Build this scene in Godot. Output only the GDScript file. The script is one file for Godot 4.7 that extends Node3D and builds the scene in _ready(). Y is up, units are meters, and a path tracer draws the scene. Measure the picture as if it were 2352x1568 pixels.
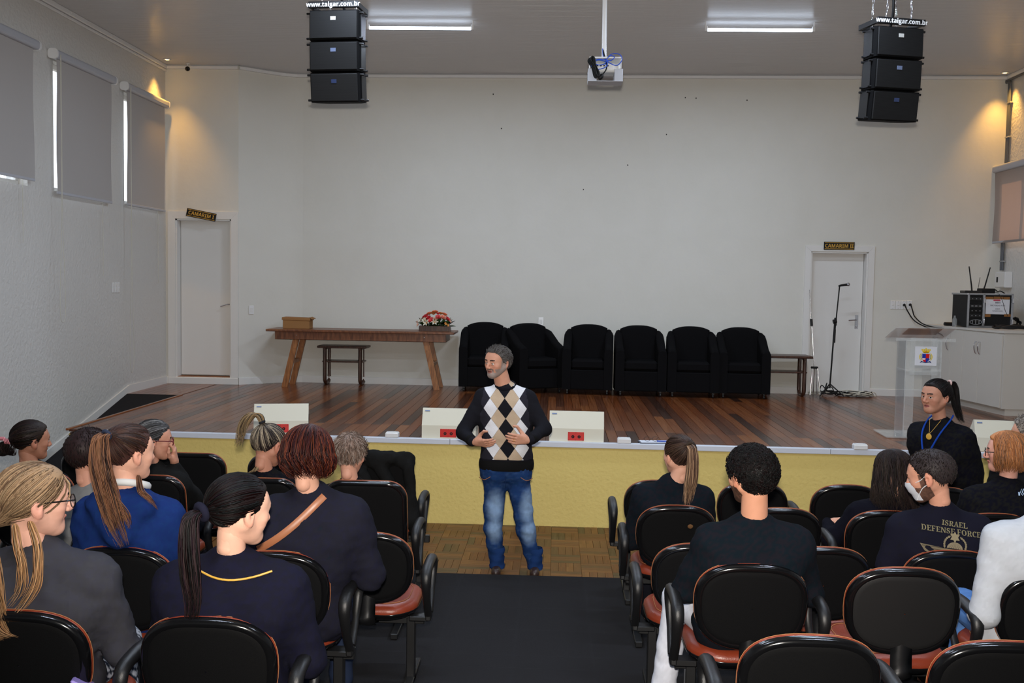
extends Node3D
# A meeting hall seen from the raised seating: stage, speaker, audience.

# ---------------------------------------------------------------- mesh builder
class MB:
	var v := PackedVector3Array()
	var n := PackedVector3Array()
	var c := PackedColorArray()
	var u := PackedVector2Array()
	var ix := PackedInt32Array()
	var col := Color.WHITE

	func add(p: Vector3, nn: Vector3, uv := Vector2.ZERO) -> int:
		v.push_back(p); n.push_back(nn); c.push_back(col); u.push_back(uv)
		return v.size() - 1

	func face(a: Vector3, b: Vector3, cc: Vector3, d: Vector3) -> void:
		# corners counter-clockwise seen from outside
		var nn := (b - a).cross(cc - a)
		if nn.length_squared() < 1e-16:
			nn = (cc - a).cross(d - a)
		nn = nn.normalized()
		var i := add(a, nn, Vector2(0, 0)); add(b, nn, Vector2(1, 0)); add(cc, nn, Vector2(1, 1)); add(d, nn, Vector2(0, 1))
		ix.append_array([i, i + 2, i + 1, i, i + 3, i + 2])

	func tri(a: Vector3, b: Vector3, cc: Vector3) -> void:
		var nn := (b - a).cross(cc - a).normalized()
		var i := add(a, nn); add(b, nn); add(cc, nn)
		ix.append_array([i, i + 2, i + 1])

	func box(ctr: Vector3, s: Vector3, bev := 0.0, bs := Basis.IDENTITY) -> void:
		var h := s * 0.5
		bev = minf(bev, minf(h.x, minf(h.y, h.z)) * 0.9)
		var e := [Vector3(h.x - bev, h.y - bev, h.z), Vector3(h.x - bev, h.y, h.z - bev), Vector3(h.x, h.y - bev, h.z - bev)]
		var P := func(k: int, sx: float, sy: float, sz: float) -> Vector3:
			return ctr + bs * (e[k] * Vector3(sx, sy, sz))
		for s1: float in [1.0, -1.0]:
			# faces z, y, x
			_f4([P.call(0, -1, -1, s1), P.call(0, 1, -1, s1), P.call(0, 1, 1, s1), P.call(0, -1, 1, s1)], s1 < 0)
			_f4([P.call(1, -1, s1, 1), P.call(1, 1, s1, 1), P.call(1, 1, s1, -1), P.call(1, -1, s1, -1)], s1 < 0)
			_f4([P.call(2, s1, -1, 1), P.call(2, s1, -1, -1), P.call(2, s1, 1, -1), P.call(2, s1, 1, 1)], s1 < 0)
		if bev <= 0.0:
			return
		for a: float in [1.0, -1.0]:
			for b: float in [1.0, -1.0]:
				_f4([P.call(0, -1, a, b), P.call(0, 1, a, b), P.call(1, 1, a, b), P.call(1, -1, a, b)], a * b < 0)
				_f4([P.call(0, a, 1, b), P.call(0, a, -1, b), P.call(2, a, -1, b), P.call(2, a, 1, b)], a * b < 0)
				_f4([P.call(1, a, b, -1), P.call(1, a, b, 1), P.call(2, a, b, 1), P.call(2, a, b, -1)], a * b < 0)
				for d: float in [1.0, -1.0]:
					if a * b * d > 0:
						tri(P.call(0, a, b, d), P.call(2, a, b, d), P.call(1, a, b, d))
					else:
						tri(P.call(0, a, b, d), P.call(1, a, b, d), P.call(2, a, b, d))

	func _f4(q: Array, flip: bool) -> void:
		if flip:
			face(q[3], q[2], q[1], q[0])
		else:
			face(q[0], q[1], q[2], q[3])

	# rings of equal size joined into a smooth skin
	func skin(rings: Array, closed := true, cap0 := false, cap1 := false) -> void:
		var base := v.size()
		var m: int = rings[0].size()
		var i0 := ix.size()
		for k in rings.size():
			for j in m:
				add(rings[k][j], Vector3.ZERO, Vector2(float(j) / m, float(k) / maxi(1, rings.size() - 1)))
		var w := m if closed else m - 1
		for k in rings.size() - 1:
			for j in w:
				var a := base + k * m + j
				var b := base + k * m + (j + 1) % m
				ix.append_array([a, b + m, b, a, a + m, b + m])
		for i in range(i0, ix.size(), 3):
			var p := ix[i]; var q := ix[i + 1]; var r := ix[i + 2]
			var nn := (v[r] - v[p]).cross(v[q] - v[p])
			n[p] += nn; n[q] += nn; n[r] += nn
		for i in range(base, v.size()):
			n[i] = n[i].normalized() if n[i].length_squared() > 1e-20 else Vector3.UP
		for e in 2:
			if (e == 0 and cap0) or (e == 1 and cap1):
				var ring = rings[0] if e == 0 else rings[rings.size() - 1]
				var ctr := Vector3.ZERO
				for q2: Vector3 in ring:
					ctr += q2
				ctr /= m
				for j in m:
					if e == 1:
						tri(ctr, ring[j], ring[(j + 1) % m])
					else:
						tri(ctr, ring[(j + 1) % m], ring[j])

	# a tube along points; r a number or one radius for each point; squash flattens across "side"
	func tube(pts: Array, r, sides := 8, caps := true, side := Vector3.ZERO, squash := 1.0) -> void:
		var rings := []
		var m := pts.size()
		var up := side
		for i in m:
			var t: Vector3 = (pts[mini(i + 1, m - 1)] - pts[maxi(i - 1, 0)]).normalized()
			if up == Vector3.ZERO:
				up = Vector3.UP if absf(t.y) < 0.9 else Vector3.RIGHT
			var a := (up - t * up.dot(t))
			a = a.normalized() if a.length() > 1e-4 else t.cross(Vector3.FORWARD).normalized()
			if side == Vector3.ZERO:
				up = a
			var b := t.cross(a)
			var rr: float = r[i] if r is Array or r is PackedFloat32Array else r
			var ring := PackedVector3Array()
			for j in sides:
				var w := TAU * j / sides
				ring.push_back(pts[i] + (a * (cos(w) * squash) + b * sin(w)) * rr)
			rings.push_back(ring)
		skin(rings, true, caps, caps)

	# profile of (radius, height) turned about the axis of xf
	func lathe(prof: Array, sides := 24, xf := Transform3D.IDENTITY) -> void:
		var rings := []
		for q: Vector2 in prof:
			var ring := PackedVector3Array()
			for j in sides:
				var w := -TAU * j / sides
				ring.push_back(xf * Vector3(cos(w) * q.x, q.y, sin(w) * q.x))
			rings.push_back(ring)
		skin(rings)

	func ball(ctr: Vector3, rad: Vector3, seg := 12, bs := Basis.IDENTITY) -> void:
		var pr := []
		for i in seg / 2 + 1:
			var w := -PI / 2 + PI * i / (seg / 2)
			pr.push_back(Vector2(maxf(cos(w), 0.001), sin(w)))
		lathe(pr, seg, Transform3D(bs * Basis.from_scale(rad), ctr))

	# a flat outline (counter-clockwise, about the origin in xy) drawn in and raised ring by ring: prof of (inset, z); bend lifts z by bend * x * x
	func plate(o: PackedVector2Array, prof: Array, xf := Transform3D.IDENTITY, bend := 0.0, bendy := 0.0, fill := true) -> void:
		var rings := []
		var pr := prof.duplicate()
		if fill:
			var last: Vector2 = pr[pr.size() - 1]
			for k in [0.66, 0.33, 0.02]:
				pr.push_back(Vector2(-k, last.y))
		for q: Vector2 in pr:
			var ring := PackedVector3Array()
			for p in o:
				var s := (1.0 - q.x / p.length()) if q.x >= 0.0 else 0.0
				var p2 := p * s
				if q.x < 0.0:
					var last2: Vector2 = prof[prof.size() - 1]
					p2 = p * (1.0 - last2.x / p.length()) * (-q.x)
				ring.push_back(xf * Vector3(p2.x, p2.y, q.y + bend * p2.x * p2.x + bendy * p2.y * p2.y))
			rings.push_back(ring)
		skin(rings)

	# straight extrusion of a convex or simple outline along z
	func prism(o: PackedVector2Array, z0: float, z1: float, xf := Transform3D.IDENTITY) -> void:
		var m := o.size()
		for j in m:
			var a := o[j]; var b := o[(j + 1) % m]
			face(xf * Vector3(a.x, a.y, z0), xf * Vector3(b.x, b.y, z0), xf * Vector3(b.x, b.y, z1), xf * Vector3(a.x, a.y, z1))
		var t := Geometry2D.triangulate_polygon(o)
		for i in range(0, t.size(), 3):
			var p := o[t[i]]; var q := o[t[i + 1]]; var r := o[t[i + 2]]
			if (q - p).cross(r - p) < 0:
				var s := q; q = r; r = s
			tri(xf * Vector3(p.x, p.y, z1), xf * Vector3(q.x, q.y, z1), xf * Vector3(r.x, r.y, z1))
			tri(xf * Vector3(p.x, p.y, z0), xf * Vector3(r.x, r.y, z0), xf * Vector3(q.x, q.y, z0))

	# triangles with a corner marked plain (uv.x < 0) get corners of their own, all plain
	func part_plain(plain: Vector2) -> void:
		for i in range(0, ix.size(), 3):
			var k := 0
			for j in 3:
				if u[ix[i + j]].x < 0.0:
					k += 1
			if k == 0 or k == 3:
				continue
			for j in 3:
				var o := ix[i + j]
				if u[o].x >= 0.0:
					v.push_back(v[o]); n.push_back(n[o]); c.push_back(c[o]); u.push_back(plain)
					ix[i + j] = v.size() - 1
		for i in u.size():
			if u[i].x < 0.0:
				u[i] = plain

	func mesh() -> ArrayMesh:
		var a := []
		a.resize(Mesh.ARRAY_MAX)
		a[Mesh.ARRAY_VERTEX] = v; a[Mesh.ARRAY_NORMAL] = n; a[Mesh.ARRAY_COLOR] = c; a[Mesh.ARRAY_TEX_UV] = u; a[Mesh.ARRAY_INDEX] = ix
		var m := ArrayMesh.new()
		m.add_surface_from_arrays(Mesh.PRIMITIVE_TRIANGLES, a)
		return m

# ---------------------------------------------------------------- soft bodies: rounded bones joined smoothly and meshed on a grid
class SDF:
	var pr := []          # [a, ba, inv, ra, dr, k, grp, sub]
	var lo := Vector3(1e9, 1e9, 1e9)
	var hi := Vector3(-1e9, -1e9, -1e9)

	func bone(a: Vector3, b: Vector3, ra: float, rb: float, k := 0.04, grp := 0, sub := false) -> void:
		var ba := b - a
		pr.push_back([a, ba, 1.0 / maxf(ba.length_squared(), 1e-9), ra, rb - ra, k, grp, sub])
		if not sub:
			var m := maxf(ra, rb) + 0.02
			var mv := Vector3(m, m, m)
			lo = lo.min(a.min(b) - mv); hi = hi.max(a.max(b) + mv)

	func ell(a: Vector3, rad: Vector3, k := 0.02, grp := 0) -> void:
		pr.push_back([a, rad, -1.0, minf(rad.x, minf(rad.y, rad.z)), 0.0, k, grp, false])
		lo = lo.min(a - rad * 1.2); hi = hi.max(a + rad * 1.2)

	func d1(q: Array, p: Vector3) -> float:
		var pa: Vector3 = p - q[0]
		var inv: float = q[2]
		if inv < 0.0:
			var rad: Vector3 = q[1]
			return ((pa / rad).length() - 1.0) * q[3]
		var ba: Vector3 = q[1]
		var h := clampf(pa.dot(ba) * inv, 0.0, 1.0)
		return (pa - ba * h).length() - q[3] - q[4] * h

	func val(p: Vector3, act: Array) -> float:
		var d := 1e3
		for q: Array in act:
			var pa: Vector3 = p - q[0]
			var e: float
			var inv: float = q[2]
			if inv < 0.0:
				var rad: Vector3 = q[1]
				e = ((pa / rad).length() - 1.0) * q[3]
			else:
				var ba: Vector3 = q[1]
				var h := clampf(pa.dot(ba) * inv, 0.0, 1.0)
				e = (pa - ba * h).length() - q[3] - q[4] * h
			var k: float = q[5]
			if q[7]:
				e = -e
				var w := maxf(k - absf(d - e), 0.0) / k
				d = maxf(d, e) + w * w * k * 0.25
			else:
				var w2 := maxf(k - absf(d - e), 0.0) / k
				d = minf(d, e) - w2 * w2 * k * 0.25
		return d

	func near(p: Vector3, grps: Array) -> int:
		var best := 1e9
		var g := 0
		for q: Array in pr:
			if q[7]:
				continue
			var d := d1(q, p)
			if d < best:
				best = d; g = q[6]
		return g

	# adds the skin of the field to mb; xf moves it; paint(p, n) gives the colour, uvof(p, n) the uv
	func net(mb: MB, cs: float, xf := Transform3D.IDENTITY, paint = null, uvof = null, bump = null) -> void:
		var N := 6
		var nb := Vector3i(((hi - lo) / (cs * N)).ceil()) + Vector3i.ONE
		var gx := nb.x * N + 1
		var gy := nb.y * N + 1
		var gz := nb.z * N + 1
		var sy := gx
		var sz := gx * gy
		var g := PackedFloat32Array()
		g.resize(gx * gy * gz)
		g.fill(1.0)
		var id := PackedInt32Array()
		id.resize(gx * gy * gz)
		id.fill(-1)
		var half := cs * N * 0.5
		var diag := half * 1.7321
		var blocks := []
		for bz in nb.z:
			for by in nb.y:
				for bx in nb.x:
					var ctr := lo + Vector3(bx, by, bz) * (cs * N) + Vector3(half, half, half)
					var ds := []
					var best := 1e3
					var cut := 1e3
					var kk := 0.0
					for q: Array in pr:
						var e := d1(q, ctr)
						ds.push_back(e)
						if q[7]:
							cut = minf(cut, e)
						elif e < best:
							best = e
						if q[5] > kk and e < diag * 2.0:
							kk = q[5]
					if best > diag * 1.12 + kk * 0.4 + 0.002 or (best < -diag * 1.1 and cut > diag * 1.5):
						continue
					var act := []
					for i in pr.size():
						if ds[i] < best + 2.2 * diag + pr[i][5]:
							act.push_back(pr[i])
					blocks.push_back(Vector3i(bx, by, bz) * N)
					for k in N + 1:
						for j in N + 1:
							var row := (bz * N + k) * sz + (by * N + j) * sy + bx * N
							var p := lo + Vector3(bx * N, by * N + j, bz * N + k) * cs
							for i in N + 1:
								g[row + i] = val(p, act)
								p.x += cs
		var base := mb.v.size()
		var cnt := base
		var keep := mb.col
		for b: Vector3i in blocks:
			for k in N:
				for j in N:
					var row := (b.z + k) * sz + (b.y + j) * sy + b.x
					for i in N:
						var o := row + i
						var a0 := g[o]; var a1 := g[o + 1]; var a2 := g[o + sy]; var a3 := g[o + sy + 1]
						var a4 := g[o + sz]; var a5 := g[o + sz + 1]; var a6 := g[o + sz + sy]; var a7 := g[o + sz + sy + 1]
						var mn := minf(minf(minf(a0, a1), minf(a2, a3)), minf(minf(a4, a5), minf(a6, a7)))
						if mn >= 0.0:
							continue
						var mx := maxf(maxf(maxf(a0, a1), maxf(a2, a3)), maxf(maxf(a4, a5), maxf(a6, a7)))
						if mx < 0.0:
							continue
						var gr := Vector3(a1 + a3 + a5 + a7 - a0 - a2 - a4 - a6, a2 + a3 + a6 + a7 - a0 - a1 - a4 - a5, a4 + a5 + a6 + a7 - a0 - a1 - a2 - a3) / (4.0 * cs)
						var l2 := maxf(gr.length_squared(), 1e-6)
						var dv := (a0 + a1 + a2 + a3 + a4 + a5 + a6 + a7) * 0.125
						var off := (-gr * (dv / l2)).clamp(Vector3(-cs, -cs, -cs) * 0.6, Vector3(cs, cs, cs) * 0.6)
						var p2 := lo + Vector3(b.x + i + 0.5, b.y + j + 0.5, b.z + k + 0.5) * cs + off
						var nn := gr / sqrt(l2)
						if bump != null:
							p2 += nn * bump.call(p2, nn)
						id[o] = cnt
						cnt += 1
						if paint != null:
							mb.col = paint.call(p2, nn)
						mb.add(xf * p2, xf.basis * nn, uvof.call(p2, nn) if uvof != null else Vector2.ZERO)
		mb.col = keep
		var i0 := mb.ix.size()
		for b: Vector3i in blocks:
			for k in N:
				for j in N:
					var row := (b.z + k) * sz + (b.y + j) * sy + b.x
					for i in N:
						var o := row + i
						if id[o] < 0:
							continue
						var s0 := g[o] < 0.0
						if b.y + j > 0 and b.z + k > 0 and s0 != (g[o + 1] < 0.0):
							_q(mb, id[o], id[o - sy], id[o - sy - sz], id[o - sz], s0)
						if b.x + i > 0 and b.z + k > 0 and s0 != (g[o + sy] < 0.0):
							_q(mb, id[o], id[o - sz], id[o - sz - 1], id[o - 1], s0)
						if b.x + i > 0 and b.y + j > 0 and s0 != (g[o + sz] < 0.0):
							_q(mb, id[o], id[o - 1], id[o - 1 - sy], id[o - sy], s0)
		if bump != null:
			for i in range(base, mb.v.size()):
				mb.n[i] = Vector3.ZERO
			for i in range(i0, mb.ix.size(), 3):
				var p := mb.ix[i]; var q := mb.ix[i + 1]; var r := mb.ix[i + 2]
				var nn := (mb.v[r] - mb.v[p]).cross(mb.v[q] - mb.v[p])
				mb.n[p] += nn; mb.n[q] += nn; mb.n[r] += nn
			for i in range(base, mb.v.size()):
				mb.n[i] = mb.n[i].normalized() if mb.n[i].length_squared() > 1e-20 else Vector3.UP

	func _q(mb: MB, a: int, b: int, c: int, d: int, flip: bool) -> void:
		if a < 0 or b < 0 or c < 0 or d < 0:
			return
		if flip:
			mb.ix.append_array([a, c, b, a, d, c])
		else:
			mb.ix.append_array([a, b, c, a, c, d])

# ---------------------------------------------------------------- nodes
var names := {}
var M := {}
var rng := RandomNumberGenerator.new()

func numbered(s: String) -> String:
	if not names.has(s):
		names[s] = 0
		return s
	names[s] += 1
	return "%s_%03d" % [s, names[s]]

func meta(o: Node, label: String, cat: String, group := "") -> void:
	o.set_meta("label", label); o.set_meta("category", cat)
	if group != "":
		o.set_meta("group", group)

func thing(called: String, label: String, cat: String, at := Vector3.ZERO, turn := 0.0, group := "") -> Node3D:
	var o := Node3D.new()
	o.name = numbered(called)
	add_child(o)
	o.position = at
	o.rotation.y = turn
	meta(o, label, cat, group)
	return o

func put(called: String, mb, m: Material, parent: Node, at := Vector3.ZERO) -> MeshInstance3D:
	var o := MeshInstance3D.new()
	o.mesh = mb.mesh() if mb is MB else mb
	o.material_override = m
	if parent == self:
		o.name = numbered(called)
		add_child(o)
	else:
		o.name = called
		parent.add_child(o, true)
	o.position = at
	return o

func single(called: String, mb, m: Material, label: String, cat: String, at := Vector3.ZERO, group := "") -> MeshInstance3D:
	var o := put(called, mb, m, self, at)
	meta(o, label, cat, group)
	return o

func setting(called: String, mb, m: Material, label := "", cat := "") -> MeshInstance3D:
	var o := put(called, mb, m, self)
	o.set_meta("kind", "structure")
	if label != "":
		meta(o, label, cat)
	return o

func copy(o: Node3D, label: String) -> Node3D:
	var c: Node3D = o.duplicate()
	c.name = numbered(String(o.name).rstrip("_0123456789"))
	add_child(c)
	c.set_meta("label", label)
	return c

func bx(s: Vector3, bev := 0.0, ctr := Vector3.ZERO, bs := Basis.IDENTITY) -> MB:
	var m := MB.new()
	m.box(ctr, s, bev, bs)
	return m

func tb(pts: Array, r, sides := 8) -> MB:
	var m := MB.new()
	m.tube(pts, r, sides)
	return m

func smooth(pts: Array, per := 6) -> Array:
	var out := []
	for i in pts.size() - 1:
		var a: Vector3 = pts[maxi(i - 1, 0)]; var b: Vector3 = pts[i]; var c: Vector3 = pts[i + 1]; var d: Vector3 = pts[mini(i + 2, pts.size() - 1)]
		for k in per:
			out.push_back(b.cubic_interpolate(c, a, d, float(k) / per))
	out.push_back(pts[pts.size() - 1])
	return out

func rounded(w: float, h: float, r: float, seg := 6) -> PackedVector2Array:
	var o := PackedVector2Array()
	var q := [Vector2(w / 2 - r, h / 2 - r), Vector2(-w / 2 + r, h / 2 - r), Vector2(-w / 2 + r, -h / 2 + r), Vector2(w / 2 - r, -h / 2 + r)]
	for k in 4:
		for i in seg + 1:
			var a := PI / 2 * k + PI / 2 * i / seg
			o.push_back(q[k] + Vector2(cos(a), sin(a)) * r)
	return o

func lettering(txt: String, size: float, depth: float, bold := true) -> TextMesh:
	var f := SystemFont.new()
	f.font_names = PackedStringArray(["Droid Sans"])
	f.font_weight = 700 if bold else 400
	var t := TextMesh.new()
	t.text = txt; t.font = f; t.font_size = 64; t.pixel_size = size / 64.0; t.depth = depth; t.curve_step = 1.5
	return t

# ---------------------------------------------------------------- materials
func mat(col: Color, rough := 0.8, spec := 0.5, metal := 0.0) -> StandardMaterial3D:
	var m := StandardMaterial3D.new()
	m.albedo_color = col; m.roughness = rough; m.metallic = metal; m.metallic_specular = spec
	return m

func noise_tex(freq: float, ramp: Array, size := 512, oct := 4, sd := 1, asnormal := false, bump := 6.0, sx := 1.0) -> NoiseTexture2D:
	var f := FastNoiseLite.new()
	f.seed = sd; f.frequency = freq; f.fractal_octaves = oct; f.noise_type = FastNoiseLite.TYPE_SIMPLEX_SMOOTH
	var t := NoiseTexture2D.new()
	t.width = size; t.height = size; t.seamless = true; t.noise = f
	if asnormal:
		t.as_normal_map = true; t.bump_strength = bump
	elif ramp.size() > 0:
		var g := Gradient.new()
		g.offsets = PackedFloat32Array(ramp[0]); g.colors = PackedColorArray(ramp[1])
		t.color_ramp = g
	return t

func wood_image(base: Color, dark: Color, light: Color, sd: int, w := 256, h := 512) -> ImageTexture:
	# grain runs along v
	var f := FastNoiseLite.new(); f.seed = sd; f.frequency = 0.02; f.fractal_octaves = 4
	var f2 := FastNoiseLite.new(); f2.seed = sd + 7; f2.frequency = 0.09
	var im := Image.create(w, h, false, Image.FORMAT_RGB8)
	for y in h:
		for x in w:
			var a := f.get_noise_2d(x * 3.0, y * 0.22)
			var b := f2.get_noise_2d(x * 2.4, y * 0.10)
			var t := clampf(0.5 + a * 0.8 + b * 0.35, 0.0, 1.0)
			im.set_pixel(x, y, dark.lerp(base, t * 2.0) if t < 0.5 else base.lerp(light, t * 2.0 - 1.0))
	return ImageTexture.create_from_image(im)

func tri_map(m: StandardMaterial3D, s: float, world := false) -> StandardMaterial3D:
	m.uv1_triplanar = true
	m.uv1_world_triplanar = world
	m.uv1_scale = Vector3(s, s, s)
	return m

func vc(rough := 0.8, spec := 0.4) -> StandardMaterial3D:
	var m := mat(Color.WHITE, rough, spec)
	m.vertex_color_use_as_albedo = true
	return m

func lin(r: float, g: float, b: float) -> Color:      # sRGB value (0..1) as a vertex colour
	return Color(r, g, b).srgb_to_linear()

const ST := 0.781      # stage height
const CE := 5.07       # ceiling height
const XL := -5.30
const XR := 5.935
const FRONT := 9.12    # stage front

func slope(z: float) -> float:       # height of the carpeted floor at depth z in front of the photographer
	return 0.05 + (7.36 - z) * 0.024 if z > 4.5 else 0.235

func zback(x: float) -> float:       # face of the back wall
	return -13.93 + (x + 3.75) * 0.0226

func _ready() -> void:
	rng.seed = 11
	# ------------------------------------------------ camera, sky, light, exposure
	var cam := Camera3D.new()
	cam.name = "camera"
	add_child(cam)
	var ry := Basis(Vector3.UP, 0.043)
	cam.transform = Transform3D(Basis(Vector3(0.99889918, 0.01642844, -0.04393779), Vector3(-0.01898141, 0.99811672, -0.05833284), Vector3(0.04289673, 0.05910263, 0.99732981)), Vector3(0, 2.2374, 0))
	cam.fov = rad_to_deg(2.0 * atan(784.0 / 2300.0))
	cam.near = 0.05
	cam.current = true
	var we := WorldEnvironment.new()
	we.name = "world"
	var env := Environment.new()
	var sm := ProceduralSkyMaterial.new()
	sm.sky_top_color = Color(0.80, 0.86, 0.93); sm.sky_horizon_color = Color(0.90, 0.92, 0.94)
	sm.ground_horizon_color = Color(0.62, 0.60, 0.58); sm.ground_bottom_color = Color(0.45, 0.44, 0.42)
	sm.energy_multiplier = 4.2
	var sky := Sky.new()
	sky.sky_material = sm
	env.background_mode = Environment.BG_SKY
	env.sky = sky
	env.tonemap_mode = Environment.TONE_MAPPER_LINEAR
	env.tonemap_exposure = 1.0
	env.sdfgi_enabled = true; env.ssao_enabled = true; env.ssil_enabled = true
	we.environment = env
	add_child(we)
	# low sun behind the far window on the right (its blind glows warm)
	var sun := DirectionalLight3D.new()
	sun.name = "sun"
	sun.light_color = Color(1.0, 0.80, 0.60); sun.light_energy = 2.6; sun.light_angular_distance = 0.6; sun.shadow_enabled = true
	add_child(sun)
	sun.look_at_from_position(Vector3(12, 6.5, -17), Vector3(5.9, 3.4, -13.2))
	# the flash on top of the photographer's camera
	var fl := SpotLight3D.new()
	fl.name = "camera_flash"
	fl.light_color = Color(1.0, 0.97, 0.93); fl.light_energy = FLASH; fl.light_size = 0.035
	fl.spot_range = 40.0; fl.spot_attenuation = 2.0; fl.spot_angle = 54.0; fl.spot_angle_attenuation = 1.6; fl.shadow_enabled = true
	add_child(fl)
	fl.look_at_from_position(Vector3(0.0, 2.37, 0.03), Vector3(0.5, 3.5, -12.0))
	materials()
	print("structure ", Time.get_ticks_msec())
	room()
	stage()
	seating_floor()
	lamps()
	wall_fittings()
	print("stage things ", Time.get_ticks_msec())
	stage_things()
	hanging()
	print("chairs ", Time.get_ticks_msec())
	chairs()
	print("people ", Time.get_ticks_msec())
	people()
	print("done ", Time.get_ticks_msec())

const FLASH := 32.5

func materials() -> void:
	var plaster := noise_tex(0.035, [], 512, 4, 3, true, 2.0)
	var rough_plaster := noise_tex(0.05, [], 512, 5, 5, true, 7.0)
	var blot := noise_tex(0.006, [[0.0, 1.0], [Color(0.985, 0.985, 0.98), Color(1, 1, 1)]], 512, 4, 9)
	M.wall = tri_map(mat(Color(0.845, 0.838, 0.808), 0.75, 0.35), 0.5)
	M.wall.normal_enabled = true; M.wall.normal_texture = plaster; M.wall.normal_scale = 0.12
	M.wall.albedo_texture = blot
	M.wall_side = tri_map(mat(Color(0.81, 0.803, 0.785), 0.45, 0.45), 0.7)
	M.wall_side.normal_enabled = true; M.wall_side.normal_texture = rough_plaster; M.wall_side.normal_scale = 0.22
	M.trim = mat(Color(0.86, 0.855, 0.84), 0.5, 0.5)
	M.white_gloss = mat(Color(0.88, 0.88, 0.88), 0.3, 0.5)
	M.pvc = mat(Color(0.765, 0.76, 0.76), 0.28, 0.5)
	M.alu = mat(Color(0.80, 0.82, 0.86), 0.35, 0.5)
	M.yellow = tri_map(mat(Color(0.86, 0.775, 0.47), 0.6, 0.4), 0.8)
	M.yellow.albedo_texture = noise_tex(0.03, [[0.0, 0.16, 0.24, 1.0], [Color(0.84, 0.82, 0.76), Color(0.96, 0.955, 0.94), Color(0.985, 0.985, 0.98), Color(1, 1, 1)]], 1024, 5, 21)
	M.yellow.normal_enabled = true; M.yellow.normal_texture = rough_plaster; M.yellow.normal_scale = 0.12
	M.carpet = tri_map(mat(Color(1, 1, 1), 0.95, 0.15), 2.2)
	M.carpet.albedo_texture = noise_tex(0.25, [[0.0, 0.5, 0.93, 1.0], [Color(0.12, 0.118, 0.124), Color(0.178, 0.176, 0.184), Color(0.235, 0.232, 0.238), Color(0.42, 0.41, 0.40)]], 1024, 3, 31)
	M.carpet.normal_enabled = true; M.carpet.normal_texture = noise_tex(0.3, [], 512, 2, 33, true, 8.0); M.carpet.normal_scale = 0.7
	M.planks = []
	var tones := [[0.42, 0.225, 0.115], [0.48, 0.265, 0.13], [0.38, 0.205, 0.115], [0.31, 0.165, 0.095], [0.53, 0.305, 0.15], [0.235, 0.14, 0.10], [0.45, 0.23, 0.10]]
	for i in tones.size():
		var q: Array = tones[i]
		var b := Color(q[0], q[1], q[2])
		var m := mat(Color.WHITE, 0.25, 0.4)
		m.albedo_texture = wood_image(b, b.darkened(0.22), b.lightened(0.09), 40 + i, 64, 256)
		m.clearcoat_enabled = true; m.clearcoat = 0.15; m.clearcoat_roughness = 0.2
		M.planks.push_back(m)
	M.parquet = []
	for q: Array in [[0.42, 0.25, 0.095], [0.36, 0.21, 0.085], [0.31, 0.195, 0.085], [0.38, 0.205, 0.075], [0.26, 0.185, 0.085]]:
		var b := Color(q[0], q[1], q[2])
		var m := mat(Color.WHITE, 0.38, 0.45)
		m.albedo_texture = wood_image(b, b.darkened(0.2), b.lightened(0.08), 60 + M.parquet.size(), 64, 128)
		M.parquet.push_back(m)
	M.table = mat(Color.WHITE, 0.35, 0.5)
	M.table.albedo_texture = wood_image(Color(0.44, 0.265, 0.165), Color(0.34, 0.19, 0.115), Color(0.52, 0.33, 0.21), 80)
	tri_map(M.table, 1.6)
	M.table_leg = tri_map(mat(Color.WHITE, 0.4, 0.5), 1.9)
	M.table_leg.albedo_texture = wood_image(Color(0.58, 0.37, 0.20), Color(0.46, 0.28, 0.15), Color(0.66, 0.44, 0.26), 83)
	M.dark_wood = tri_map(mat(Color.WHITE, 0.35, 0.5), 2.0)
	M.dark_wood.albedo_texture = wood_image(Color(0.27, 0.17, 0.125), Color(0.20, 0.12, 0.09), Color(0.34, 0.22, 0.16), 86)
	M.black = mat(Color(0.055, 0.055, 0.06), 0.55, 0.4)
	M.black_gloss = mat(Color(0.05, 0.05, 0.055), 0.16, 0.5)
	M.black_panel = tri_map(mat(Color(0.035, 0.035, 0.04), 0.75, 0.25), 9.0)
	M.grey_panel = mat(Color(0.10, 0.098, 0.10), 0.6, 0.35)
	M.black_panel.normal_enabled = true; M.black_panel.normal_texture = noise_tex(0.2, [], 256, 2, 91, true, 4.0); M.black_panel.normal_scale = 0.3
	M.arm = tri_map(mat(Color(0.085, 0.085, 0.09), 0.38, 0.5), 9.0)
	M.arm.normal_enabled = true; M.arm.normal_texture = M.black_panel.normal_texture; M.arm.normal_scale = 0.35
	M.steel_black = mat(Color(0.075, 0.075, 0.08), 0.45, 0.5)
	M.rust = tri_map(mat(Color(0.50, 0.20, 0.115), 0.38, 0.5), 6.0)
	M.rust.normal_enabled = true; M.rust.normal_texture = noise_tex(0.08, [], 256, 3, 95, true, 3.0); M.rust.normal_scale = 0.25
	M.stitch = mat(Color(0.62, 0.42, 0.28), 0.7, 0.3)
	M.sofa = tri_map(mat(Color(0.075, 0.073, 0.078), 0.95, 0.15), 14.0)
	M.sofa.normal_enabled = true; M.sofa.normal_texture = noise_tex(0.3, [], 256, 2, 97, true, 6.0); M.sofa.normal_scale = 0.5
	M.chrome = mat(Color(0.85, 0.85, 0.87), 0.14, 0.5, 1.0)
	M.brushed = mat(Color(0.72, 0.73, 0.75), 0.35, 0.5, 1.0)
	M.ivory = tri_map(mat(Color(0.86, 0.845, 0.775), 0.5, 0.4), 9.0)
	M.ivory.normal_enabled = true; M.ivory.normal_texture = M.black_panel.normal_texture; M.ivory.normal_scale = 0.25
	M.red = mat(Color(0.78, 0.09, 0.075), 0.4, 0.5)
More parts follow.
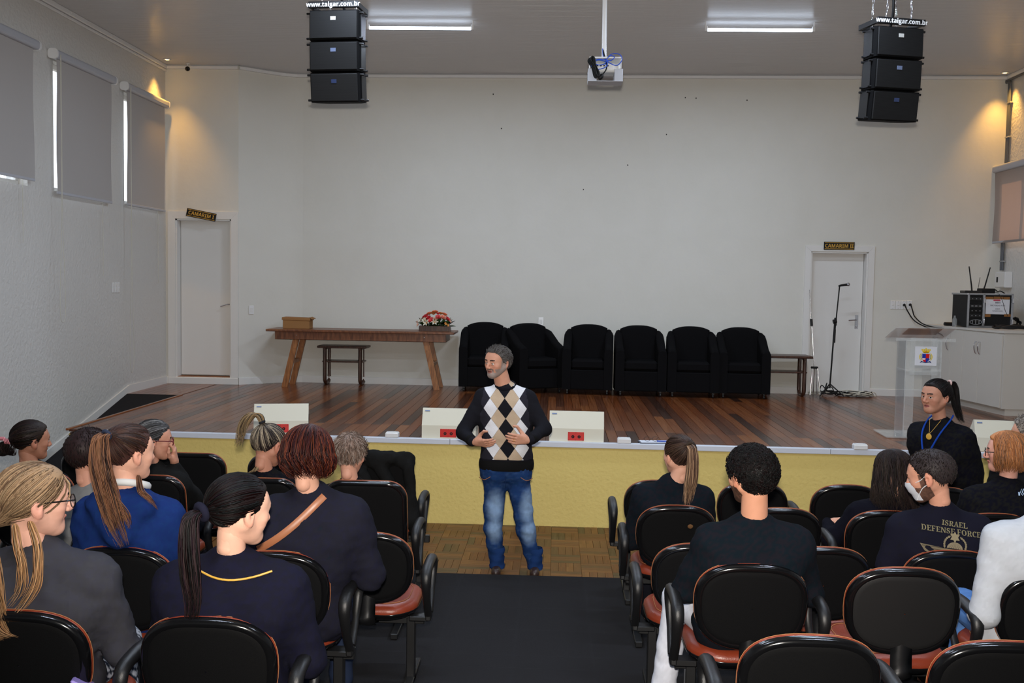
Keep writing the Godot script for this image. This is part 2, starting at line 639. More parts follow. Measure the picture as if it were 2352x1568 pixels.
	M.blind = tri_map(mat(Color(0.70, 0.685, 0.675), 0.85, 0.25), 30.0)
	M.blind.backlight_enabled = true; M.blind.backlight = Color(0.015, 0.014, 0.013)
	M.blind_warm = tri_map(mat(Color(0.60, 0.57, 0.55), 0.85, 0.25), 30.0)
	M.blind_warm.backlight_enabled = true; M.blind_warm.backlight = Color(0.40, 0.33, 0.29)
	M.cassette = mat(Color(0.70, 0.71, 0.74), 0.45, 0.5)
	M.glass = mat(Color(0.95, 0.97, 1.0, 0.10), 0.05, 0.5)
	M.glass.transparency = BaseMaterial3D.TRANSPARENCY_ALPHA
	M.acrylic = mat(Color(0.93, 0.95, 0.95, 0.16), 0.04, 0.5)
	M.acrylic.transparency = BaseMaterial3D.TRANSPARENCY_ALPHA
	M.cardboard = tri_map(mat(Color(0.60, 0.44, 0.28), 0.85, 0.25), 4.0)
	M.cream = mat(Color(0.79, 0.775, 0.745), 0.4, 0.45)
	M.paper = mat(Color(0.86, 0.87, 0.90), 0.85, 0.2)
	M.gold = mat(Color(0.80, 0.62, 0.25), 0.35, 0.5)
	M.blue_cable = mat(Color(0.10, 0.30, 0.75), 0.45, 0.5)
	M.white_cable = mat(Color(0.80, 0.79, 0.74), 0.55, 0.4)
	M.skin = vc(0.55, 0.35)
	M.hair = vc(0.5, 0.28)
	M.cloth = vc(0.92, 0.2)
	M.denim = vc(0.9, 0.2)
	M.leather = vc(0.4, 0.5)

# ---------------------------------------------------------------- the room
func room() -> void:
	# walls with thickness; the left and right ones with window openings
	var W := MB.new()
	var zr := 3.6
	var y0 := -0.3; var y1 := CE + 0.25
	var t := 0.22
	# left: sill, lintel, piers
	var wins := [[-13.20, -12.12], [-11.63, -10.40], [-9.87, -8.62]]
	W.box(Vector3(XL - t / 2, (y0 + 3.12) / 2, (-14.3 + zr) / 2), Vector3(t, 3.12 - y0, 14.3 + zr))
	W.box(Vector3(XL - t / 2, (y1 + 4.47) / 2, (-14.3 + zr) / 2), Vector3(t, y1 - 4.47, 14.3 + zr))
	var edge := -14.3
	for w: Array in wins:
		W.box(Vector3(XL - t / 2, 3.795, (edge + w[0]) / 2), Vector3(t, 1.35, w[0] - edge))
		edge = w[1]
	W.box(Vector3(XL - t / 2, 3.795, (edge + zr) / 2), Vector3(t, 1.35, zr - edge))
	var wl := setting("wall_left", W, M.wall_side)
	W = MB.new()
	W.box(Vector3(XR + t / 2, (y0 + 2.92) / 2, (-14.3 + zr) / 2), Vector3(t, 2.92 - y0, 14.3 + zr))
	W.box(Vector3(XR + t / 2, (y1 + 3.80) / 2, (-14.3 + zr) / 2), Vector3(t, y1 - 3.80, 14.3 + zr))
	W.box(Vector3(XR + t / 2, 3.36, -14.03), Vector3(t, 0.88, 0.54))
	W.box(Vector3(XR + t / 2, 3.36, (-12.35 + zr) / 2), Vector3(t, 0.88, 12.35 + zr))
	setting("wall_right", W, M.wall_side)
	W = MB.new()
	W.box(Vector3((XL + XR) / 2, (y0 + y1) / 2, zr + 0.1), Vector3(XR - XL + 0.5, y1 - y0, 0.2))
	setting("wall_rear", W, M.wall)
	# back wall: door bay, angled return, long wall (with two door openings)
	W = MB.new()
	var za := -13.42
	_wall(W, Vector3(XL, 0, za), Vector3(-5.165, 0, za), y0, y1)
	_wall(W, Vector3(-5.165, 0, za), Vector3(-4.40, 0, za), 3.02, y1)
	_wall(W, Vector3(-5.165, 0, za), Vector3(-4.40, 0, za), y0, 0.87)
	_wall(W, Vector3(-4.40, 0, za), Vector3(-4.30, 0, za), y0, y1)
	setting("wall_bay", W, M.wall)
	W = MB.new()
	# smooth bend from the door bay to the long wall
	var cv := bend_pts()
	var rf := []; var rb := []
	for y: float in [y0, y1]:
		var a2 := PackedVector3Array(); var b2 := PackedVector3Array()
		for q: Vector3 in cv:
			a2.push_back(q + Vector3(0, y, 0)); b2.push_back(q + Vector3(-0.1, y, -0.2))
		b2.reverse()
		rf.push_back(a2); rb.push_back(b2)
	W.skin(rf, false)
	W.skin(rb, false)
	setting("wall_return", W, M.wall)
	W = MB.new()
	_wall(W, Vector3(-3.55, 0, zback(-3.55)), Vector3(3.44, 0, zback(3.44)), y0, y1)
	_wall(W, Vector3(3.44, 0, zback(3.44)), Vector3(4.20, 0, zback(4.20)), 2.72, y1)
	_wall(W, Vector3(3.44, 0, zback(3.44)), Vector3(4.20, 0, zback(4.20)), y0, ST)
	_wall(W, Vector3(4.20, 0, zback(4.20)), Vector3(XR, 0, zback(XR)), y0, y1)
	var wb := setting("wall_back", W, M.wall)
	# nail heads and nicks
	for q: Array in [[1020, 203], [1040, 280], [1413, 291], [1229, 416], [1477, 210], [1590, 214], [1328, 360], [1453, 209]]:
		var x: float = (q[0] - 1176.0) / 2300.0 * 13.85 + 0.03
		var y: float = 5.0 - (q[1] - 170.0) / 2300.0 * 13.85
		var nm := MB.new()
		nm.ball(Vector3(x, y, zback(x) + 0.004), Vector3(0.008, 0.010, 0.006), 6)
		put("nail", nm, M.black, wb)
	# baseboards
	W = MB.new()
	for s: Array in [[Vector3(XL, 0, za), Vector3(-4.30, 0, za)], [Vector3(-3.55, 0, zback(-3.55)), Vector3(3.36, 0, zback(3.36))], [Vector3(4.28, 0, zback(4.28)), Vector3(XR, 0, zback(XR))]]:
		_strip(W, s[0], s[1], ST, ST + 0.095, 0.018)
	for i in cv.size() - 1:
		_strip(W, cv[i], cv[i + 1], ST, ST + 0.095, 0.018)
	setting("baseboard_back", W, M.trim)
	W = MB.new()
	var a := Vector3(XL, ST, za); var b := Vector3(XL, ST, -12.2); var c := Vector3(XL, 0.02, -9.0)
	for q: Array in [[a, b], [b, c]]:
		var p0: Vector3 = q[0]; var p1: Vector3 = q[1]
		var h := Vector3(0, 0.10, 0); var d := Vector3(0.018, 0, 0)
		W.face(p0 + d, p0 + d + h, p1 + d + h, p1 + d)
		W.face(p0 + h, p1 + h, p1 + h + d, p0 + h + d)
	setting("baseboard_left", W, M.trim)
	# crown mouldings
	W = MB.new()
	for s: Array in [[Vector3(XL, 0, za), Vector3(-4.30, 0, za)], [Vector3(-3.55, 0, zback(-3.55)), Vector3(XR, 0, zback(XR))]]:
		_strip(W, s[0], s[1], CE - 0.055, CE, 0.045)
	for i in cv.size() - 1:
		_strip(W, cv[i], cv[i + 1], CE - 0.055, CE, 0.045)
	setting("trim_1", W, M.white_gloss)
	W = MB.new()
	W.box(Vector3(XL + 0.022, CE - 0.028, (za + zr) / 2), Vector3(0.045, 0.056, zr - za), 0.008)
	W.box(Vector3(XL + 0.012, CE - 0.075, (za + zr) / 2), Vector3(0.024, 0.03, zr - za), 0.005)
	setting("trim_2", W, M.white_gloss)
	W = MB.new()
	W.box(Vector3(XR - 0.022, CE - 0.028, (-13.7 + zr) / 2), Vector3(0.045, 0.056, zr + 13.7), 0.008)
	setting("trim_3", W, M.white_gloss)
	# ceiling: a slab with ribbed plastic boards below it, running across the room
	W = MB.new()
	W.box(Vector3((XL + XR) / 2, CE + 0.12, (-14.3 + zr) / 2), Vector3(XR - XL + 0.6, 0.2, zr + 14.3))
	var ce := setting("ceiling", W, M.pvc)
	var board := MB.new()
	var w := 0.20
	var ribs := 8
	var x0 := XL; var x1 := XR
	for k in ribs:
		var za2 := w * k / ribs; var zm := w * (k + 0.66) / ribs; var zb := w * (k + 1.0) / ribs
		board.face(Vector3(x0, 0, za2), Vector3(x1, 0, za2), Vector3(x1, 0, zm), Vector3(x0, 0, zm))
		var dp := 0.007 if k < ribs - 1 else 0.012
		board.face(Vector3(x0, 0, zm), Vector3(x1, 0, zm), Vector3(x1, dp, (zm + zb) / 2), Vector3(x0, dp, (zm + zb) / 2))
		board.face(Vector3(x0, dp, (zm + zb) / 2), Vector3(x1, dp, (zm + zb) / 2), Vector3(x1, 0, zb), Vector3(x0, 0, zb))
	var bm := board.mesh()
	for k in 88:
		put("board", bm, M.pvc, ce, Vector3(0, CE, -14.05 + 0.2 * k))
	# windows
	for i in 3:
		var q: Array = wins[i]
		_window("window_%d" % (i + 1), XL - 0.12, q[0], q[1], 3.12, 4.47)
	_window("window_4", XR + 0.12, -13.76, -12.35, 2.92, 3.80)
	# doors
	_door("door_1", Vector3(-5.165, 0.87, za), Vector3(-4.40, 0.87, za), 3.02, 0.10, true)
	_door("door_2", Vector3(3.44, ST, zback(3.44)), Vector3(4.20, ST, zback(4.20)), 2.72, 0.08, false)

func bend_pts() -> Array:
	var out := []
	var p0 := Vector3(-4.30, 0, -13.42); var p3 := Vector3(-3.55, 0, zback(-3.55))
	var p1 := Vector3(-4.08, 0, -13.60); var p2 := Vector3(-3.82, 0, zback(-3.82))
	for i in 11:
		out.push_back(p0.bezier_interpolate(p1, p2, p3, i / 10.0))
	return out

func _wall(m: MB, a: Vector3, b: Vector3, y0: float, y1: float) -> void:
	# a slab behind the line a-b (its face towards the hall)
	var n := Vector3(0, 1, 0).cross(b - a).normalized() * 0.2     # away from the hall
	if n.z > 0:
		n = -n
	var h0 := Vector3(0, y0, 0); var h1 := Vector3(0, y1, 0)
	m.face(a + h0, b + h0, b + h1, a + h1)
	m.face(b + n + h0, a + n + h0, a + n + h1, b + n + h1)
	m.face(a + h1, b + h1, b + n + h1, a + n + h1)
	m.face(a + n + h0, b + n + h0, b + h0, a + h0)
	m.face(a + n + h0, a + h0, a + h1, a + n + h1)
	m.face(b + h0, b + n + h0, b + n + h1, b + h1)

func _strip(m: MB, a: Vector3, b: Vector3, y0: float, y1: float, d: float) -> void:
	var n := -Vector3(0, 1, 0).cross(b - a).normalized() * d
	if n.z < 0:
		n = -n
	var h0 := Vector3(0, y0, 0); var h1 := Vector3(0, y1, 0); var hb := Vector3(0, y1 - d * 0.4, 0)
	m.face(a + n + h0, b + n + h0, b + n + hb, a + n + hb)
	m.face(a + n + hb, b + n + hb, b + n * 0.5 + h1, a + n * 0.5 + h1)
	m.face(a + n * 0.5 + h1, b + n * 0.5 + h1, b + h1, a + h1)
	m.face(b + n + h0, a + n + h0, a + h0, b + h0)

func _window(called: String, x: float, z0: float, z1: float, y0: float, y1: float) -> void:
	var f := MB.new()
	var b := 0.05
	for y: float in [y0 + b / 2, y1 - b / 2]:
		f.box(Vector3(x, y, (z0 + z1) / 2), Vector3(0.05, b, z1 - z0), 0.004)
	for z: float in [z0 + b / 2, z1 - b / 2, (z0 + z1) / 2]:
		f.box(Vector3(x, (y0 + y1) / 2, z), Vector3(0.048, y1 - y0 - 2 * b, b), 0.004)
	var o := setting(called, f, M.trim)
	for k in 2:
		var h := (z1 - z0) / 2
		put("pane", bx(Vector3(0.005, y1 - y0 - 2 * b, h - 1.5 * b), 0, Vector3(x, (y0 + y1) / 2, z0 + h * (k + 0.5))), M.glass, o)

func _door(called: String, a: Vector3, b: Vector3, top: float, tw: float, left: bool) -> void:
	var r := Node3D.new()
	r.name = called
	add_child(r)
	r.set_meta("kind", "structure")
	var ax := (b - a).normalized()
	var nz := ax.cross(Vector3.UP)      # towards the hall
	if nz.z < 0:
		nz = -nz
	var bs := Basis(ax, Vector3.UP, nz)
	var w := a.distance_to(b)
	var h := top - a.y
	var mid := (a + b) / 2
	# casing boards with mitred look
	var m := MB.new()
	m.prism(PackedVector2Array([Vector2(-w / 2 - tw, 0), Vector2(-w / 2, 0), Vector2(-w / 2, h), Vector2(-w / 2 - tw, h + tw)]), 0.0, 0.02, Transform3D(bs, mid))
	put("casing", m, M.trim, r)
	m = MB.new()
	m.prism(PackedVector2Array([Vector2(w / 2, 0), Vector2(w / 2 + tw, 0), Vector2(w / 2 + tw, h + tw), Vector2(w / 2, h)]), 0.0, 0.02, Transform3D(bs, mid))
	put("casing", m, M.trim, r)
	m = MB.new()
	m.prism(PackedVector2Array([Vector2(-w / 2, h + 0.002), Vector2(w / 2, h + 0.002), Vector2(w / 2 + tw, h + tw), Vector2(-w / 2 - tw, h + tw)]), 0.0, 0.02, Transform3D(bs, mid))
	put("casing", m, M.trim, r)
	# jamb lining
	for s: float in [-1.0, 1.0]:
		put("jamb", bx(Vector3(0.02, h, 0.2), 0.0, mid + ax * (s * (w / 2 - 0.01)) + Vector3(0, h / 2, 0) - nz * 0.1, bs), M.trim, r)
	put("jamb", bx(Vector3(w, 0.02, 0.2), 0.0, mid + Vector3(0, h - 0.01, 0) - nz * 0.1, bs), M.trim, r)
	var lw := w - 0.05
	put("leaf", bx(Vector3(lw, h - 0.04, 0.035), 0.003, mid + Vector3(0, h / 2 + 0.005, 0) - nz * 0.145, bs), M.trim, r)
	put("backing", bx(Vector3(w + 0.2, h + 0.2, 0.03), 0.0, mid + Vector3(0, h / 2, 0) - nz * 0.23, bs), M.trim, r)
	var hx := (w / 2 - 0.09)
	var hp := mid + ax * hx + Vector3(0, 1.02 if not left else 0.93, 0) - nz * 0.127
	if left:
		hp = mid + ax * (w / 2 - 0.055) + Vector3(0, 1.0, 0) - nz * 0.127
	var hm := MB.new()
	hm.tube(smooth([hp, hp + nz * 0.045, hp + nz * 0.055 - ax * 0.03, hp + nz * 0.05 - ax * 0.12 - Vector3(0, 0.01 if not left else 0.03, 0)], 4), 0.009, 8)
	if not left:
		hm.box(hp - Vector3(0, 0.03, 0), Vector3(0.045, 0.19, 0.008), 0.003, bs)
		hm.ball(hp - Vector3(0, 0.09, 0) + nz * 0.006, Vector3(0.013, 0.013, 0.006), 10)
	put("handle", hm, M.chrome, r)
	if left:
		put("threshold", bx(Vector3(w + 0.2, 0.09, 0.03), 0.004, mid + Vector3(0, -0.045, 0) + nz * 0.013, bs), M.trim, r)
		put("sill_board", bx(Vector3(w, 0.012, 0.19), 0.0, mid + Vector3(0, 0.006, 0) - nz * 0.1, bs), M.table_leg, r)

# ---------------------------------------------------------------- stage
func stage() -> void:
	var s := Node3D.new()
	s.name = "stage"
	add_child(s)
	s.set_meta("kind", "structure")
	meta(s, "raised wooden stage with yellow plastered front across the hall", "stage")
	var xl := -4.60
	var m := MB.new()
	# front and side faces, rounded corner at the ramp
	var pts := [Vector2(XR, -FRONT + 0.08), Vector2(0.0, -FRONT), Vector2(xl + 0.10, -FRONT - 0.06)]
	for k in 5:
		var a := PI / 2 * k / 4.0
		pts.push_back(Vector2(xl + 0.10 - 0.10 * sin(a), -FRONT - 0.16 + 0.10 * cos(a)))
	pts.push_back(Vector2(xl, -12.1))
	var r0 := PackedVector3Array(); var r1 := PackedVector3Array()
	for q: Vector2 in pts:
		r0.push_back(Vector3(q.x, -0.02, q.y)); r1.push_back(Vector3(q.x, ST - 0.045, q.y))
	m.skin([r0, r1], false)
	put("front_wall", m, M.yellow, s)
	m = MB.new()
	m.box(Vector3((xl + XR) / 2, ST - 0.05, -11.6), Vector3(XR - xl - 0.06, 0.04, 4.76))
	m.box(Vector3((XL + xl) / 2, ST - 0.03, -12.78), Vector3(xl - XL + 0.1, 0.05, 1.32))
	put("deck", m, M.dark_wood, s)
	# boards: a front course, then long courses with staggered joints
	var shapes := {}
	var n := 0
	var x := xl + 0.02
	var pw := 0.098
	while x < XR - 0.01:
		var w := minf(pw, XR - x)
		var xc := x + w / 2
		var zf := -FRONT - 0.055 + (xc * 0.0135 if xc > 0 else xc * 0.013)
		var zb := zback(xc) if xc > -3.55 else (-13.42 if xc < -4.30 else lerpf(-13.42, -13.93, (xc + 4.30) / 0.75))
		var cuts := [zf, -9.98 + 0.01 * sin(x * 9.0) + maxf(0, x) * 0.1]
		var z: float = cuts[1]
		if n % 3 != 0:
			z -= rng.randf_range(0.9, 3.2)
			if z > zb + 0.5:
				cuts.push_back(z)
		cuts.push_back(zb)
		for k in cuts.size() - 1:
			var l: float = cuts[k] - cuts[k + 1]
			var key := int(round(l * 20.0)) * 100 + int(w * 1000)
			if not shapes.has(key):
				var q := MB.new()
				q.box(Vector3.ZERO, Vector3(w - 0.0022, 0.022, round(l * 20.0) / 20.0 + 0.025), 0.0016)
				# grain along the board
				for i in q.v.size():
					q.u[i] = Vector2((q.v[i].x / 0.1 + 0.5), q.v[i].z * 0.6)
				shapes[key] = q.mesh()
			var pick: int = [0, 1, 2, 0, 6, 1, 3, 4, 0, 2, 6, 5, 1, 3][rng.randi() % 14]
			var o := put("board", shapes[key], M.planks[pick], s, Vector3(xc, ST - 0.011 + rng.randf_range(-0.0004, 0.0004), (cuts[k] + cuts[k + 1]) / 2))
			if rng.randf() < 0.5:
				o.rotation.y = PI
		x += pw
		n += 1
	# boards of the landing at the head of the ramp
	for k in 7:
		put("board", bx(Vector3(0.096, 0.02, 1.30), 0.0016, Vector3(XL + 0.05 + 0.098 * k, ST - 0.01, -12.77)), M.planks[[1, 0, 2, 6, 0, 4, 1][k]], s)
	# aluminium nosing in lengths
	var e := [Vector3(XR, 0, -FRONT + 0.09), Vector3(2.5, 0, -FRONT + 0.045), Vector3(-0.95, 0, -FRONT - 0.003), Vector3(-4.45, 0, -FRONT - 0.05)]
	for k in 3:
		var a: Vector3 = e[k]; var b: Vector3 = e[k + 1]
		var d := b - a
		var bs := Basis(Vector3.UP, atan2(-d.z, d.x))
		put("edge_strip", bx(Vector3(d.length() - 0.003, 0.05, 0.06), 0.004, (a + b) / 2 + Vector3(0, ST - 0.02, -0.018), bs), M.alu, s)
	# carpeted ramp along the left wall
	m = MB.new()
	m.face(Vector3(XL, 0.02, -9.0), Vector3(xl, 0.02, -9.0), Vector3(xl, ST, -12.12), Vector3(XL, ST, -12.12))
	m.face(Vector3(XL, -0.1, -9.0), Vector3(xl, -0.1, -9.0), Vector3(xl, 0.02, -9.0), Vector3(XL, 0.02, -9.0))
	put("ramp", m, M.carpet, s)
	put("ramp_trim", bx(Vector3(0.03, 0.02, 2.9), 0.003, Vector3(xl + 0.012, ST - 0.0, -10.65)), M.planks[4], s)

func seating_floor() -> void:
	# parquet: blocks of four fingers, alternate blocks turned
	var f := MB.new()
	f.box(Vector3((XL + XR) / 2, -0.07, -8.0), Vector3(XR - XL + 0.3, 0.12, 2.5))
	f.box(Vector3((XL + XR) / 2, -0.14, -1.6), Vector3(XR - XL + 0.3, 0.12, 10.4))
	var fo := setting("floor", f, M.parquet[1])
	var fa := MB.new()
	fa.box(Vector3.ZERO, Vector3(0.2385, 0.014, 0.058), 0.001)
	for i in fa.v.size():
		fa.u[i] = Vector2(fa.v[i].z * 8.0, fa.v[i].x * 1.5)
	var fm := fa.mesh()
	for gx in 10:
		for gz in 8:
			for k in 4:
				var o := put("parquet_strip", fm, M.parquet[[0, 1, 1, 3, 2, 0, 4, 3, 1][rng.randi() % 9]], fo)
				var c := Vector3(-1.32 + gx * 0.24, -0.007 + rng.randf_range(-0.0003, 0.0003), -9.0 + gz * 0.24)
				if (gx + gz) % 2 == 0:
					o.position = c + Vector3(0, 0, -0.09 + 0.06 * k)
				else:
					o.position = c + Vector3(-0.09 + 0.06 * k, 0, 0)
					o.rotation.y = PI / 2
	# the same strips further out to both sides, one merged piece
	var rest := MB.new()
	for side in 2:
		for gx in 18:
			for gz in 8:
				if (gx + gz) % 2 == 0:
					continue
				var cx := (-1.56 - gx * 0.24) if side == 0 else (1.08 + gx * 0.24)
				rest.box(Vector3(cx, -0.008, -9.0 + gz * 0.24), Vector3(0.2385, 0.014, 0.2385), 0.001)
	var ro := put("parquet_border", rest, M.parquet[3], fo)
	ro.set_meta("kind", "stuff")
	# sloping carpet from the last step back under the seats
	var c := MB.new()
	var z0 := 7.36
	var a := Vector3(XL, slope(z0), -z0); var b := Vector3(XR, slope(z0), -z0 - 0.04)
	c.face(Vector3(a.x, -0.05, a.z), Vector3(b.x, -0.05, b.z), b - Vector3(0, 0.008, 0), a - Vector3(0, 0.008, 0))
	c.face(a, b, b - Vector3(0, 0.008, 0.002), a - Vector3(0, 0.008, 0.002))
	# gentle fall to the front, a low lip, one step up, then level
	var zs := [7.36, 5.46, 4.5]
	var L := func(z: float, y: float) -> Array: return [Vector3(XL, y, -z), Vector3(XR, y, -z)]
	var q1: Array = L.call(5.46, slope(5.46)); var q2: Array = L.call(5.44, slope(5.46) + 0.004); var q3: Array = L.call(4.5, 0.119); var q4: Array = L.call(4.495, 0.235); var q5: Array = L.call(-3.6, 0.235)
	c.face(q1[0], q1[1], b, a)
	c.face(q2[0], q2[1], q1[1], q1[0])
	c.face(q3[0], q3[1], q2[1], q2[0])
	c.face(q4[0], q4[1], q3[1], q3[0])
	c.face(q5[0], q5[1], q4[1], q4[0])
	var co := setting("carpet", c, M.carpet, "dark charcoal carpet on the sloping floor under the seats", "carpet")

# ---------------------------------------------------------------- lamps
func lamps() -> void:
	var glow := mat(Color(0.9, 0.95, 1.0), 0.4, 0.5)
	glow.emission_enabled = true; glow.emission = Color(0.86, 0.92, 1.0); glow.emission_energy_multiplier = 7.0
	var list := [[-1.535, 4.985, -11.05, "lit fluorescent tube beside the left speaker stack"], [2.135, 4.985, -11.05, "lit fluorescent tube nearest the right speaker stack"],
		[-1.535, 4.985, -8.4, ""], [2.135, 4.985, -8.4, ""], [-1.535, 4.985, -5.4, ""], [2.135, 4.985, -5.4, ""], [-1.535, 4.985, -2.4, ""], [2.135, 4.985, -2.4, ""]]
	for q: Array in list:
		var lab: String = q[3] if q[3] != "" else "lit fluorescent tube over the audience, above the frame"
		var o := thing("fluorescent_light", lab, "light", Vector3(q[0], q[1], q[2]), 0.0, "" if q[3] != "" else "tubes over the audience")
		put("tube", tb([Vector3(-0.555, 0, 0), Vector3(0.555, 0, 0)], 0.017, 12), glow, o)
		for s: float in [-1.0, 1.0]:
			put("socket", bx(Vector3(0.03, 0.055, 0.034), 0.004, Vector3(s * 0.572, 0.012, 0)), M.white_gloss, o)
			put("bracket", bx(Vector3(0.012, 0.07, 0.02), 0.002, Vector3(s * 0.578, 0.05, 0)), M.white_gloss, o)
		var l := AreaLight3D.new()
		l.name = "tube_light"
		l.area_size = Vector2(1.1, 0.034)
		l.light_color = Color(0.86, 0.92, 1.0); l.light_energy = TUBE; l.shadow_enabled = true
		l.area_range = 30.0
		o.add_child(l)
		l.position = Vector3(0, -0.02, 0)
		l.rotation_degrees.x = -90
	# two small warm downlights in the ceiling corners
	var warm := mat(Color(1, 0.95, 0.85), 0.4, 0.5)
	warm.emission_enabled = true; warm.emission = Color(1.0, 0.80, 0.50); warm.emission_energy_multiplier = 6.0
	for q: Array in [[-5.13, -13.06, "small warm downlight lit in the left ceiling corner"], [5.79, -13.50, "small warm downlight lit in the right ceiling corner"]]:
		var o := thing("downlight", q[2], "light", Vector3(q[0], CE, q[1]))
		var m := MB.new()
		m.lathe([Vector2(0.03, 0.0), Vector2(0.05, 0.0), Vector2(0.052, -0.006), Vector2(0.048, -0.012), Vector2(0.034, -0.010), Vector2(0.03, 0.0)], 20)
		put("ring", m, M.white_gloss, o)
		m = MB.new()
		m.lathe([Vector2(0.031, -0.004), Vector2(0.02, -0.011), Vector2(0.001, -0.013)], 16)
		put("bulb", m, warm, o)
		var l := SpotLight3D.new()
		l.name = "warm_light"
		l.light_color = Color(1.0, 0.74, 0.34); l.light_energy = 2.2; l.light_size = 0.03; l.shadow_enabled = true
		l.spot_angle = 38.0; l.spot_angle_attenuation = 1.0; l.spot_range = 12.0; l.spot_attenuation = 2.0
		o.add_child(l)
		l.position = Vector3(0, -0.02, 0)
		l.rotation_degrees.x = -90

const TUBE := 5.2

# ---------------------------------------------------------------- fittings on the walls
func wall_fittings() -> void:
	var spec := [[-13.29, -12.05, 3.10, "grey roller blind nearest the stage corner, closed over a bright window", 2.05, 2.45], [-11.68, -10.33, 3.085, "grey roller blind in the middle of the left wall, closed", 1.35, 2.42], [-9.93, -8.5, 3.17, "grey roller blind cut by the left edge of the photo", 2.3, 2.3]]
	for i in 3:
		var q: Array = spec[i]
		_blind(q[0], q[1], 4.57, q[2], XL, 1.0, M.blind, q[3], q[4])
	_blind(-13.93, -12.2, 3.885, 2.86, XR, -1.0, M.blind_warm, "warm glowing roller blind on the right wall", 0.0, 0.115)
	# door plates
	for k in 2:
		var at := Vector3(-4.80, 3.075, -13.39) if k == 0 else Vector3(3.803, 2.798, zback(3.8) + 0.025)
		var o := thing("door_sign", "black door plate reading CAMARIM I, hanging crooked" if k == 0 else "black door plate reading CAMARIM II above the right door", "sign", at)
		if k == 0:
			o.rotation.z = deg_to_rad(-10.5)
		put("plate", bx(Vector3(0.408, 0.108, 0.006), 0.001), M.black, o)
		for y: float in [-0.041, 0.041]:
			put("line", bx(Vector3(0.385, 0.006, 0.002), 0.0, Vector3(0, y, 0.0036)), M.gold, o)
		put("lettering", lettering("CAMARIM I" if k == 0 else "CAMARIM II", 0.066, 0.002), M.gold, o, Vector3(0, -0.001, 0.004))
	# security camera
	var c := thing("security_camera", "small black security camera below the ceiling in the left corner", "camera", Vector3(-4.945, CE, -13.30))
	var m := MB.new()
	m.lathe([Vector2(0.001, 0.0), Vector2(0.03, 0.0), Vector2(0.03, -0.012), Vector2(0.008, -0.014), Vector2(0.008, -0.05), Vector2(0.001, -0.05)], 14)
	put("mount", m, M.white_gloss, c)
	m = MB.new()
	m.ball(Vector3(0, -0.075, 0.01), Vector3(0.033, 0.033, 0.033), 14)
	put("body", m, M.black_gloss, c)
	m = MB.new()
	m.lathe([Vector2(0.001, 0.036), Vector2(0.012, 0.034), Vector2(0.016, 0.028), Vector2(0.016, 0.0)], 12, Transform3D(Basis(Vector3.RIGHT, PI / 2), Vector3(0, -0.075, 0.01)))
	put("lens", m, M.black, c)
	# little hooks under the moulding
	var hooks := ["hook closest to the photo's upper left corner", "middle one of three small hooks under the moulding", "hook closest to the back wall, under the moulding"]
	for k in 3:
		var z: float = [-10.72, -11.70, -12.39][k]
		m = MB.new()
		m.tube(smooth([Vector3(0, 0, 0), Vector3(0.03, 0, 0), Vector3(0.045, 0.012, 0), Vector3(0.045, 0.028, 0)], 4), 0.005, 6)
		m.box(Vector3(0.003, 0, 0), Vector3(0.006, 0.03, 0.02), 0.002)
		single("wall_hook", m, M.white_gloss, "small white " + hooks[k], "hook", Vector3(XL, 5.025, z), "hooks on the left wall")
	# switch and socket plates
	var sw := thing("switch_panel", "row of three switch plates on the left wall", "switch", Vector3(XL, 2.095, -11.86))
	for k in 3:
		put("plate", bx(Vector3(0.008, 0.125, 0.06), 0.003, Vector3(0.004, 0, -0.07 + 0.07 * k)), M.white_gloss, sw)
		for y: float in [0.028, -0.028]:
			put("rocker", bx(Vector3(0.006, 0.035, 0.03), 0.002, Vector3(0.010, y, -0.07 + 0.07 * k)), M.trim, sw)
	var ps := [[4.517, 2.015, "white socket plate farthest left of four in a row", false], [4.588, 2.014, "second white socket plate of the row, nothing plugged in", false], [4.659, 2.017, "third white socket plate of the row, black plug in it", true], [4.737, 2.02, "rightmost white socket plate of the row, black plug in it", true]]
	for q: Array in ps:
		var x: float = q[0] + 0.03
		var o := thing("wall_socket", q[2], "socket", Vector3(x, q[1], zback(x)), 0.0, "sockets in a row beside the right door")
		put("plate", bx(Vector3(0.066, 0.118, 0.008), 0.003, Vector3(0, 0, 0.004)), M.white_gloss, o)
		m = MB.new()
		m.lathe([Vector2(0.018, 0.0), Vector2(0.018, 0.003), Vector2(0.001, 0.003)], 6, Transform3D(Basis(Vector3.RIGHT, PI / 2) * Basis.from_scale(Vector3(1, 1, 0.55)), Vector3(0, 0, 0.008)))
		put("outlet", m, M.trim, o)
		for y: float in [0.045, -0.045]:
			m = MB.new()
			m.ball(Vector3(0, y, 0.008), Vector3(0.005, 0.005, 0.002), 8)
			put("screw", m, M.brushed, o)
	m = MB.new()
	var zs := zback(4.7)
	single("black_cable", tb(smooth([Vector3(4.69, 2.015, zs + 0.01), Vector3(4.69, 2.015, zs + 0.05), Vector3(4.73, 1.93, zs + 0.06), Vector3(4.82, 1.80, zs + 0.1), Vector3(4.95, 1.70, zs + 0.35), Vector3(5.03, 1.60, zs + 0.6), Vector3(5.05, 1.35, zs + 0.45)], 6), [0.016, 0.016, 0.016, 0.016, 0.016, 0.016, 0.012] + _fill(0.008, 30), 8), M.black, "black cord from third socket sagging behind the lectern", "cable")
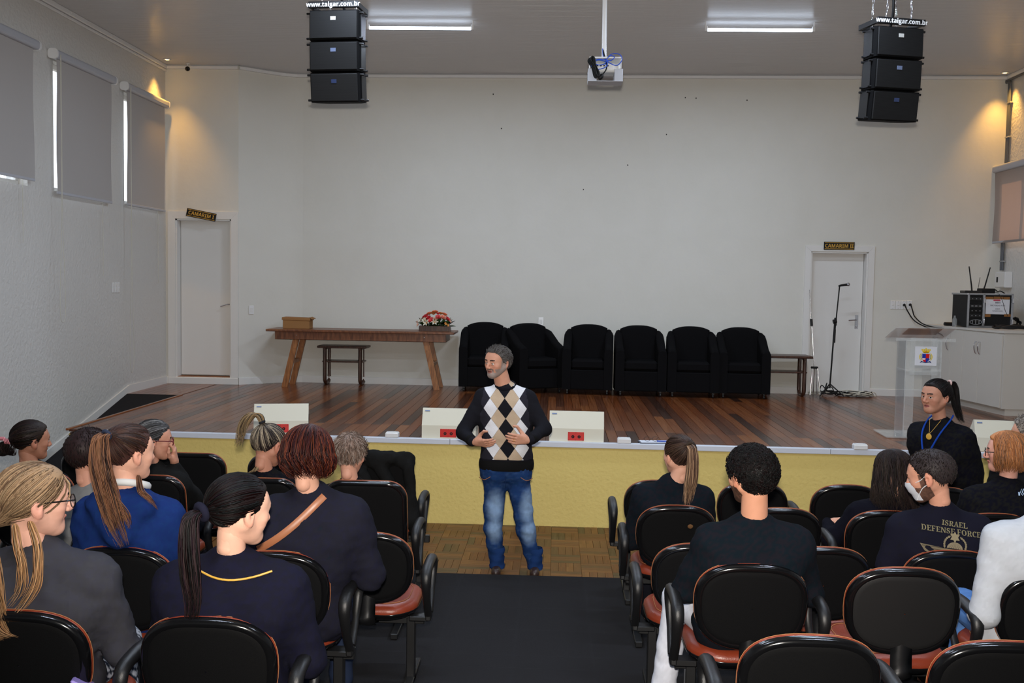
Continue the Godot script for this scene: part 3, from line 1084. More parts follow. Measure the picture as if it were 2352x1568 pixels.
	single("black_cable", tb(smooth([Vector3(4.768, 2.02, zs + 0.01), Vector3(4.768, 2.02, zs + 0.05), Vector3(4.79, 1.95, zs + 0.06), Vector3(4.82, 1.86, zs + 0.08), Vector3(4.88, 1.77, zs + 0.25), Vector3(5.0, 1.735, zs + 0.5), Vector3(5.15, 1.78, zs + 0.62), Vector3(5.20, 1.80, zs + 0.64)], 6), [0.016, 0.016, 0.016, 0.016, 0.016, 0.016, 0.012] + _fill(0.008, 36), 8), M.black, "black cord from last socket running to the equipment case", "cable")
	for q: Array in [[-4.16, 1.80, "blank white wall plate right of the left door"], [-0.20, 1.70, "white socket plate above the second black armchair"]]:
		var n := Vector3(0, 0, 1)
		var z: float = zback(q[0])
		var trn := 0.0
		if q[0] < -3.8:
			trn = 0.70
			z = -13.535
		var o := thing("wall_plate", q[2], "socket", Vector3(q[0], q[1], z + 0.002), trn)
		put("plate", bx(Vector3(0.072, 0.118, 0.008), 0.003, Vector3(0, 0, 0.004)), M.white_gloss, o)
		put("insert", bx(Vector3(0.04, 0.06, 0.003), 0.001, Vector3(0, 0, 0.0095)), M.trim, o)
	# conduit down the right corner
	var g := mat(Color(0.33, 0.345, 0.37), 0.5, 0.5)
	var cd := thing("conduit", "grey electrical conduit running down the right corner", "conduit", Vector3(XR - 0.03, 2.5, -13.62))
	put("pipe", tb([Vector3(0, 0.0, 0), Vector3(0, 2.46, 0)], 0.017, 10), g, cd)
	put("pipe", tb([Vector3(0, 0.0, 0.042), Vector3(0, 2.44, 0.042)], 0.014, 10), g, cd)
	put("pipe", tb(smooth([Vector3(0, 2.40, 0.02), Vector3(0, 2.47, 0.03), Vector3(0, 2.50, 0.10), Vector3(0, 2.50, 6.0)], 4), 0.016, 10), g, cd)
	for y: float in [0.12, 1.35, 1.75, 2.2]:
		put("clamp", bx(Vector3(0.045, 0.02, 0.10), 0.004, Vector3(0.005, y, 0.02)), M.brushed, cd)
	var jb := thing("junction_box", "white junction box on the right wall behind the equipment case", "box", Vector3(XR, 2.375, -13.48))
	put("body", bx(Vector3(0.10, 0.21, 0.30), 0.008, Vector3(-0.05, 0, 0)), M.white_gloss, jb)
	put("cover", bx(Vector3(0.006, 0.19, 0.28), 0.003, Vector3(-0.103, 0, 0)), M.trim, jb)
	put("breaker", bx(Vector3(0.012, 0.07, 0.035), 0.002, Vector3(-0.108, 0.0, -0.06)), M.steel_black, jb)

func _fill(v: float, n: int) -> Array:
	var a := []
	for i in n:
		a.push_back(v)
	return a

func _blind(z0: float, z1: float, top: float, bot: float, wx: float, s: float, m: Material, label: String, chain: float, off := 0.055) -> void:
	var o := thing("roller_blind", label, "blind", Vector3(wx, top, (z0 + z1) / 2), 0.0, "roller blinds on the windows")
	var w := z1 - z0
	var x := s * off
	# cassette: rounded long box
	var b := MB.new()
	var prof := rounded(0.095, 0.095, 0.03, 4)
	b.prism(prof, -w / 2 - 0.02, w / 2 + 0.02, Transform3D(Basis.IDENTITY, Vector3(x, -0.047, 0)))
	put("cassette", b, M.cassette, o)
	for e: float in [-1.0, 1.0]:
		b = MB.new()
		b.prism(rounded(0.105, 0.103, 0.035, 5), -0.012, 0.012, Transform3D(Basis.IDENTITY, Vector3(x, -0.047, e * (w / 2 + 0.03))))
		put("end_cap", b, M.white_gloss, o)
	var h := top - bot - 0.075
	var f := MB.new()
	var nseg := 12
	var r0 := PackedVector3Array(); var rings := []
	for k in nseg + 1:
		var y := -0.08 - h * k / nseg
		var wob := 0.006 * sin(k * 0.5 + z0)
		rings.push_back(PackedVector3Array([Vector3(x + wob, y, -w / 2 + 0.03), Vector3(x + wob + s * 0.002, y, 0), Vector3(x + wob, y, w / 2 - 0.03)]))
	f.skin(rings, false)
	put("fabric", f, m, o)
	put("bottom_bar", bx(Vector3(0.014, 0.028, w - 0.05), 0.003, Vector3(x, bot - top + 0.012, 0)), M.cassette, o)
	if chain > 0.0:
		var zc := w / 2 - 0.02
		var yb := bot - top - chain
		var yb2 := yb if yb > -(top - 0.95) else -(top - 0.95)
		var cx := x + s * 0.05
		var pts := [Vector3(cx, -0.05, zc), Vector3(cx, yb2 * 0.6, zc), Vector3(cx, yb2 * 0.85, zc + 0.045), Vector3(cx, yb2 * 0.97, zc + 0.05), Vector3(cx, yb2, zc), Vector3(cx, yb2 * 0.97, zc - 0.06), Vector3(cx, yb2 * 0.85, zc - 0.055), Vector3(cx, yb2 * 0.6, zc - 0.02), Vector3(cx, -0.05, zc - 0.02)]
		put("bead_chain", tb(smooth(pts, 5), 0.0028, 5), M.white_cable, o)
		put("pull_cord", tb([Vector3(x - s * 0.02, bot - top + 0.01, -w / 2 + 0.22), Vector3(x - s * 0.02, bot - top - [0.62, 0.95, 0.85][int(absf(z0)) % 3], -w / 2 + 0.22)], 0.003, 5), M.white_cable, o)

# ---------------------------------------------------------------- on the stage
func stage_things() -> void:
	# long trestle table
	var tz := -13.50
	var tl := 2.52
	var t := thing("trestle_table", "long brown wooden table with splayed legs against the back wall", "table", Vector3(-2.60, ST, tz))
	put("tabletop", bx(Vector3(tl, 0.03, 0.62), 0.005, Vector3(0, 0.765, 0)), M.table, t)
	for s: float in [-1.0, 1.0]:
		put("apron", bx(Vector3(tl - 0.22, 0.105, 0.03), 0.003, Vector3(0, 0.697, s * 0.24)), M.table, t)
		put("apron", bx(Vector3(0.03, 0.105, 0.45), 0.003, Vector3(s * (tl / 2 - 0.125), 0.697, 0)), M.table, t)
		for f: float in [-1.0, 1.0]:
			var a := Vector3(s * 0.86, 0.72, f * 0.19); var b := Vector3(s * 1.03, 0.0, f * 0.21)
			var m := MB.new()
			m.prism(PackedVector2Array([Vector2(b.x - 0.04, 0), Vector2(b.x + 0.04, 0), Vector2(a.x + 0.04, 0.72), Vector2(a.x - 0.04, 0.72)]), f * 0.20 - 0.02, f * 0.20 + 0.02)
			put("leg", m, M.table_leg, t)
			m = MB.new()
			m.ball(Vector3(s * 0.86, 0.70, 0.257), Vector3(0.008, 0.008, 0.004), 8)
			if f > 0:
				put("bolt", m, M.chrome, t)
		put("stretcher", bx(Vector3(0.06, 0.05, 0.38), 0.003, Vector3(s * 0.955, 0.34, 0)), M.table_leg, t)
	# cardboard box with a loose lid
	var c := thing("cardboard_box", "brown cardboard box on the left end of the table", "box", Vector3(-3.52, ST + 0.78, -13.56), 0.04)
	put("body", bx(Vector3(0.36, 0.12, 0.24), 0.003, Vector3(0, 0.06, 0)), M.cardboard, c)
	put("lid", bx(Vector3(0.385, 0.035, 0.26), 0.003, Vector3(0, 0.13, 0), Basis(Vector3.FORWARD, 0.02)), M.cardboard, c)
	put("flap", bx(Vector3(0.05, 0.004, 0.24), 0.0, Vector3(0.20, 0.142, 0.01), Basis(Vector3.FORWARD, 0.45)), M.cardboard, c)
	flowers()
	# two small tables with bent-wood legs
	for k in 2:
		var at := Vector3(-2.92, ST, -13.78) if k == 0 else Vector3(3.06, ST, -13.50)
		var o := thing("side_table", "dark wooden side table with U-shaped legs under the long table" if k == 0 else "brown wooden side table right of the last armchair", "table", at)
		var wood: Material = M.dark_wood if k == 0 else M.dark_wood
		put("tabletop", bx(Vector3(0.68, 0.03, 0.40), 0.006, Vector3(0, 0.53, 0)), wood, o)
		put("shelf", bx(Vector3(0.56, 0.018, 0.30), 0.003, Vector3(0, 0.325, 0)), wood, o)
		for s: float in [-1.0, 1.0]:
			var pts := []
			for q: Vector2 in [Vector2(0.14, 0.515), Vector2(0.14, 0.12), Vector2(0.12, 0.05), Vector2(0.07, 0.016), Vector2(0.0, 0.012), Vector2(-0.07, 0.016), Vector2(-0.12, 0.05), Vector2(-0.14, 0.12), Vector2(-0.14, 0.515)]:
				pts.push_back(Vector3(s * 0.245, q.y, q.x))
			var m := MB.new()
			m.tube(smooth(pts, 4), 0.024, 4, true, Vector3.RIGHT, 1.1)
			put("leg", m, wood, o)
			put("rail", bx(Vector3(0.03, 0.03, 0.34), 0.002, Vector3(s * 0.245, 0.505, 0)), wood, o)
	armchairs()
	stands()
	lectern()
	cabinet()
	monitors()

func flowers() -> void:
	var at := Vector3(-1.63, ST + 0.78, -13.52)
	var o := thing("flower_arrangement", "pink and orange artificial flowers in a wooden box on the table", "flowers", at)
	var m := MB.new()
	m.box(Vector3(0, 0.004, 0), Vector3(0.40, 0.008, 0.15), 0.001)
	for s: float in [-1.0, 1.0]:
		m.box(Vector3(0, 0.034, s * 0.075), Vector3(0.42, 0.068, 0.012), 0.002)
		m.box(Vector3(s * 0.205, 0.034, 0), Vector3(0.012, 0.068, 0.15), 0.002)
	put("planter", m, M.dark_wood, o)
	put("foam", bx(Vector3(0.39, 0.05, 0.135), 0.0, Vector3(0, 0.035, 0)), mat(Color(0.12, 0.15, 0.09), 0.95, 0.1), o)
	var leafm := vc(0.6, 0.4)
	var petal := vc(0.75, 0.3)
	var r := RandomNumberGenerator.new()
	r.seed = 5
	# leaves
	for k in 70:
		var a := r.randf_range(0, TAU)
		var e := r.randf_range(0.1, 1.2)
		var root := Vector3(r.randf_range(-0.17, 0.17), 0.06, r.randf_range(-0.05, 0.05))
		var d := Vector3(cos(a) * cos(e) * 1.4 + root.x * 3.0, sin(e), sin(a) * cos(e) * 0.7).normalized()
		var L := r.randf_range(0.10, 0.19) * (1.0 if d.y < 0.8 else 0.85)
		var tip := root + d * L + Vector3(0, -0.02 * (1.0 - d.y), 0)
		var sd := d.cross(Vector3.UP).normalized() * r.randf_range(0.014, 0.026)
		var mid := root.lerp(tip, 0.6) + Vector3(0, 0.012, 0)
		m = MB.new()
		var gcol := lin(r.randf_range(0.10, 0.30), r.randf_range(0.22, 0.42), r.randf_range(0.10, 0.20))
		m.col = gcol
		var up := Vector3(0, 0.004, 0)
		m.face(root, mid - sd, tip, mid + up)
		m.face(root, mid + up, tip, mid + sd)
		m.face(mid + up, tip, mid - sd, root)
		m.face(mid + sd, tip, mid + up, root)
		put("leaf", m, leafm, o)
	# blooms: roses (rolled cups) and lilies (pointed stars)
	var cols := {"r": [0.80, 0.28, 0.30], "p": [0.88, 0.42, 0.42], "o": [0.92, 0.56, 0.36], "c": [0.95, 0.72, 0.60], "w": [0.90, 0.86, 0.76], "y": [0.90, 0.60, 0.30]}
	var blooms := [["o", 0.0, 0.255, 0.02, 0.042, 0], ["o", -0.075, 0.235, 0.03, 0.038, 0], ["y", 0.075, 0.238, 0.0, 0.032, 0], ["r", 0.045, 0.235, 0.05, 0.026, 0], ["o", 0.13, 0.225, 0.02, 0.036, 0], ["r", -0.125, 0.195, 0.04, 0.045, 0], ["r", -0.085, 0.175, 0.08, 0.040, 0], ["p", -0.045, 0.145, 0.11, 0.046, 0], ["p", 0.055, 0.185, 0.09, 0.043, 0], ["c", 0.115, 0.185, 0.09, 0.042, 0], ["r", 0.175, 0.165, 0.07, 0.036, 0], ["w", -0.135, 0.15, 0.11, 0.052, 1], ["w", -0.105, 0.115, 0.13, 0.058, 1], ["w", 0.01, 0.125, 0.13, 0.055, 1], ["w", 0.02, 0.165, 0.10, 0.034, 0], ["w", -0.195, 0.14, 0.06, 0.05, 1], ["c", -0.225, 0.085, 0.08, 0.040, 1], ["c", 0.21, 0.135, 0.06, 0.030, 1], ["y", 0.155, 0.105, 0.12, 0.026, 1], ["y", 0.185, 0.085, 0.11, 0.026, 1], ["o", -0.245, 0.12, 0.03, 0.03, 1], ["o", -0.03, 0.235, -0.05, 0.04, 0], ["c", -0.15, 0.17, -0.06, 0.04, 0], ["p", 0.14, 0.17, -0.06, 0.04, 0]]
	for q: Array in blooms:
		var p := Vector3(q[1], q[2], q[3])
		var d := (p - Vector3(q[1] * 0.25, 0.03, 0)).normalized()
		var R: float = q[4]
		var cc: Array = cols[q[0]]
		var x := d.cross(Vector3.UP if absf(d.y) < 0.9 else Vector3.RIGHT).normalized()
		var y := d.cross(x)
		m = MB.new()
		if q[5] == 0:
			for ring in 3:
				var n: int = [7, 6, 4][ring]
				var rr: float = R * [1.0, 0.68, 0.36][ring]
				for k in n:
					var a := TAU * k / n + ring * 0.6
					var out := x * cos(a) + y * sin(a)
					var sd := (x * -sin(a) + y * cos(a)) * rr * 0.62
					var f := r.randf_range(0.88, 1.08)
					m.col = lin(minf(1, cc[0] * f), cc[1] * f * (1.0 - 0.12 * ring), cc[2] * f * (1.0 - 0.1 * ring))
					var b0 := p - d * R * 0.5
					var m0 := p + out * rr * 0.75 + d * R * 0.1
					var t0 := p + out * rr + d * R * (0.35 + 0.12 * ring)
					m.skin([PackedVector3Array([b0 - sd * 0.2, b0, b0 + sd * 0.2]), PackedVector3Array([m0 - sd, m0 + out * rr * 0.1, m0 + sd]), PackedVector3Array([t0 - sd * 0.7, t0 + out * rr * 0.06, t0 + sd * 0.7])], false)
		else:
			for k in 6:
				var a := TAU * k / 6
				var out := x * cos(a) + y * sin(a)
				var sd := (x * -sin(a) + y * cos(a)) * R * 0.24
				var f := r.randf_range(0.92, 1.06)
				m.col = lin(minf(1, cc[0] * f), cc[1] * f, cc[2] * f)
				var b0 := p - d * R * 0.35
				var m0 := p + out * R * 0.55 + d * R * 0.15
				var t0 := p + out * R + d * R * 0.12
				m.skin([PackedVector3Array([b0, b0, b0]), PackedVector3Array([m0 - sd, m0 - d * R * 0.06, m0 + sd]), PackedVector3Array([t0, t0, t0])], false)
			m.col = lin(0.75, 0.5, 0.2)
			m.ball(p - d * R * 0.1, Vector3(R, R, R) * 0.16, 6)
		put("bloom", m, petal, o)

func armchairs() -> void:
	# tub armchair on castors
	var o := thing("armchair", "black fabric tub armchair, leftmost of the row of six", "chair", Vector3.ZERO, 0.0, "six black armchairs on the stage")
	var w := 0.66; var d := 0.58
	# wrap-around shell: arms curve up into the back
	for side: float in [-1.0, 1.0]:
		var rings := []
		var prof := [[0.29, 0.60], [0.27, 0.625], [0.20, 0.64], [0.08, 0.68], [-0.06, 0.755], [-0.17, 0.81], [-0.25, 0.835], [-0.29, 0.84]]
		for q: Array in prof:
			var z: float = q[0]; var top: float = q[1]
			var xo := side * (w / 2 - (0.02 if z < -0.2 else 0.0)); var xi := side * (w / 2 - 0.115)
			var ring := PackedVector3Array([Vector3(xo, 0.07, z), Vector3(xo, top - 0.05, z), Vector3(xo - side * 0.015, top - 0.012, z), Vector3((xo + xi) / 2, top, z), Vector3(xi + side * 0.015, top - 0.012, z), Vector3(xi, top - 0.05, z), Vector3(xi, 0.07, z)])
			if side < 0:
				ring.reverse()
			rings.push_back(ring)
		var m := MB.new()
		m.skin(rings, true, true, true)
		put("arm", m, M.sofa, o)
	var m := MB.new()
	# back: arched top
	var out := PackedVector2Array()
	for k in 13:
		var u := -1.0 + 2.0 * k / 12
		out.push_back(Vector2(-u * 0.245, 0.90 - 0.05 * pow(absf(u), 2.6) + 0.0))
	out.push_back(Vector2(-0.25, 0.30)); out.push_back(Vector2(0.25, 0.30))
	for i in out.size():
		out[i] -= Vector2(0, 0.6)
	m.plate(out, [Vector2(0.03, 0.0), Vector2(0.0, 0.02), Vector2(0.0, 0.09), Vector2(0.012, 0.12), Vector2(0.04, 0.135)], Transform3D(Basis(Vector3.RIGHT, -0.10), Vector3(0, 0.6, -0.29)))
	put("backrest", m, M.sofa, o)
	m = MB.new()
	m.box(Vector3(0, 0.40, 0.06), Vector3(0.435, 0.13, 0.46), 0.03)
	put("seat_cushion", m, M.sofa, o)
	put("base", bx(Vector3(0.45, 0.26, 0.52), 0.012, Vector3(0, 0.20, 0.02)), M.sofa, o)
	put("back_panel", bx(Vector3(0.62, 0.66, 0.03), 0.01, Vector3(0, 0.40, -0.295)), M.sofa, o)
	for x: float in [-0.26, 0.26]:
		for z: float in [-0.22, 0.24]:
			m = MB.new()
			m.lathe([Vector2(0.001, -0.012), Vector2(0.022, -0.012), Vector2(0.026, -0.006), Vector2(0.026, 0.006), Vector2(0.022, 0.012), Vector2(0.001, 0.012)], 12, Transform3D(Basis(Vector3.FORWARD, PI / 2), Vector3(x, 0.026, z)))
			m.box(Vector3(x, 0.06, z), Vector3(0.03, 0.03, 0.03), 0.004)
			put("castor", m, M.steel_black, o)
	var spots := [[-0.945, -13.42, 0.04], [-0.27, -13.36, 0.42], [0.445, -13.33, -0.06], [1.12, -13.27, 0.0], [1.805, -13.25, -0.05], [2.46, -13.25, -0.05]]
	var labs := ["black fabric tub armchair, leftmost of the row of six", "black fabric tub armchair turned to the right, second from the table", "black fabric tub armchair, third from the table", "black fabric tub armchair with gaps on both sides, fourth from the table", "black fabric tub armchair, second from the right end of the row", "black fabric tub armchair at the right end, next to the side table"]
	for k in 6:
		var q: Array = spots[k]
		var c: Node3D = o if k == 0 else copy(o, labs[k])
		c.position = Vector3(q[0], ST, q[1]); c.rotation.y = q[2]

func stands() -> void:
	# folded light tripod leaning on the door casing
	var o := thing("tripod_stand", "thin chrome tripod stand leaning beside the right door", "stand", Vector3(3.50, ST, -13.62))
	var top := Vector3(-0.085, 1.42, -0.07)
	put("pole", tb([Vector3(0.0, 0.36, 0.0), top.lerp(Vector3(0, 0.36, 0), 0.42)], 0.010, 8), M.chrome, o)
	put("pole", tb([top.lerp(Vector3(0, 0.36, 0), 0.42), top], 0.006, 8), M.chrome, o)
	var m := MB.new()
	m.tube([top.lerp(Vector3(0, 0.36, 0), 0.37), top.lerp(Vector3(0, 0.36, 0), 0.46)], 0.018, 10)
	put("clamp", m, M.black, o)
	put("hub", bx(Vector3(0.09, 0.03, 0.05), 0.006, Vector3(0.0, 0.375, 0)), M.black, o)
	for q: Array in [[-0.04, 0.03], [0.05, 0.035], [0.01, -0.05], [0.03, 0.0]]:
		put("leg", tb([Vector3(q[0] * 0.7, 0.37, q[1] * 0.5), Vector3(q[0] * 1.5, 0.012, q[1] * 1.6)], 0.008, 8), M.chrome, o)
	# microphone stand
	o = thing("microphone_stand", "black microphone stand with a microphone in front of the door", "stand", Vector3(3.70, ST, -13.52))
	var hub := Vector3(-0.015, 0.17, 0)
	put("pole", tb([hub - Vector3(0, 0.06, 0), Vector3(0.022, 0.98, 0)], 0.011, 10), M.black, o)
	put("boom", tb([Vector3(0.022, 0.80, 0), Vector3(0.068, 1.48, 0.0)], 0.0085, 10), M.black, o)
	m = MB.new()
	m.tube([Vector3(0.020, 0.72, 0), Vector3(0.026, 0.90, 0)], [0.017, 0.014], 10)
	put("sleeve", m, M.black, o)
	m = MB.new()
	m.tube([Vector3(0.0, 1.0, 0.0), Vector3(0.045, 1.01, 0.0)], [0.03, 0.026], 12)
	m.box(Vector3(0.03, 1.0, 0), Vector3(0.03, 0.11, 0.04), 0.008)
	put("clutch", m, M.black, o)
	for a: float in [0.35, 2.5, 4.5]:
		put("leg", tb([hub, Vector3(-0.02 + cos(a) * 0.19, 0.012, sin(a) * 0.19)], 0.008, 8), M.black, o)
	m = MB.new()
	m.tube([Vector3(0.055, 1.475, 0), Vector3(0.085, 1.485, 0), Vector3(0.165, 1.497, 0)], [0.012, 0.014, 0.017], 12)
	put("microphone", m, M.black, o)
	m = MB.new()
	m.ball(Vector3(0.180, 1.50, 0), Vector3(0.026, 0.024, 0.024), 14)
	put("grille", m, M.brushed, o)
	# heap of cables behind the stand
	var r := RandomNumberGenerator.new()
	r.seed = 77
	for k in 7:
		var white := k in [1, 3, 5]
		m = MB.new()
		var pts := []
		var c := Vector3(r.randf_range(-0.12, 0.12), 0, r.randf_range(-0.04, 0.05))
		for i in 26:
			var a := i * 0.75 + k
			var rad := r.randf_range(0.07, 0.22) * (1.0 if white else 0.85)
			pts.push_back(c + Vector3(cos(a) * rad * 1.25, 0.012 + r.randf_range(0, 0.055) + (0.10 if k == 0 and i % 9 == 4 else 0.0), sin(a) * rad * 0.45))
		m.tube(smooth(pts, 4), 0.007 if not white else 0.006, 6)
		var labs := ["black cable with a high loop, on the heap by the door", "off-white cable coil at the left of the cable heap", "black cable coil in the middle of the cable heap", "off-white cable coil on top of the cable heap", "thin black cable coil at the bottom of the heap", "off-white cable coil at the right of the cable heap", "black cable coil at the right end of the heap"]
		single("cable_coil", m, M.white_cable if white else M.black, labs[k], "cable", Vector3(3.86 + 0.045 * k, ST, -13.60 + 0.01 * k), "cables heaped by the right door")

func lectern() -> void:
	var o := thing("lectern", "clear acrylic lectern bearing a coat of arms", "lectern", Vector3(3.60, ST, -10.05), -0.06)
	put("foot", bx(Vector3(0.66, 0.014, 0.48), 0.003, Vector3(-0.02, 0.012, 0.0)), M.acrylic, o)
	for s: float in [-1.0, 1.0]:
		put("side_panel", bx(Vector3(0.012, 0.94, 0.30), 0.002, Vector3(s * 0.165, 0.49, 0.0)), M.acrylic, o)
		put("side_edge", bx(Vector3(0.09, 0.94, 0.010), 0.002, Vector3(s * 0.125, 0.49, 0.15)), M.acrylic, o)
	put("front_panel", bx(Vector3(0.26, 0.36, 0.010), 0.002, Vector3(0, 0.80, 0.162)), M.acrylic, o)
	put("shelf", bx(Vector3(0.335, 0.014, 0.31), 0.002, Vector3(0, 0.655, 0.0)), M.acrylic, o)
	var bs := Basis(Vector3.RIGHT, 0.42)
	put("top", bx(Vector3(0.56, 0.014, 0.42), 0.003, Vector3(0.0, 1.02, 0.0), Basis(Vector3.RIGHT, -0.30)), M.acrylic, o)
	put("top_lip", bx(Vector3(0.56, 0.03, 0.012), 0.002, Vector3(0.0, 0.965, 0.205)), M.acrylic, o)
	put("folder", bx(Vector3(0.32, 0.010, 0.22), 0.002, Vector3(0.02, 1.035, 0.0), Basis(Vector3.RIGHT, -0.30)), mat(Color(0.42, 0.28, 0.20), 0.6, 0.4), o)
	# printed sheet with the arms
	var sh := put("crest_sheet", bx(Vector3(0.205, 0.185, 0.002), 0.0, Vector3(0.015, 0.805, 0.169)), M.paper, o)
	var z := 0.1705
	var col := func(c: Color) -> StandardMaterial3D: return mat(c, 0.7, 0.3)
	var P := func(pts: Array, c: Color, zz: float) -> void:
		var q := PackedVector2Array()
		for v: Vector2 in pts:
			q.push_back(v)
		var m := MB.new()
		m.prism(q, 0.0, 0.0006, Transform3D(Basis.IDENTITY, Vector3(0.015, 0.805, zz)))
		put("crest_piece", m, col.call(c), sh)
	var blue := Color(0.12, 0.20, 0.62); var red := Color(0.82, 0.10, 0.12); var gold := Color(0.88, 0.76, 0.12); var navy := Color(0.10, 0.15, 0.40)
	P.call([Vector2(-0.034, 0.022), Vector2(0.0, 0.022), Vector2(0.0, -0.02), Vector2(-0.034, -0.02)], blue, z)
	P.call([Vector2(0.0, 0.022), Vector2(0.034, 0.022), Vector2(0.034, -0.02), Vector2(0.0, -0.02)], red, z)
	P.call([Vector2(-0.034, -0.02), Vector2(0.0, -0.02), Vector2(0.0, -0.06), Vector2(-0.017, -0.053), Vector2(-0.031, -0.038)], red, z)
	P.call([Vector2(0.0, -0.02), Vector2(0.034, -0.02), Vector2(0.031, -0.038), Vector2(0.017, -0.053), Vector2(0.0, -0.06)], blue, z)
	P.call([Vector2(-0.032, -0.021), Vector2(-0.004, -0.021), Vector2(-0.006, -0.036), Vector2(-0.03, -0.036)], Color(0.92, 0.9, 0.9), z + 0.0006)
	# wall crown
	P.call([Vector2(-0.030, 0.035), Vector2(0.030, 0.035), Vector2(0.036, 0.052), Vector2(-0.036, 0.052)], gold, z)
	for k in 5:
		var x := -0.036 + k * 0.018
		P.call([Vector2(x - 0.006, 0.052), Vector2(x + 0.006, 0.052), Vector2(x + 0.007, 0.068 + (0.008 if k == 2 else 0.0)), Vector2(x - 0.007, 0.068 + (0.008 if k == 2 else 0.0))], gold, z)
	P.call([Vector2(-0.022, 0.030), Vector2(0.022, 0.030), Vector2(0.026, 0.037), Vector2(-0.026, 0.037)], Color(0.55, 0.45, 0.06), z + 0.0006)
	P.call([Vector2(-0.004, 0.044), Vector2(0.004, 0.044), Vector2(0.004, 0.053), Vector2(-0.004, 0.053)], red, z + 0.0006)
	# corn ears at both sides, ribbon below
	for s: float in [-1.0, 1.0]:
		for k in 2:
			var pts := []
			var m := MB.new()
			for i in 7:
				var a := -0.75 + i * 0.26
				pts.push_back(Vector3(0.015 + s * (0.046 + 0.012 * k) * cos(a), 0.797 + (0.046 + 0.010 * k) * sin(a), z + 0.0005))
			m.tube(pts, [0.001, 0.0035, 0.0045, 0.005, 0.0045, 0.003, 0.001], 6, false, Vector3(0, 0, 1), 0.15)
			put("crest_piece", m, col.call(gold if k == 1 else Color(0.62, 0.58, 0.10)), sh)
		P.call([Vector2(0.0, -0.066), Vector2(s * 0.034, -0.060), Vector2(s * 0.056, -0.066), Vector2(s * 0.046, -0.054), Vector2(s * 0.040, -0.046), Vector2(s * 0.03, -0.052), Vector2(0, -0.058)] if s > 0 else [Vector2(0, -0.058), Vector2(s * 0.03, -0.052), Vector2(s * 0.040, -0.046), Vector2(s * 0.046, -0.054), Vector2(s * 0.056, -0.066), Vector2(s * 0.034, -0.060), Vector2(0.0, -0.066)], navy, z)

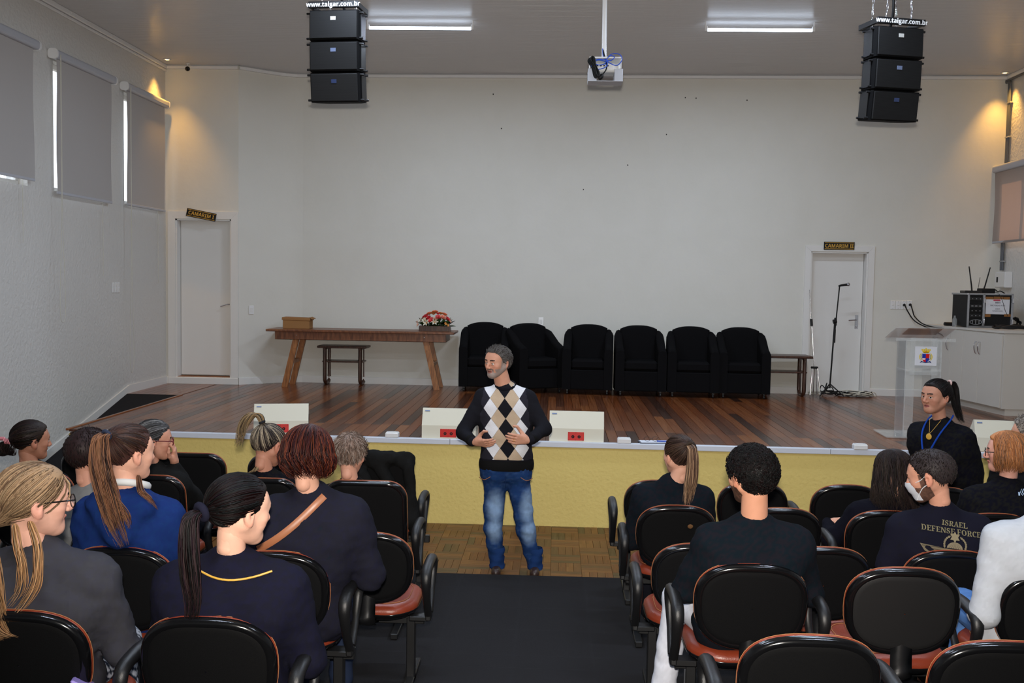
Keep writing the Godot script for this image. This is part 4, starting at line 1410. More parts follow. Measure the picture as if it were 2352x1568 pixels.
func cabinet() -> void:
	# low cupboard: long angled front, short side at the right
	var y := ST
	var h := 0.985
	var A := Vector2(5.19, -11.79)     # front right corner on the floor
	var B := Vector2(5.42, -13.66)
	# its left front runs from the wall towards the camera
	var fl := Vector2(4.98, -13.70)
	var o := thing("cupboard", "beige cupboard with an angled row of doors in the right corner", "cupboard", Vector3(5.19, y, -11.79))
	var poly := [Vector2(5.19, -11.79), Vector2(XR - 0.005, -11.79), Vector2(XR - 0.005, -13.70), Vector2(4.97, -13.72)]
	var loc := PackedVector2Array(); var loc2 := PackedVector2Array(); var top := PackedVector2Array()
	for q: Vector2 in poly:
		var p := Vector2(q.x - 5.19, -(q.y + 11.79))
		loc.push_back(p)
	loc2 = PackedVector2Array([loc[0] + Vector2(0.05, 0.03), loc[1] + Vector2(0, 0.0), loc[2], loc[3] + Vector2(0.05, 0)])
	top = PackedVector2Array([loc[0] + Vector2(-0.015, -0.015), loc[1] + Vector2(0, -0.015), loc[2], loc[3] + Vector2(-0.015, 0)])
	var flat := Transform3D(Basis(Vector3.RIGHT, -PI / 2), Vector3.ZERO)
	var m := MB.new()
	m.prism(loc2, 0.0, 0.08, flat)
	put("plinth", m, M.cream, o)
	m = MB.new()
	m.prism(loc, 0.08, h - 0.03, flat)
	put("body", m, M.cream, o)
	m = MB.new()
	m.prism(top, h - 0.026, h, flat)
	put("worktop", m, M.cream, o)
	# doors along the angled front
	var a := Vector3(0, 0, 0); var b := Vector3(loc[3].x, 0, -loc[3].y)
	var ax := (b - a).normalized()
	var nz := Vector3(ax.z, 0, -ax.x)
	if nz.x > 0:
		nz = -nz
	var L := a.distance_to(b)
	var bs := Basis(nz.cross(Vector3.UP) * -1.0, Vector3.UP, nz)
	var cuts := [0.02, 0.52, 0.89, 1.20, 1.55, 1.88]
	var hand := [1, 0, 0, 1, 0]
	for k in 5:
		var c0: float = cuts[k]; var c1: float = cuts[k + 1]
		var d := put("door", bx(Vector3(c1 - c0 - 0.006, h - 0.14, 0.018), 0.002, a + ax * ((c0 + c1) / 2) + nz * 0.010 + Vector3(0, 0.09 + (h - 0.14) / 2, 0), bs), M.cream, o)
	for s: float in [0.48, 0.56, 1.24, 1.50, 1.60]:
		var hp := a + ax * s + nz * 0.02 + Vector3(0, 0.83, 0)
		m = MB.new()
		m.tube(smooth([hp, hp + nz * 0.03 + Vector3(0, -0.01, 0), hp + nz * 0.035 + Vector3(0, -0.07, 0), hp + nz * 0.02 + Vector3(0, -0.13, 0), hp + Vector3(0, -0.15, 0)], 4), [0.004, 0.005, 0.006, 0.007, 0.007, 0.007, 0.008, 0.008, 0.008, 0.008, 0.008, 0.007, 0.007, 0.006, 0.005, 0.005, 0.004], 8)
		put("handle", m, M.chrome, o)
	# flight case with equipment
	var ty := y + h
	var r := thing("equipment_rack", "black flight case with aluminium edges and a taped paper note", "case", Vector3(5.40, ty, -12.95), 0.10)
	put("case", bx(Vector3(0.56, 0.41, 0.40), 0.006, Vector3(0, 0.215, -0.01)), M.black, r)
	for x: float in [-0.28, -0.085, 0.28]:
		put("edge", bx(Vector3(0.028 if x > -0.2 else 0.02, 0.42, 0.02), 0.002, Vector3(x, 0.215, 0.195)), M.brushed, r)
	for yy: float in [0.012, 0.42]:
		put("edge", bx(Vector3(0.575, 0.022, 0.02), 0.002, Vector3(0, yy, 0.195)), M.brushed, r)
	put("edge", bx(Vector3(0.02, 0.022, 0.40), 0.002, Vector3(-0.285, 0.42, -0.01)), M.brushed, r)
	for x: float in [-0.085, 0.28]:
		for yy: float in [0.08, 0.34]:
			put("latch", bx(Vector3(0.024, 0.06, 0.02), 0.003, Vector3(x, yy, 0.21)), M.chrome, r)
	for k in 5:
		var unit := put("unit", bx(Vector3(0.165, 0.045 if k < 4 else 0.07, 0.02), 0.003, Vector3(-0.183, [0.36, 0.27, 0.21, 0.15, 0.07][k], 0.193)), [M.black_gloss, M.steel_black, M.black, M.steel_black, M.black_gloss][k], r)
		for i in 3:
			var q := MB.new()
			if k == 4:
				q.box(Vector3(-0.225 + 0.042 * i, 0.07, 0.205), Vector3(0.006, 0.05, 0.006), 0.001)
			else:
				q.ball(Vector3(-0.235 + 0.05 * i, [0.36, 0.27, 0.21, 0.15][k], 0.205), Vector3(0.008, 0.006, 0.004) if k != 1 else Vector3(0.02, 0.006, 0.003), 8)
			put("knob", q, M.brushed, unit)
	var ov := MB.new()
	var pts := []
	for i in 25:
		pts.push_back(Vector3(-0.183 + cos(TAU * i / 24) * 0.075, 0.07 + sin(TAU * i / 24) * 0.03, 0.207))
	ov.tube(pts, 0.004, 6)
	put("grip", ov, M.brushed, r)
	var nt := put("note", bx(Vector3(0.305, 0.19, 0.002), 0.0, Vector3(0.095, 0.265, 0.194), Basis(Vector3.FORWARD, 0.02)), M.paper, r)
	var ink := mat(Color(0.30, 0.30, 0.36), 0.8, 0.2)
	for q: Array in [["WIFI", 0.030, 0.050, true], ["PMCF SALAO ATOS", 0.023, 0.015, false], ["SENHA", 0.020, -0.028, false], ["Camposnovos", 0.021, -0.052, false]]:
		put("lettering", lettering(q[0], q[1], 0.0008, q[3]), ink, nt, Vector3(0.095, 0.265 + q[2], 0.1955))
	for q: Array in [[-0.02, 0.372, 0.11], [0.10, 0.375, 0.12], [0.205, 0.372, 0.08], [-0.03, 0.152, 0.075], [0.225, 0.158, 0.085]]:
		put("tape", bx(Vector3(q[2], 0.032, 0.002), 0.0, Vector3(q[0], q[1], 0.197)), mat(Color(0.55, 0.37, 0.19), 0.4, 0.4), r)
	put("sticker", bx(Vector3(0.09, 0.014, 0.001), 0.0, Vector3(0.08, 0.347, 0.1985)), mat(Color(0.75, 0.12, 0.25), 0.6, 0.3), r)
	# router with two aerials
	var q2 := thing("router", "black router with two raised aerials on the flight case", "router", Vector3(5.345, ty + 0.431, -12.93), 0.05)
	put("body", bx(Vector3(0.22, 0.03, 0.15), 0.006, Vector3(-0.10, 0.015, 0)), M.black_gloss, q2)
	put("body", bx(Vector3(0.17, 0.06, 0.14), 0.006, Vector3(0.09, 0.03, 0)), M.black, q2)
	put("aerial", tb([Vector3(-0.075, 0.02, -0.03), Vector3(-0.085, 0.10, -0.03), Vector3(-0.125, 0.335, -0.03)], [0.010, 0.009, 0.007], 8), M.black, q2)
	put("aerial", tb([Vector3(0.075, 0.05, -0.03), Vector3(0.09, 0.10, -0.03), Vector3(0.145, 0.325, -0.03)], [0.010, 0.009, 0.007], 8), M.black, q2)
	put("aerial", tb([Vector3(0.01, 0.05, -0.05), Vector3(0.03, 0.20, -0.05)], 0.003, 6), M.black, q2)
	put("plug_leads", tb(smooth([Vector3(0.17, 0.02, -0.04), Vector3(0.22, 0.05, -0.05), Vector3(0.25, 0.02, -0.02), Vector3(0.30, 0.03, -0.06), Vector3(0.36, 0.0, -0.06)], 5), 0.007, 6), M.black, q2)
	put("lead", tb(smooth([Vector3(0.16, 0.015, 0.05), Vector3(0.17, -0.0, 0.16), Vector3(0.165, -0.10, 0.285), Vector3(0.19, -0.20, 0.30), Vector3(0.23, -0.27, 0.29)], 5), 0.003, 6), M.black, q2)
	# bundle of cables, speaker-wire coil, little bottle
	m = MB.new()
	var rr := RandomNumberGenerator.new()
	rr.seed = 8
	pts = []
	for i in 30:
		var an := i * 0.7
		pts.push_back(Vector3(cos(an) * rr.randf_range(0.04, 0.09), 0.07 + sin(an) * rr.randf_range(0.03, 0.07), rr.randf_range(-0.03, 0.03)))
	m.tube(smooth(pts, 3), 0.011, 6)
	single("cable_bundle", m, M.black, "black cable bundle piled right of the flight case", "cable", Vector3(5.79, ty, -12.90))
	m = MB.new()
	pts = []
	for i in 34:
		var an := i * 0.55
		pts.push_back(Vector3(cos(an) * (0.27 + 0.03 * sin(i * 1.3)), 0.014 + 0.007 * (i % 5), sin(an) * 0.13))
	m.tube(smooth(pts, 3), 0.011, 6)
	single("cable_coil", m, M.black, "flat black cable coil lying along the cupboard top", "cable", Vector3(5.62, ty, -12.42))
	m = MB.new()
	m.lathe([Vector2(0.001, 0), Vector2(0.026, 0.0), Vector2(0.028, 0.01), Vector2(0.028, 0.09), Vector2(0.012, 0.12), Vector2(0.012, 0.14), Vector2(0.001, 0.14)], 16)
	single("bottle", m, M.acrylic, "small clear plastic bottle left of the flight case", "bottle", Vector3(5.075, ty, -12.97))
	m = MB.new()
	m.box(Vector3(0, 0.024, 0), Vector3(0.10, 0.045, 0.06), 0.01)
	single("power_adapter", m, M.black, "black power adapter at the left end of the cupboard top", "adapter", Vector3(5.09, ty, -13.22))

func monitors() -> void:
	# wedge stage monitors (floor boxes seen from behind)
	var o := thing("stage_monitor", "", "speaker", Vector3.ZERO, 0.0, "ivory wedge monitors along the stage edge")
	var w := 0.50; var h := 0.275
	var prof := PackedVector2Array([Vector2(-0.15, 0), Vector2(0.17, 0), Vector2(0.17, 0.125), Vector2(0.10, h), Vector2(0.07, h), Vector2(-0.16, 0.07)])   # (towards the hall, up)
	var m := MB.new()
	var n := prof.size()
	var bs := Basis(Vector3(0, 0, 1), Vector3.UP, Vector3(-1, 0, 0))
	m.prism(prof, -w / 2, w / 2, Transform3D(bs, Vector3.ZERO))
	put("cabinet", m, M.ivory, o)
	m = MB.new()
	m.prism(PackedVector2Array([Vector2(-0.002, 0.0), Vector2(0.002, 0.0), Vector2(0.002, w - 0.05), Vector2(-0.002, w - 0.05)]), 0, 0.0)
	var gr := MB.new()
	gr.box(Vector3(0, 0.172, -0.05), Vector3(w - 0.04, 0.006, 0.24), 0.001, Basis(Vector3.RIGHT, -0.73))
	put("grille", gr, M.ivory, o)
	put("badge", bx(Vector3(0.045, 0.012, 0.002), 0.0, Vector3(-w / 2 + 0.045, h - 0.022, 0.1145), Basis(Vector3.RIGHT, -0.435)), mat(Color(0.45, 0.52, 0.66), 0.4, 0.5), o)
	for s: float in [-1.0, 1.0]:
		m = MB.new()
		m.plate(rounded(0.05, 0.12, 0.024, 5), [Vector2(0.0, 0.002), Vector2(0.008, 0.003), Vector2(0.012, -0.012)], Transform3D(Basis(Vector3.UP, s * PI / 2), Vector3(s * (w / 2 + 0.0005), 0.12, 0.05)))
		put("handle", m, M.black, o)
	var rp := put("connector_plate", bx(Vector3(0.148, 0.078, 0.006), 0.001, Vector3(-0.005, 0.055, 0.172)), M.red, o)
	for x: float in [-0.033, 0.024]:
		m = MB.new()
		m.lathe([Vector2(0.014, 0.0), Vector2(0.014, 0.004), Vector2(0.009, 0.005), Vector2(0.001, -0.004)], 14, Transform3D(Basis(Vector3.RIGHT, PI / 2), Vector3(x, 0.052, 0.175)))
		put("jack", m, M.black, rp)
	for x: float in [-0.07, -0.005, 0.06]:
		for yy: float in [0.022, 0.088]:
			m = MB.new()
			m.ball(Vector3(x, yy, 0.175), Vector3(0.003, 0.003, 0.002), 6)
			put("screw", m, M.black, rp)
	var spots := [[-2.585, -9.38, 0.22, "ivory wedge monitor on the left, side handle showing"], [-0.965, -9.32, 0.0, "ivory wedge monitor half hidden by the standing man"], [0.215, -9.31, -0.01, "ivory wedge monitor right of the standing man"], [4.09, -9.30, -0.16, "ivory wedge monitor at the right edge of the photo"]]
	for k in 4:
		var q: Array = spots[k]
		var c: Node3D = o if k == 0 else copy(o, q[3])
		c.set_meta("label", q[3])
		c.position = Vector3(q[0], ST, q[1]); c.rotation.y = q[2]
	# small white floor boxes on the nosing
	var fb := thing("floor_box", "", "socket", Vector3.ZERO, 0.0, "white socket boxes on the stage edge")
	put("body", bx(Vector3(0.122, 0.045, 0.08), 0.006, Vector3(0, 0.0225, 0)), M.white_gloss, fb)
	put("lid", bx(Vector3(0.11, 0.006, 0.066), 0.003, Vector3(0, 0.047, 0)), M.trim, fb)
	for x: float in [-0.04, 0.04]:
		put("slot", bx(Vector3(0.02, 0.004, 0.02), 0.0, Vector3(x, 0.049, -0.012)), M.cassette, fb)
	var bs2 := [[-1.49, -9.16, "white floor socket box left of the standing man"], [0.648, -9.13, "white floor socket box beside the spectacles on the stage"], [2.765, -9.09, "white floor socket box nearest the lectern"]]
	for k in 3:
		var q: Array = bs2[k]
		var c: Node3D = fb if k == 0 else copy(fb, q[2])
		c.set_meta("label", q[2])
		c.position = Vector3(q[0], ST + 0.005, q[1])
	# notebook, spectacles and pen left on the stage edge
	var nb := thing("notebook", "grey notebook lying on the stage edge", "notebook", Vector3(0.925, ST, -9.20), 0.1)
	put("cover", bx(Vector3(0.27, 0.012, 0.15), 0.002, Vector3(0, 0.008, 0)), mat(Color(0.42, 0.43, 0.46), 0.6, 0.4), nb)
	put("pages", bx(Vector3(0.255, 0.008, 0.135), 0.001, Vector3(0.004, 0.012, 0)), M.paper, nb)
	var gl := thing("spectacles", "thin-rimmed spectacles standing on the notebook", "glasses", Vector3(0.90, ST + 0.018, -9.17), 0.05)
	for x: float in [-0.036, 0.036]:
		pts_ring(gl, "rim", Vector3(x, 0.024, 0.0), 0.026, 0.022, M.steel_black)
		put("temple", tb(smooth([Vector3(x * 1.75, 0.03, 0), Vector3(x * 1.8, 0.022, -0.06), Vector3(x * 1.7, 0.002, -0.11)], 4), 0.0016, 6), M.steel_black, gl)
	put("bridge", tb([Vector3(-0.011, 0.028, 0.0), Vector3(0, 0.031, 0.001), Vector3(0.011, 0.028, 0.0)], 0.0016, 6), M.steel_black, gl)
	var pn := MB.new()
	pn.tube([Vector3(0.03, 0.012, 0.045), Vector3(0.15, 0.012, 0.05)], 0.006, 8)
	single("pen", pn, M.blue_cable, "blue pen beside the spectacles on the stage edge", "pen", Vector3(0.92, ST + 0.014, -9.20))

func pts_ring(parent: Node, called: String, c: Vector3, rx: float, ry: float, m: Material, bs := Basis.IDENTITY, r := 0.0018) -> void:
	var pts := []
	for i in 21:
		var a := TAU * i / 20
		pts.push_back(c + bs * Vector3(cos(a) * rx, sin(a) * ry, 0))
	put(called, tb(pts, r, 6), m, parent)

# ---------------------------------------------------------------- hung from the ceiling
func hanging() -> void:
	for k in 2:
		var at := Vector3(-1.975, 4.665, -9.0) if k == 0 else Vector3(2.865, 4.545, -9.0)
		var o := thing("line_array_speaker", "black three-box speaker stack hanging from the ceiling, left one" if k == 0 else "black three-box speaker stack hanging from the ceiling, right one", "speaker", at, deg_to_rad(-7.0) if k == 0 else deg_to_rad(-29.0))
		if k == 1:
			o.rotation.y = deg_to_rad(14.0)
		else:
			o.rotation.y = deg_to_rad(-6.0)
		var w := 0.455
		var fr := put("flying_frame", bx(Vector3(w, 0.056, 0.03), 0.004, Vector3(0, -0.03, 0.16)), M.steel_black, o)
		put("frame_bar", bx(Vector3(w, 0.05, 0.03), 0.004, Vector3(0, -0.03, -0.12)), M.steel_black, o)
		for s: float in [-1.0, 1.0]:
			put("frame_bar", bx(Vector3(0.025, 0.045, 0.30), 0.003, Vector3(s * (w / 2 - 0.013), -0.03, 0.02)), M.steel_black, o)
		put("lettering", lettering("www.taigar.com.br", 0.053, 0.002), M.white_gloss, fr, Vector3(0, -0.030, 0.1755))
		for x: float in [-0.12, 0.12]:
			for z: float in [0.13, -0.1]:
				var pts := []
				var cm := MB.new()
				for i in 9:
					var yy := i * 0.05
					var tt: Vector3 = Vector3(x, yy, z).lerp(Vector3(x * 0.8, yy, z), i / 9.0)
					var ring := []
					for j in 9:
						var a := TAU * j / 8
						ring.push_back(tt + (Vector3(cos(a) * 0.008, sin(a) * 0.028, 0) if i % 2 == 0 else Vector3(0, sin(a) * 0.028, cos(a) * 0.008)))
					cm.tube(ring, 0.0025, 5, false)
				put("chain", cm, M.chrome, o)
		put("cable", tb(smooth([Vector3(0.0, 0.42, 0.0), Vector3(0.01, 0.15, 0.02), Vector3(0.03, -0.02, -0.05), Vector3(0.02, -0.12, -0.2)], 5), 0.012, 8), M.black, o)
		var tilt := [0.0, 0.05, 0.13]
		var yoff := [-0.075, -0.345, -0.612]
		var zoff := [0.0, -0.004, -0.024]
		var badge := [Color(0.80, 0.80, 0.78), Color(0.45, 0.50, 0.62), Color(0.22, 0.27, 0.42)]
		for c in 3:
			var bs := Basis(Vector3.RIGHT, tilt[c])
			var cp := Vector3(0, yoff[c], 0.165 + zoff[c])          # top middle of the grille
			var cab := MB.new()
			# body is deeper behind and narrower at the back
			var hw := w / 2 - 0.01
			var out := PackedVector2Array([Vector2(-hw, 0.0), Vector2(hw, 0.0), Vector2(hw + 0.012, -0.06), Vector2(hw + 0.012, -0.19), Vector2(hw * 0.7, -0.30), Vector2(-hw * 0.7, -0.30), Vector2(-hw - 0.012, -0.19), Vector2(-hw - 0.012, -0.06)])
			out.reverse()
			var cb := bs * Basis(Vector3.RIGHT, PI / 2)
			var rev := PackedVector2Array()
			for q in out:
				rev.push_back(Vector2(q.x, q.y))
			cab.prism(rev, 0.0, 0.252, Transform3D(cb, cp + bs * Vector3(0, -0.002, -0.008)))
			var body := put("cabinet", cab, M.black_panel, o)
			var g := MB.new()
			g.box(cp + bs * Vector3(0, -0.128, 0.0), Vector3(w - 0.03, 0.235, 0.016), 0.004, bs)
			put("grille", g, M.grille_mat if M.has("grille_mat") else grille_material(), body)
			put("badge", bx(Vector3(0.048, 0.032, 0.003), 0.0006, cp + bs * Vector3(0.0, -0.075, 0.0095), bs), mat(badge[c], 0.3, 0.5, 0.3), body)
			for s: float in [-1.0, 1.0]:
				put("side_plate", bx(Vector3(0.006, 0.22, 0.13), 0.001, cp + bs * Vector3(s * (hw + 0.017), -0.128, -0.12), bs), M.steel_black, body)
				for yy: float in [-0.018, -0.235]:
					var pm := MB.new()
					pm.tube([cp + bs * Vector3(s * (hw + 0.005), yy, -0.05), cp + bs * Vector3(s * (hw + 0.042), yy, -0.05)], 0.010, 8)
					pm.tube([cp + bs * Vector3(s * (hw + 0.005), yy, -0.17), cp + bs * Vector3(s * (hw + 0.042), yy, -0.17)], 0.010, 8)
					put("pin", pm, M.steel_black, body)
	# projector on a long white pole
	var o := thing("projector", "white projector hanging on a ceiling pole with loose cables", "projector", Vector3(0.385, 4.20, -9.0))
	put("pole", tb([Vector3(0, 0.04, 0), Vector3(-0.006, 0.86, 0)], 0.021, 16), M.white_gloss, o)
	var m := MB.new()
	m.lathe([Vector2(0.001, 0.87), Vector2(0.06, 0.87), Vector2(0.06, 0.855), Vector2(0.022, 0.85), Vector2(0.022, 0.84)], 18)
	put("flange", m, M.white_gloss, o)
	m = MB.new()
	m.lathe([Vector2(0.045, 0.012), Vector2(0.045, 0.02), Vector2(0.024, 0.03), Vector2(0.022, 0.06)], 16)
	put("flange", m, M.white_gloss, o)
	put("bracket", bx(Vector3(0.285, 0.014, 0.22), 0.003, Vector3(0.01, 0.006, 0)), M.white_gloss, o)
	for s: float in [-1.0, 1.0]:
		put("hanger", bx(Vector3(0.008, 0.09, 0.012), 0.001, Vector3(0.01 + s * 0.135, -0.04, 0.09)), M.white_gloss, o)
		put("hanger", bx(Vector3(0.008, 0.09, 0.012), 0.001, Vector3(0.01 + s * 0.135, -0.04, -0.09)), M.white_gloss, o)
	m = MB.new()
	m.box(Vector3(0.012, -0.075, -0.02), Vector3(0.245, 0.075, 0.20), 0.014)
	put("body", m, M.trim, o)
	m = MB.new()
	m.lathe([Vector2(0.03, 0.0), Vector2(0.034, 0.006), Vector2(0.028, 0.012), Vector2(0.001, 0.006)], 18, Transform3D(Basis(Vector3.RIGHT, -PI / 2), Vector3(-0.05, -0.07, -0.12)))
	put("lens", m, M.black_gloss, o)
	for s: float in [-1.0, 1.0]:
		put("side_shield", bx(Vector3(0.075, 0.11, 0.18), 0.002, Vector3(0.012 + s * 0.115, -0.14, -0.0)), M.cassette, o)
	put("tray", bx(Vector3(0.30, 0.005, 0.19), 0.001, Vector3(0.012, -0.193, 0.0)), M.cassette, o)
	put("rear_panel", bx(Vector3(0.17, 0.045, 0.004), 0.001, Vector3(0.0, -0.065, 0.081)), M.white_gloss, o)
	for x: float in [-0.06, -0.03, 0.0, 0.03]:
		put("port", bx(Vector3(0.016, 0.01, 0.003), 0.0, Vector3(x, -0.06, 0.084)), M.black, o)
	m = MB.new()
	var bl := []
	for q: Vector3 in [Vector3(-0.015, 0.10, 0.025), Vector3(-0.01, 0.03, 0.06), Vector3(0.012, -0.01, 0.10), Vector3(0.06, 0.035, 0.11), Vector3(0.13, 0.03, 0.12), Vector3(0.15, -0.02, 0.12), Vector3(0.10, -0.065, 0.12), Vector3(0.02, -0.02, 0.11), Vector3(0.05, 0.02, 0.11), Vector3(0.085, 0.01, 0.11), Vector3(0.05, -0.02, 0.11), Vector3(-0.05, -0.01, 0.11), Vector3(-0.10, -0.03, 0.12), Vector3(-0.06, -0.06, 0.12), Vector3(0.0, -0.05, 0.11), Vector3(0.02, -0.02, 0.11), Vector3(0.02, -0.07, 0.12), Vector3(-0.05, -0.10, 0.13), Vector3(-0.115, -0.07, 0.13), Vector3(-0.06, -0.02, 0.12), Vector3(0.01, -0.03, 0.10), Vector3(0.01, -0.05, 0.085)]:
		bl.push_back(q)
	m.tube(smooth(bl, 5), 0.0042, 6)
	put("network_cable", m, M.blue_cable, o)
	m = MB.new()
	bl = [Vector3(-0.012, 0.09, 0.026), Vector3(0.0, 0.03, 0.07), Vector3(0.02, -0.04, 0.10), Vector3(0.015, -0.10, 0.12), Vector3(-0.02, -0.15, 0.13)]
	m.tube(smooth(bl, 5), 0.006, 6)
	for k in 4:
		var d := Vector3(0.008 * k, 0.004 * k, 0.006 * k)
		m.tube(smooth([Vector3(-0.13, 0.0, 0.11) + d, Vector3(-0.145, -0.03, 0.12) + d, Vector3(-0.11, -0.09, 0.13) + d, Vector3(-0.09, -0.16, 0.13) + d, Vector3(-0.07, -0.175, 0.13) + d, Vector3(-0.07, -0.14, 0.13) + d, Vector3(-0.10, -0.08, 0.12) + d, Vector3(-0.11, -0.02, 0.12) + d, Vector3(-0.13, 0.0, 0.11) + d], 4), 0.005, 6)
	m.ball(Vector3(-0.03, -0.165, 0.13), Vector3(0.022, 0.03, 0.02), 10, Basis(Vector3.FORWARD, 0.6))
	put("power_cable", m, M.black, o)

func grille_material() -> StandardMaterial3D:
	var m := mat(Color.WHITE, 0.6, 0.4)
	var im := Image.create(64, 64, false, Image.FORMAT_RGB8)
	im.fill(Color(0.085, 0.085, 0.09))
	for y in 4:
		for x in 4:
			var cx := x * 16 + (8 if y % 2 == 1 else 0)
			for j in 16:
				for i in 16:
					if Vector2(i - 8, j - 8).length() < 6.2:
						im.set_pixel((cx + i) % 64, y * 16 + j, Color(0.02, 0.02, 0.022))
	m.albedo_texture = ImageTexture.create_from_image(im)
	tri_map(m, 26.0)
	M.grille_mat = m
	return m

# ---------------------------------------------------------------- audience chairs
var chair_protos := {}

func chair_proto(tall: bool) -> Node3D:
	var o := Node3D.new()
	var w := 0.47 if not tall else 0.50
	var bh := 0.385 if not tall else 0.49
	var top := 0.865 if not tall else 0.965
	var r := 0.155 if not tall else 0.115
	# backrest, leaning back a little; local +z is towards the photographer
	var out := rounded(w, bh, r, 9)
	if not tall:
		out = PackedVector2Array()
		for i in 48:
			var a := TAU * i / 48
			var ex := 0.77
			var q := Vector2(signf(cos(a)) * pow(absf(cos(a)), ex) * w / 2, signf(sin(a)) * pow(absf(sin(a)), ex) * bh / 2)
			out.push_back(Vector2(q.x * (1.0 + 0.06 * q.y / bh), q.y))
	var tilt := Basis(Vector3.RIGHT, -deg_to_rad(-9.0))
	var xf := Transform3D(Basis(Vector3.RIGHT, deg_to_rad(9.0)), Vector3(0, top - bh / 2, 0.0))
	var m := MB.new()
	m.plate(out, [Vector2(0.014, -0.022), Vector2(0.004, -0.016), Vector2(0.0, -0.006), Vector2(0.001, 0.006), Vector2(0.007, 0.015), Vector2(0.016, 0.0185), Vector2(0.026, 0.018), Vector2(0.030, 0.013)], xf, -0.35, 0.0, true)
	put("back_shell", m, M.black_gloss, o)
	m = MB.new()
	m.plate(out, [Vector2(0.029, 0.011), Vector2(0.032, 0.0155), Vector2(0.05, 0.0165), Vector2(0.09, 0.0165)], xf, -0.35, 0.0, true)
	put("back_panel", m, M.black_panel, o)
	m = MB.new()
	m.plate(out, [Vector2(0.006, 0.0), Vector2(-0.004 + 0.004, 0.004)], xf, -0.35, 0.0, false)
	# cushion in front
	var out2 := PackedVector2Array()
	for q in out:
		out2.push_back(q * (1.0 + 0.002 / q.length()))
	out2.reverse()
	var mc := MB.new()
	var xf2 := Transform3D(xf.basis * Basis(Vector3.UP, PI), xf.origin)
	var out3 := PackedVector2Array()
	for i in out2.size():
		out3.push_back(Vector2(-out2[i].x, out2[i].y))
	mc.plate(out3, [Vector2(0.012, 0.006), Vector2(0.003, 0.010), Vector2(0.003, 0.020), Vector2(0.010, 0.032), Vector2(0.03, 0.040), Vector2(0.06, 0.043)], xf2, 0.35, 0.0, true)
	put("backrest", mc, M.rust, o)
	# stitched seam along the cushion's edge
	var pts := []
	for i in out3.size() + 1:
		var q := out3[i % out3.size()]
		pts.push_back(xf2 * Vector3(q.x * 0.99, q.y * 0.99, 0.019 + 0.35 * q.x * q.x))
	m = MB.new()
	m.tube(pts, 0.0014, 4, false)
	put("piping", m, M.stitch, o)
	# seat
	var so := rounded(0.48, 0.46, 0.15, 7)
	m = MB.new()
	var sx := Transform3D(Basis(Vector3.RIGHT, -PI / 2) , Vector3(0, 0.405, -0.27))
	m.plate(so, [Vector2(0.004, 0.0), Vector2(0.0, 0.012), Vector2(0.002, 0.03), Vector2(0.02, 0.05), Vector2(0.055, 0.056), Vector2(0.08, 0.052)], sx, 0.22, 0.10)
	put("seat", m, M.rust, o)
	pts = []
	for i in so.size() + 1:
		var q := so[i % so.size()]
		var q2 := q * (1.0 - 0.052 / q.length())
		pts.push_back(sx * Vector3(q2.x, q2.y, 0.0575 + 0.22 * q2.x * q2.x + 0.10 * q2.y * q2.y))
	m = MB.new()
	m.tube(pts, 0.0022, 4, false)
	put("seam", m, M.stitch, o)
	m = MB.new()
	var so2 := PackedVector2Array()
	for q in so:
		so2.push_back(q * (1.0 + 0.004 / q.length()))
	m.plate(so2, [Vector2(0.09, -0.028), Vector2(0.03, -0.024), Vector2(0.004, -0.006), Vector2(0.0, 0.006), Vector2(0.003, 0.010)], sx, 0.22, 0.10, false)
	put("seat_pan", m, M.black_gloss, o)
	# steel strap from seat to back
	m = MB.new()
	var sp := smooth([Vector3(0, 0.375, -0.22), Vector3(0, 0.365, -0.06), Vector3(0, 0.40, -0.002), Vector3(0, 0.45, -0.006), Vector3(0, 0.56, -0.012)], 4)
	m.tube(sp, 0.045, 4, true, Vector3(0, 0, 1), 0.12)
	put("back_strap", m, M.steel_black, o)
	return o

func arm_mesh() -> ArrayMesh:
	# closed loop armrest in the side plane
	var P := [Vector3(0, 0.40, -0.12), Vector3(0, 0.50, -0.045), Vector3(0, 0.60, 0.0), Vector3(0, 0.655, -0.02), Vector3(0, 0.672, -0.10), Vector3(0, 0.675, -0.20), Vector3(0, 0.66, -0.27), Vector3(0, 0.60, -0.295), Vector3(0, 0.50, -0.24), Vector3(0, 0.41, -0.15)]
	var pts := smooth(P, 4)
	var rad := []
	for i in pts.size():
		var p: Vector3 = pts[i]
		var k := clampf((p.y - 0.50) / 0.14, 0.0, 1.0)
		var front := clampf((-p.z - 0.16) / 0.1, 0.0, 1.0)
		rad.push_back(lerpf(0.017, 0.023, k) * (1.0 - 0.22 * front * (1.0 - k)))
	var m := MB.new()
	m.tube(pts, rad, 10, true, Vector3(1, 0, 0), 1.18)
	m.box(Vector3(0, 0.395, -0.13), Vector3(0.03, 0.04, 0.06), 0.006)
	return m.mesh()

func put_chair(tall: bool, x: float, z: float, label: String, arms: Array, group: String) -> Node3D:
	var key := "t" if tall else "r"
	if not chair_protos.has(key):
		chair_protos[key] = chair_proto(tall)
	var o: Node3D = chair_protos[key].duplicate()
	o.name = numbered("auditorium_chair")
	add_child(o)
	meta(o, label, "chair", group)
	o.position = Vector3(x, slope(z), -z)
	if not chair_protos.has("arm"):
		chair_protos.arm = arm_mesh()
	for a: int in arms:
		var am := put("armrest", chair_protos.arm, M.arm, o, Vector3(a * 0.302, 0, 0.0))
		put("bracket", bx(Vector3(0.10, 0.025, 0.05), 0.004, Vector3(-a * 0.05, 0.385, -0.13)), M.steel_black, am)
	return o

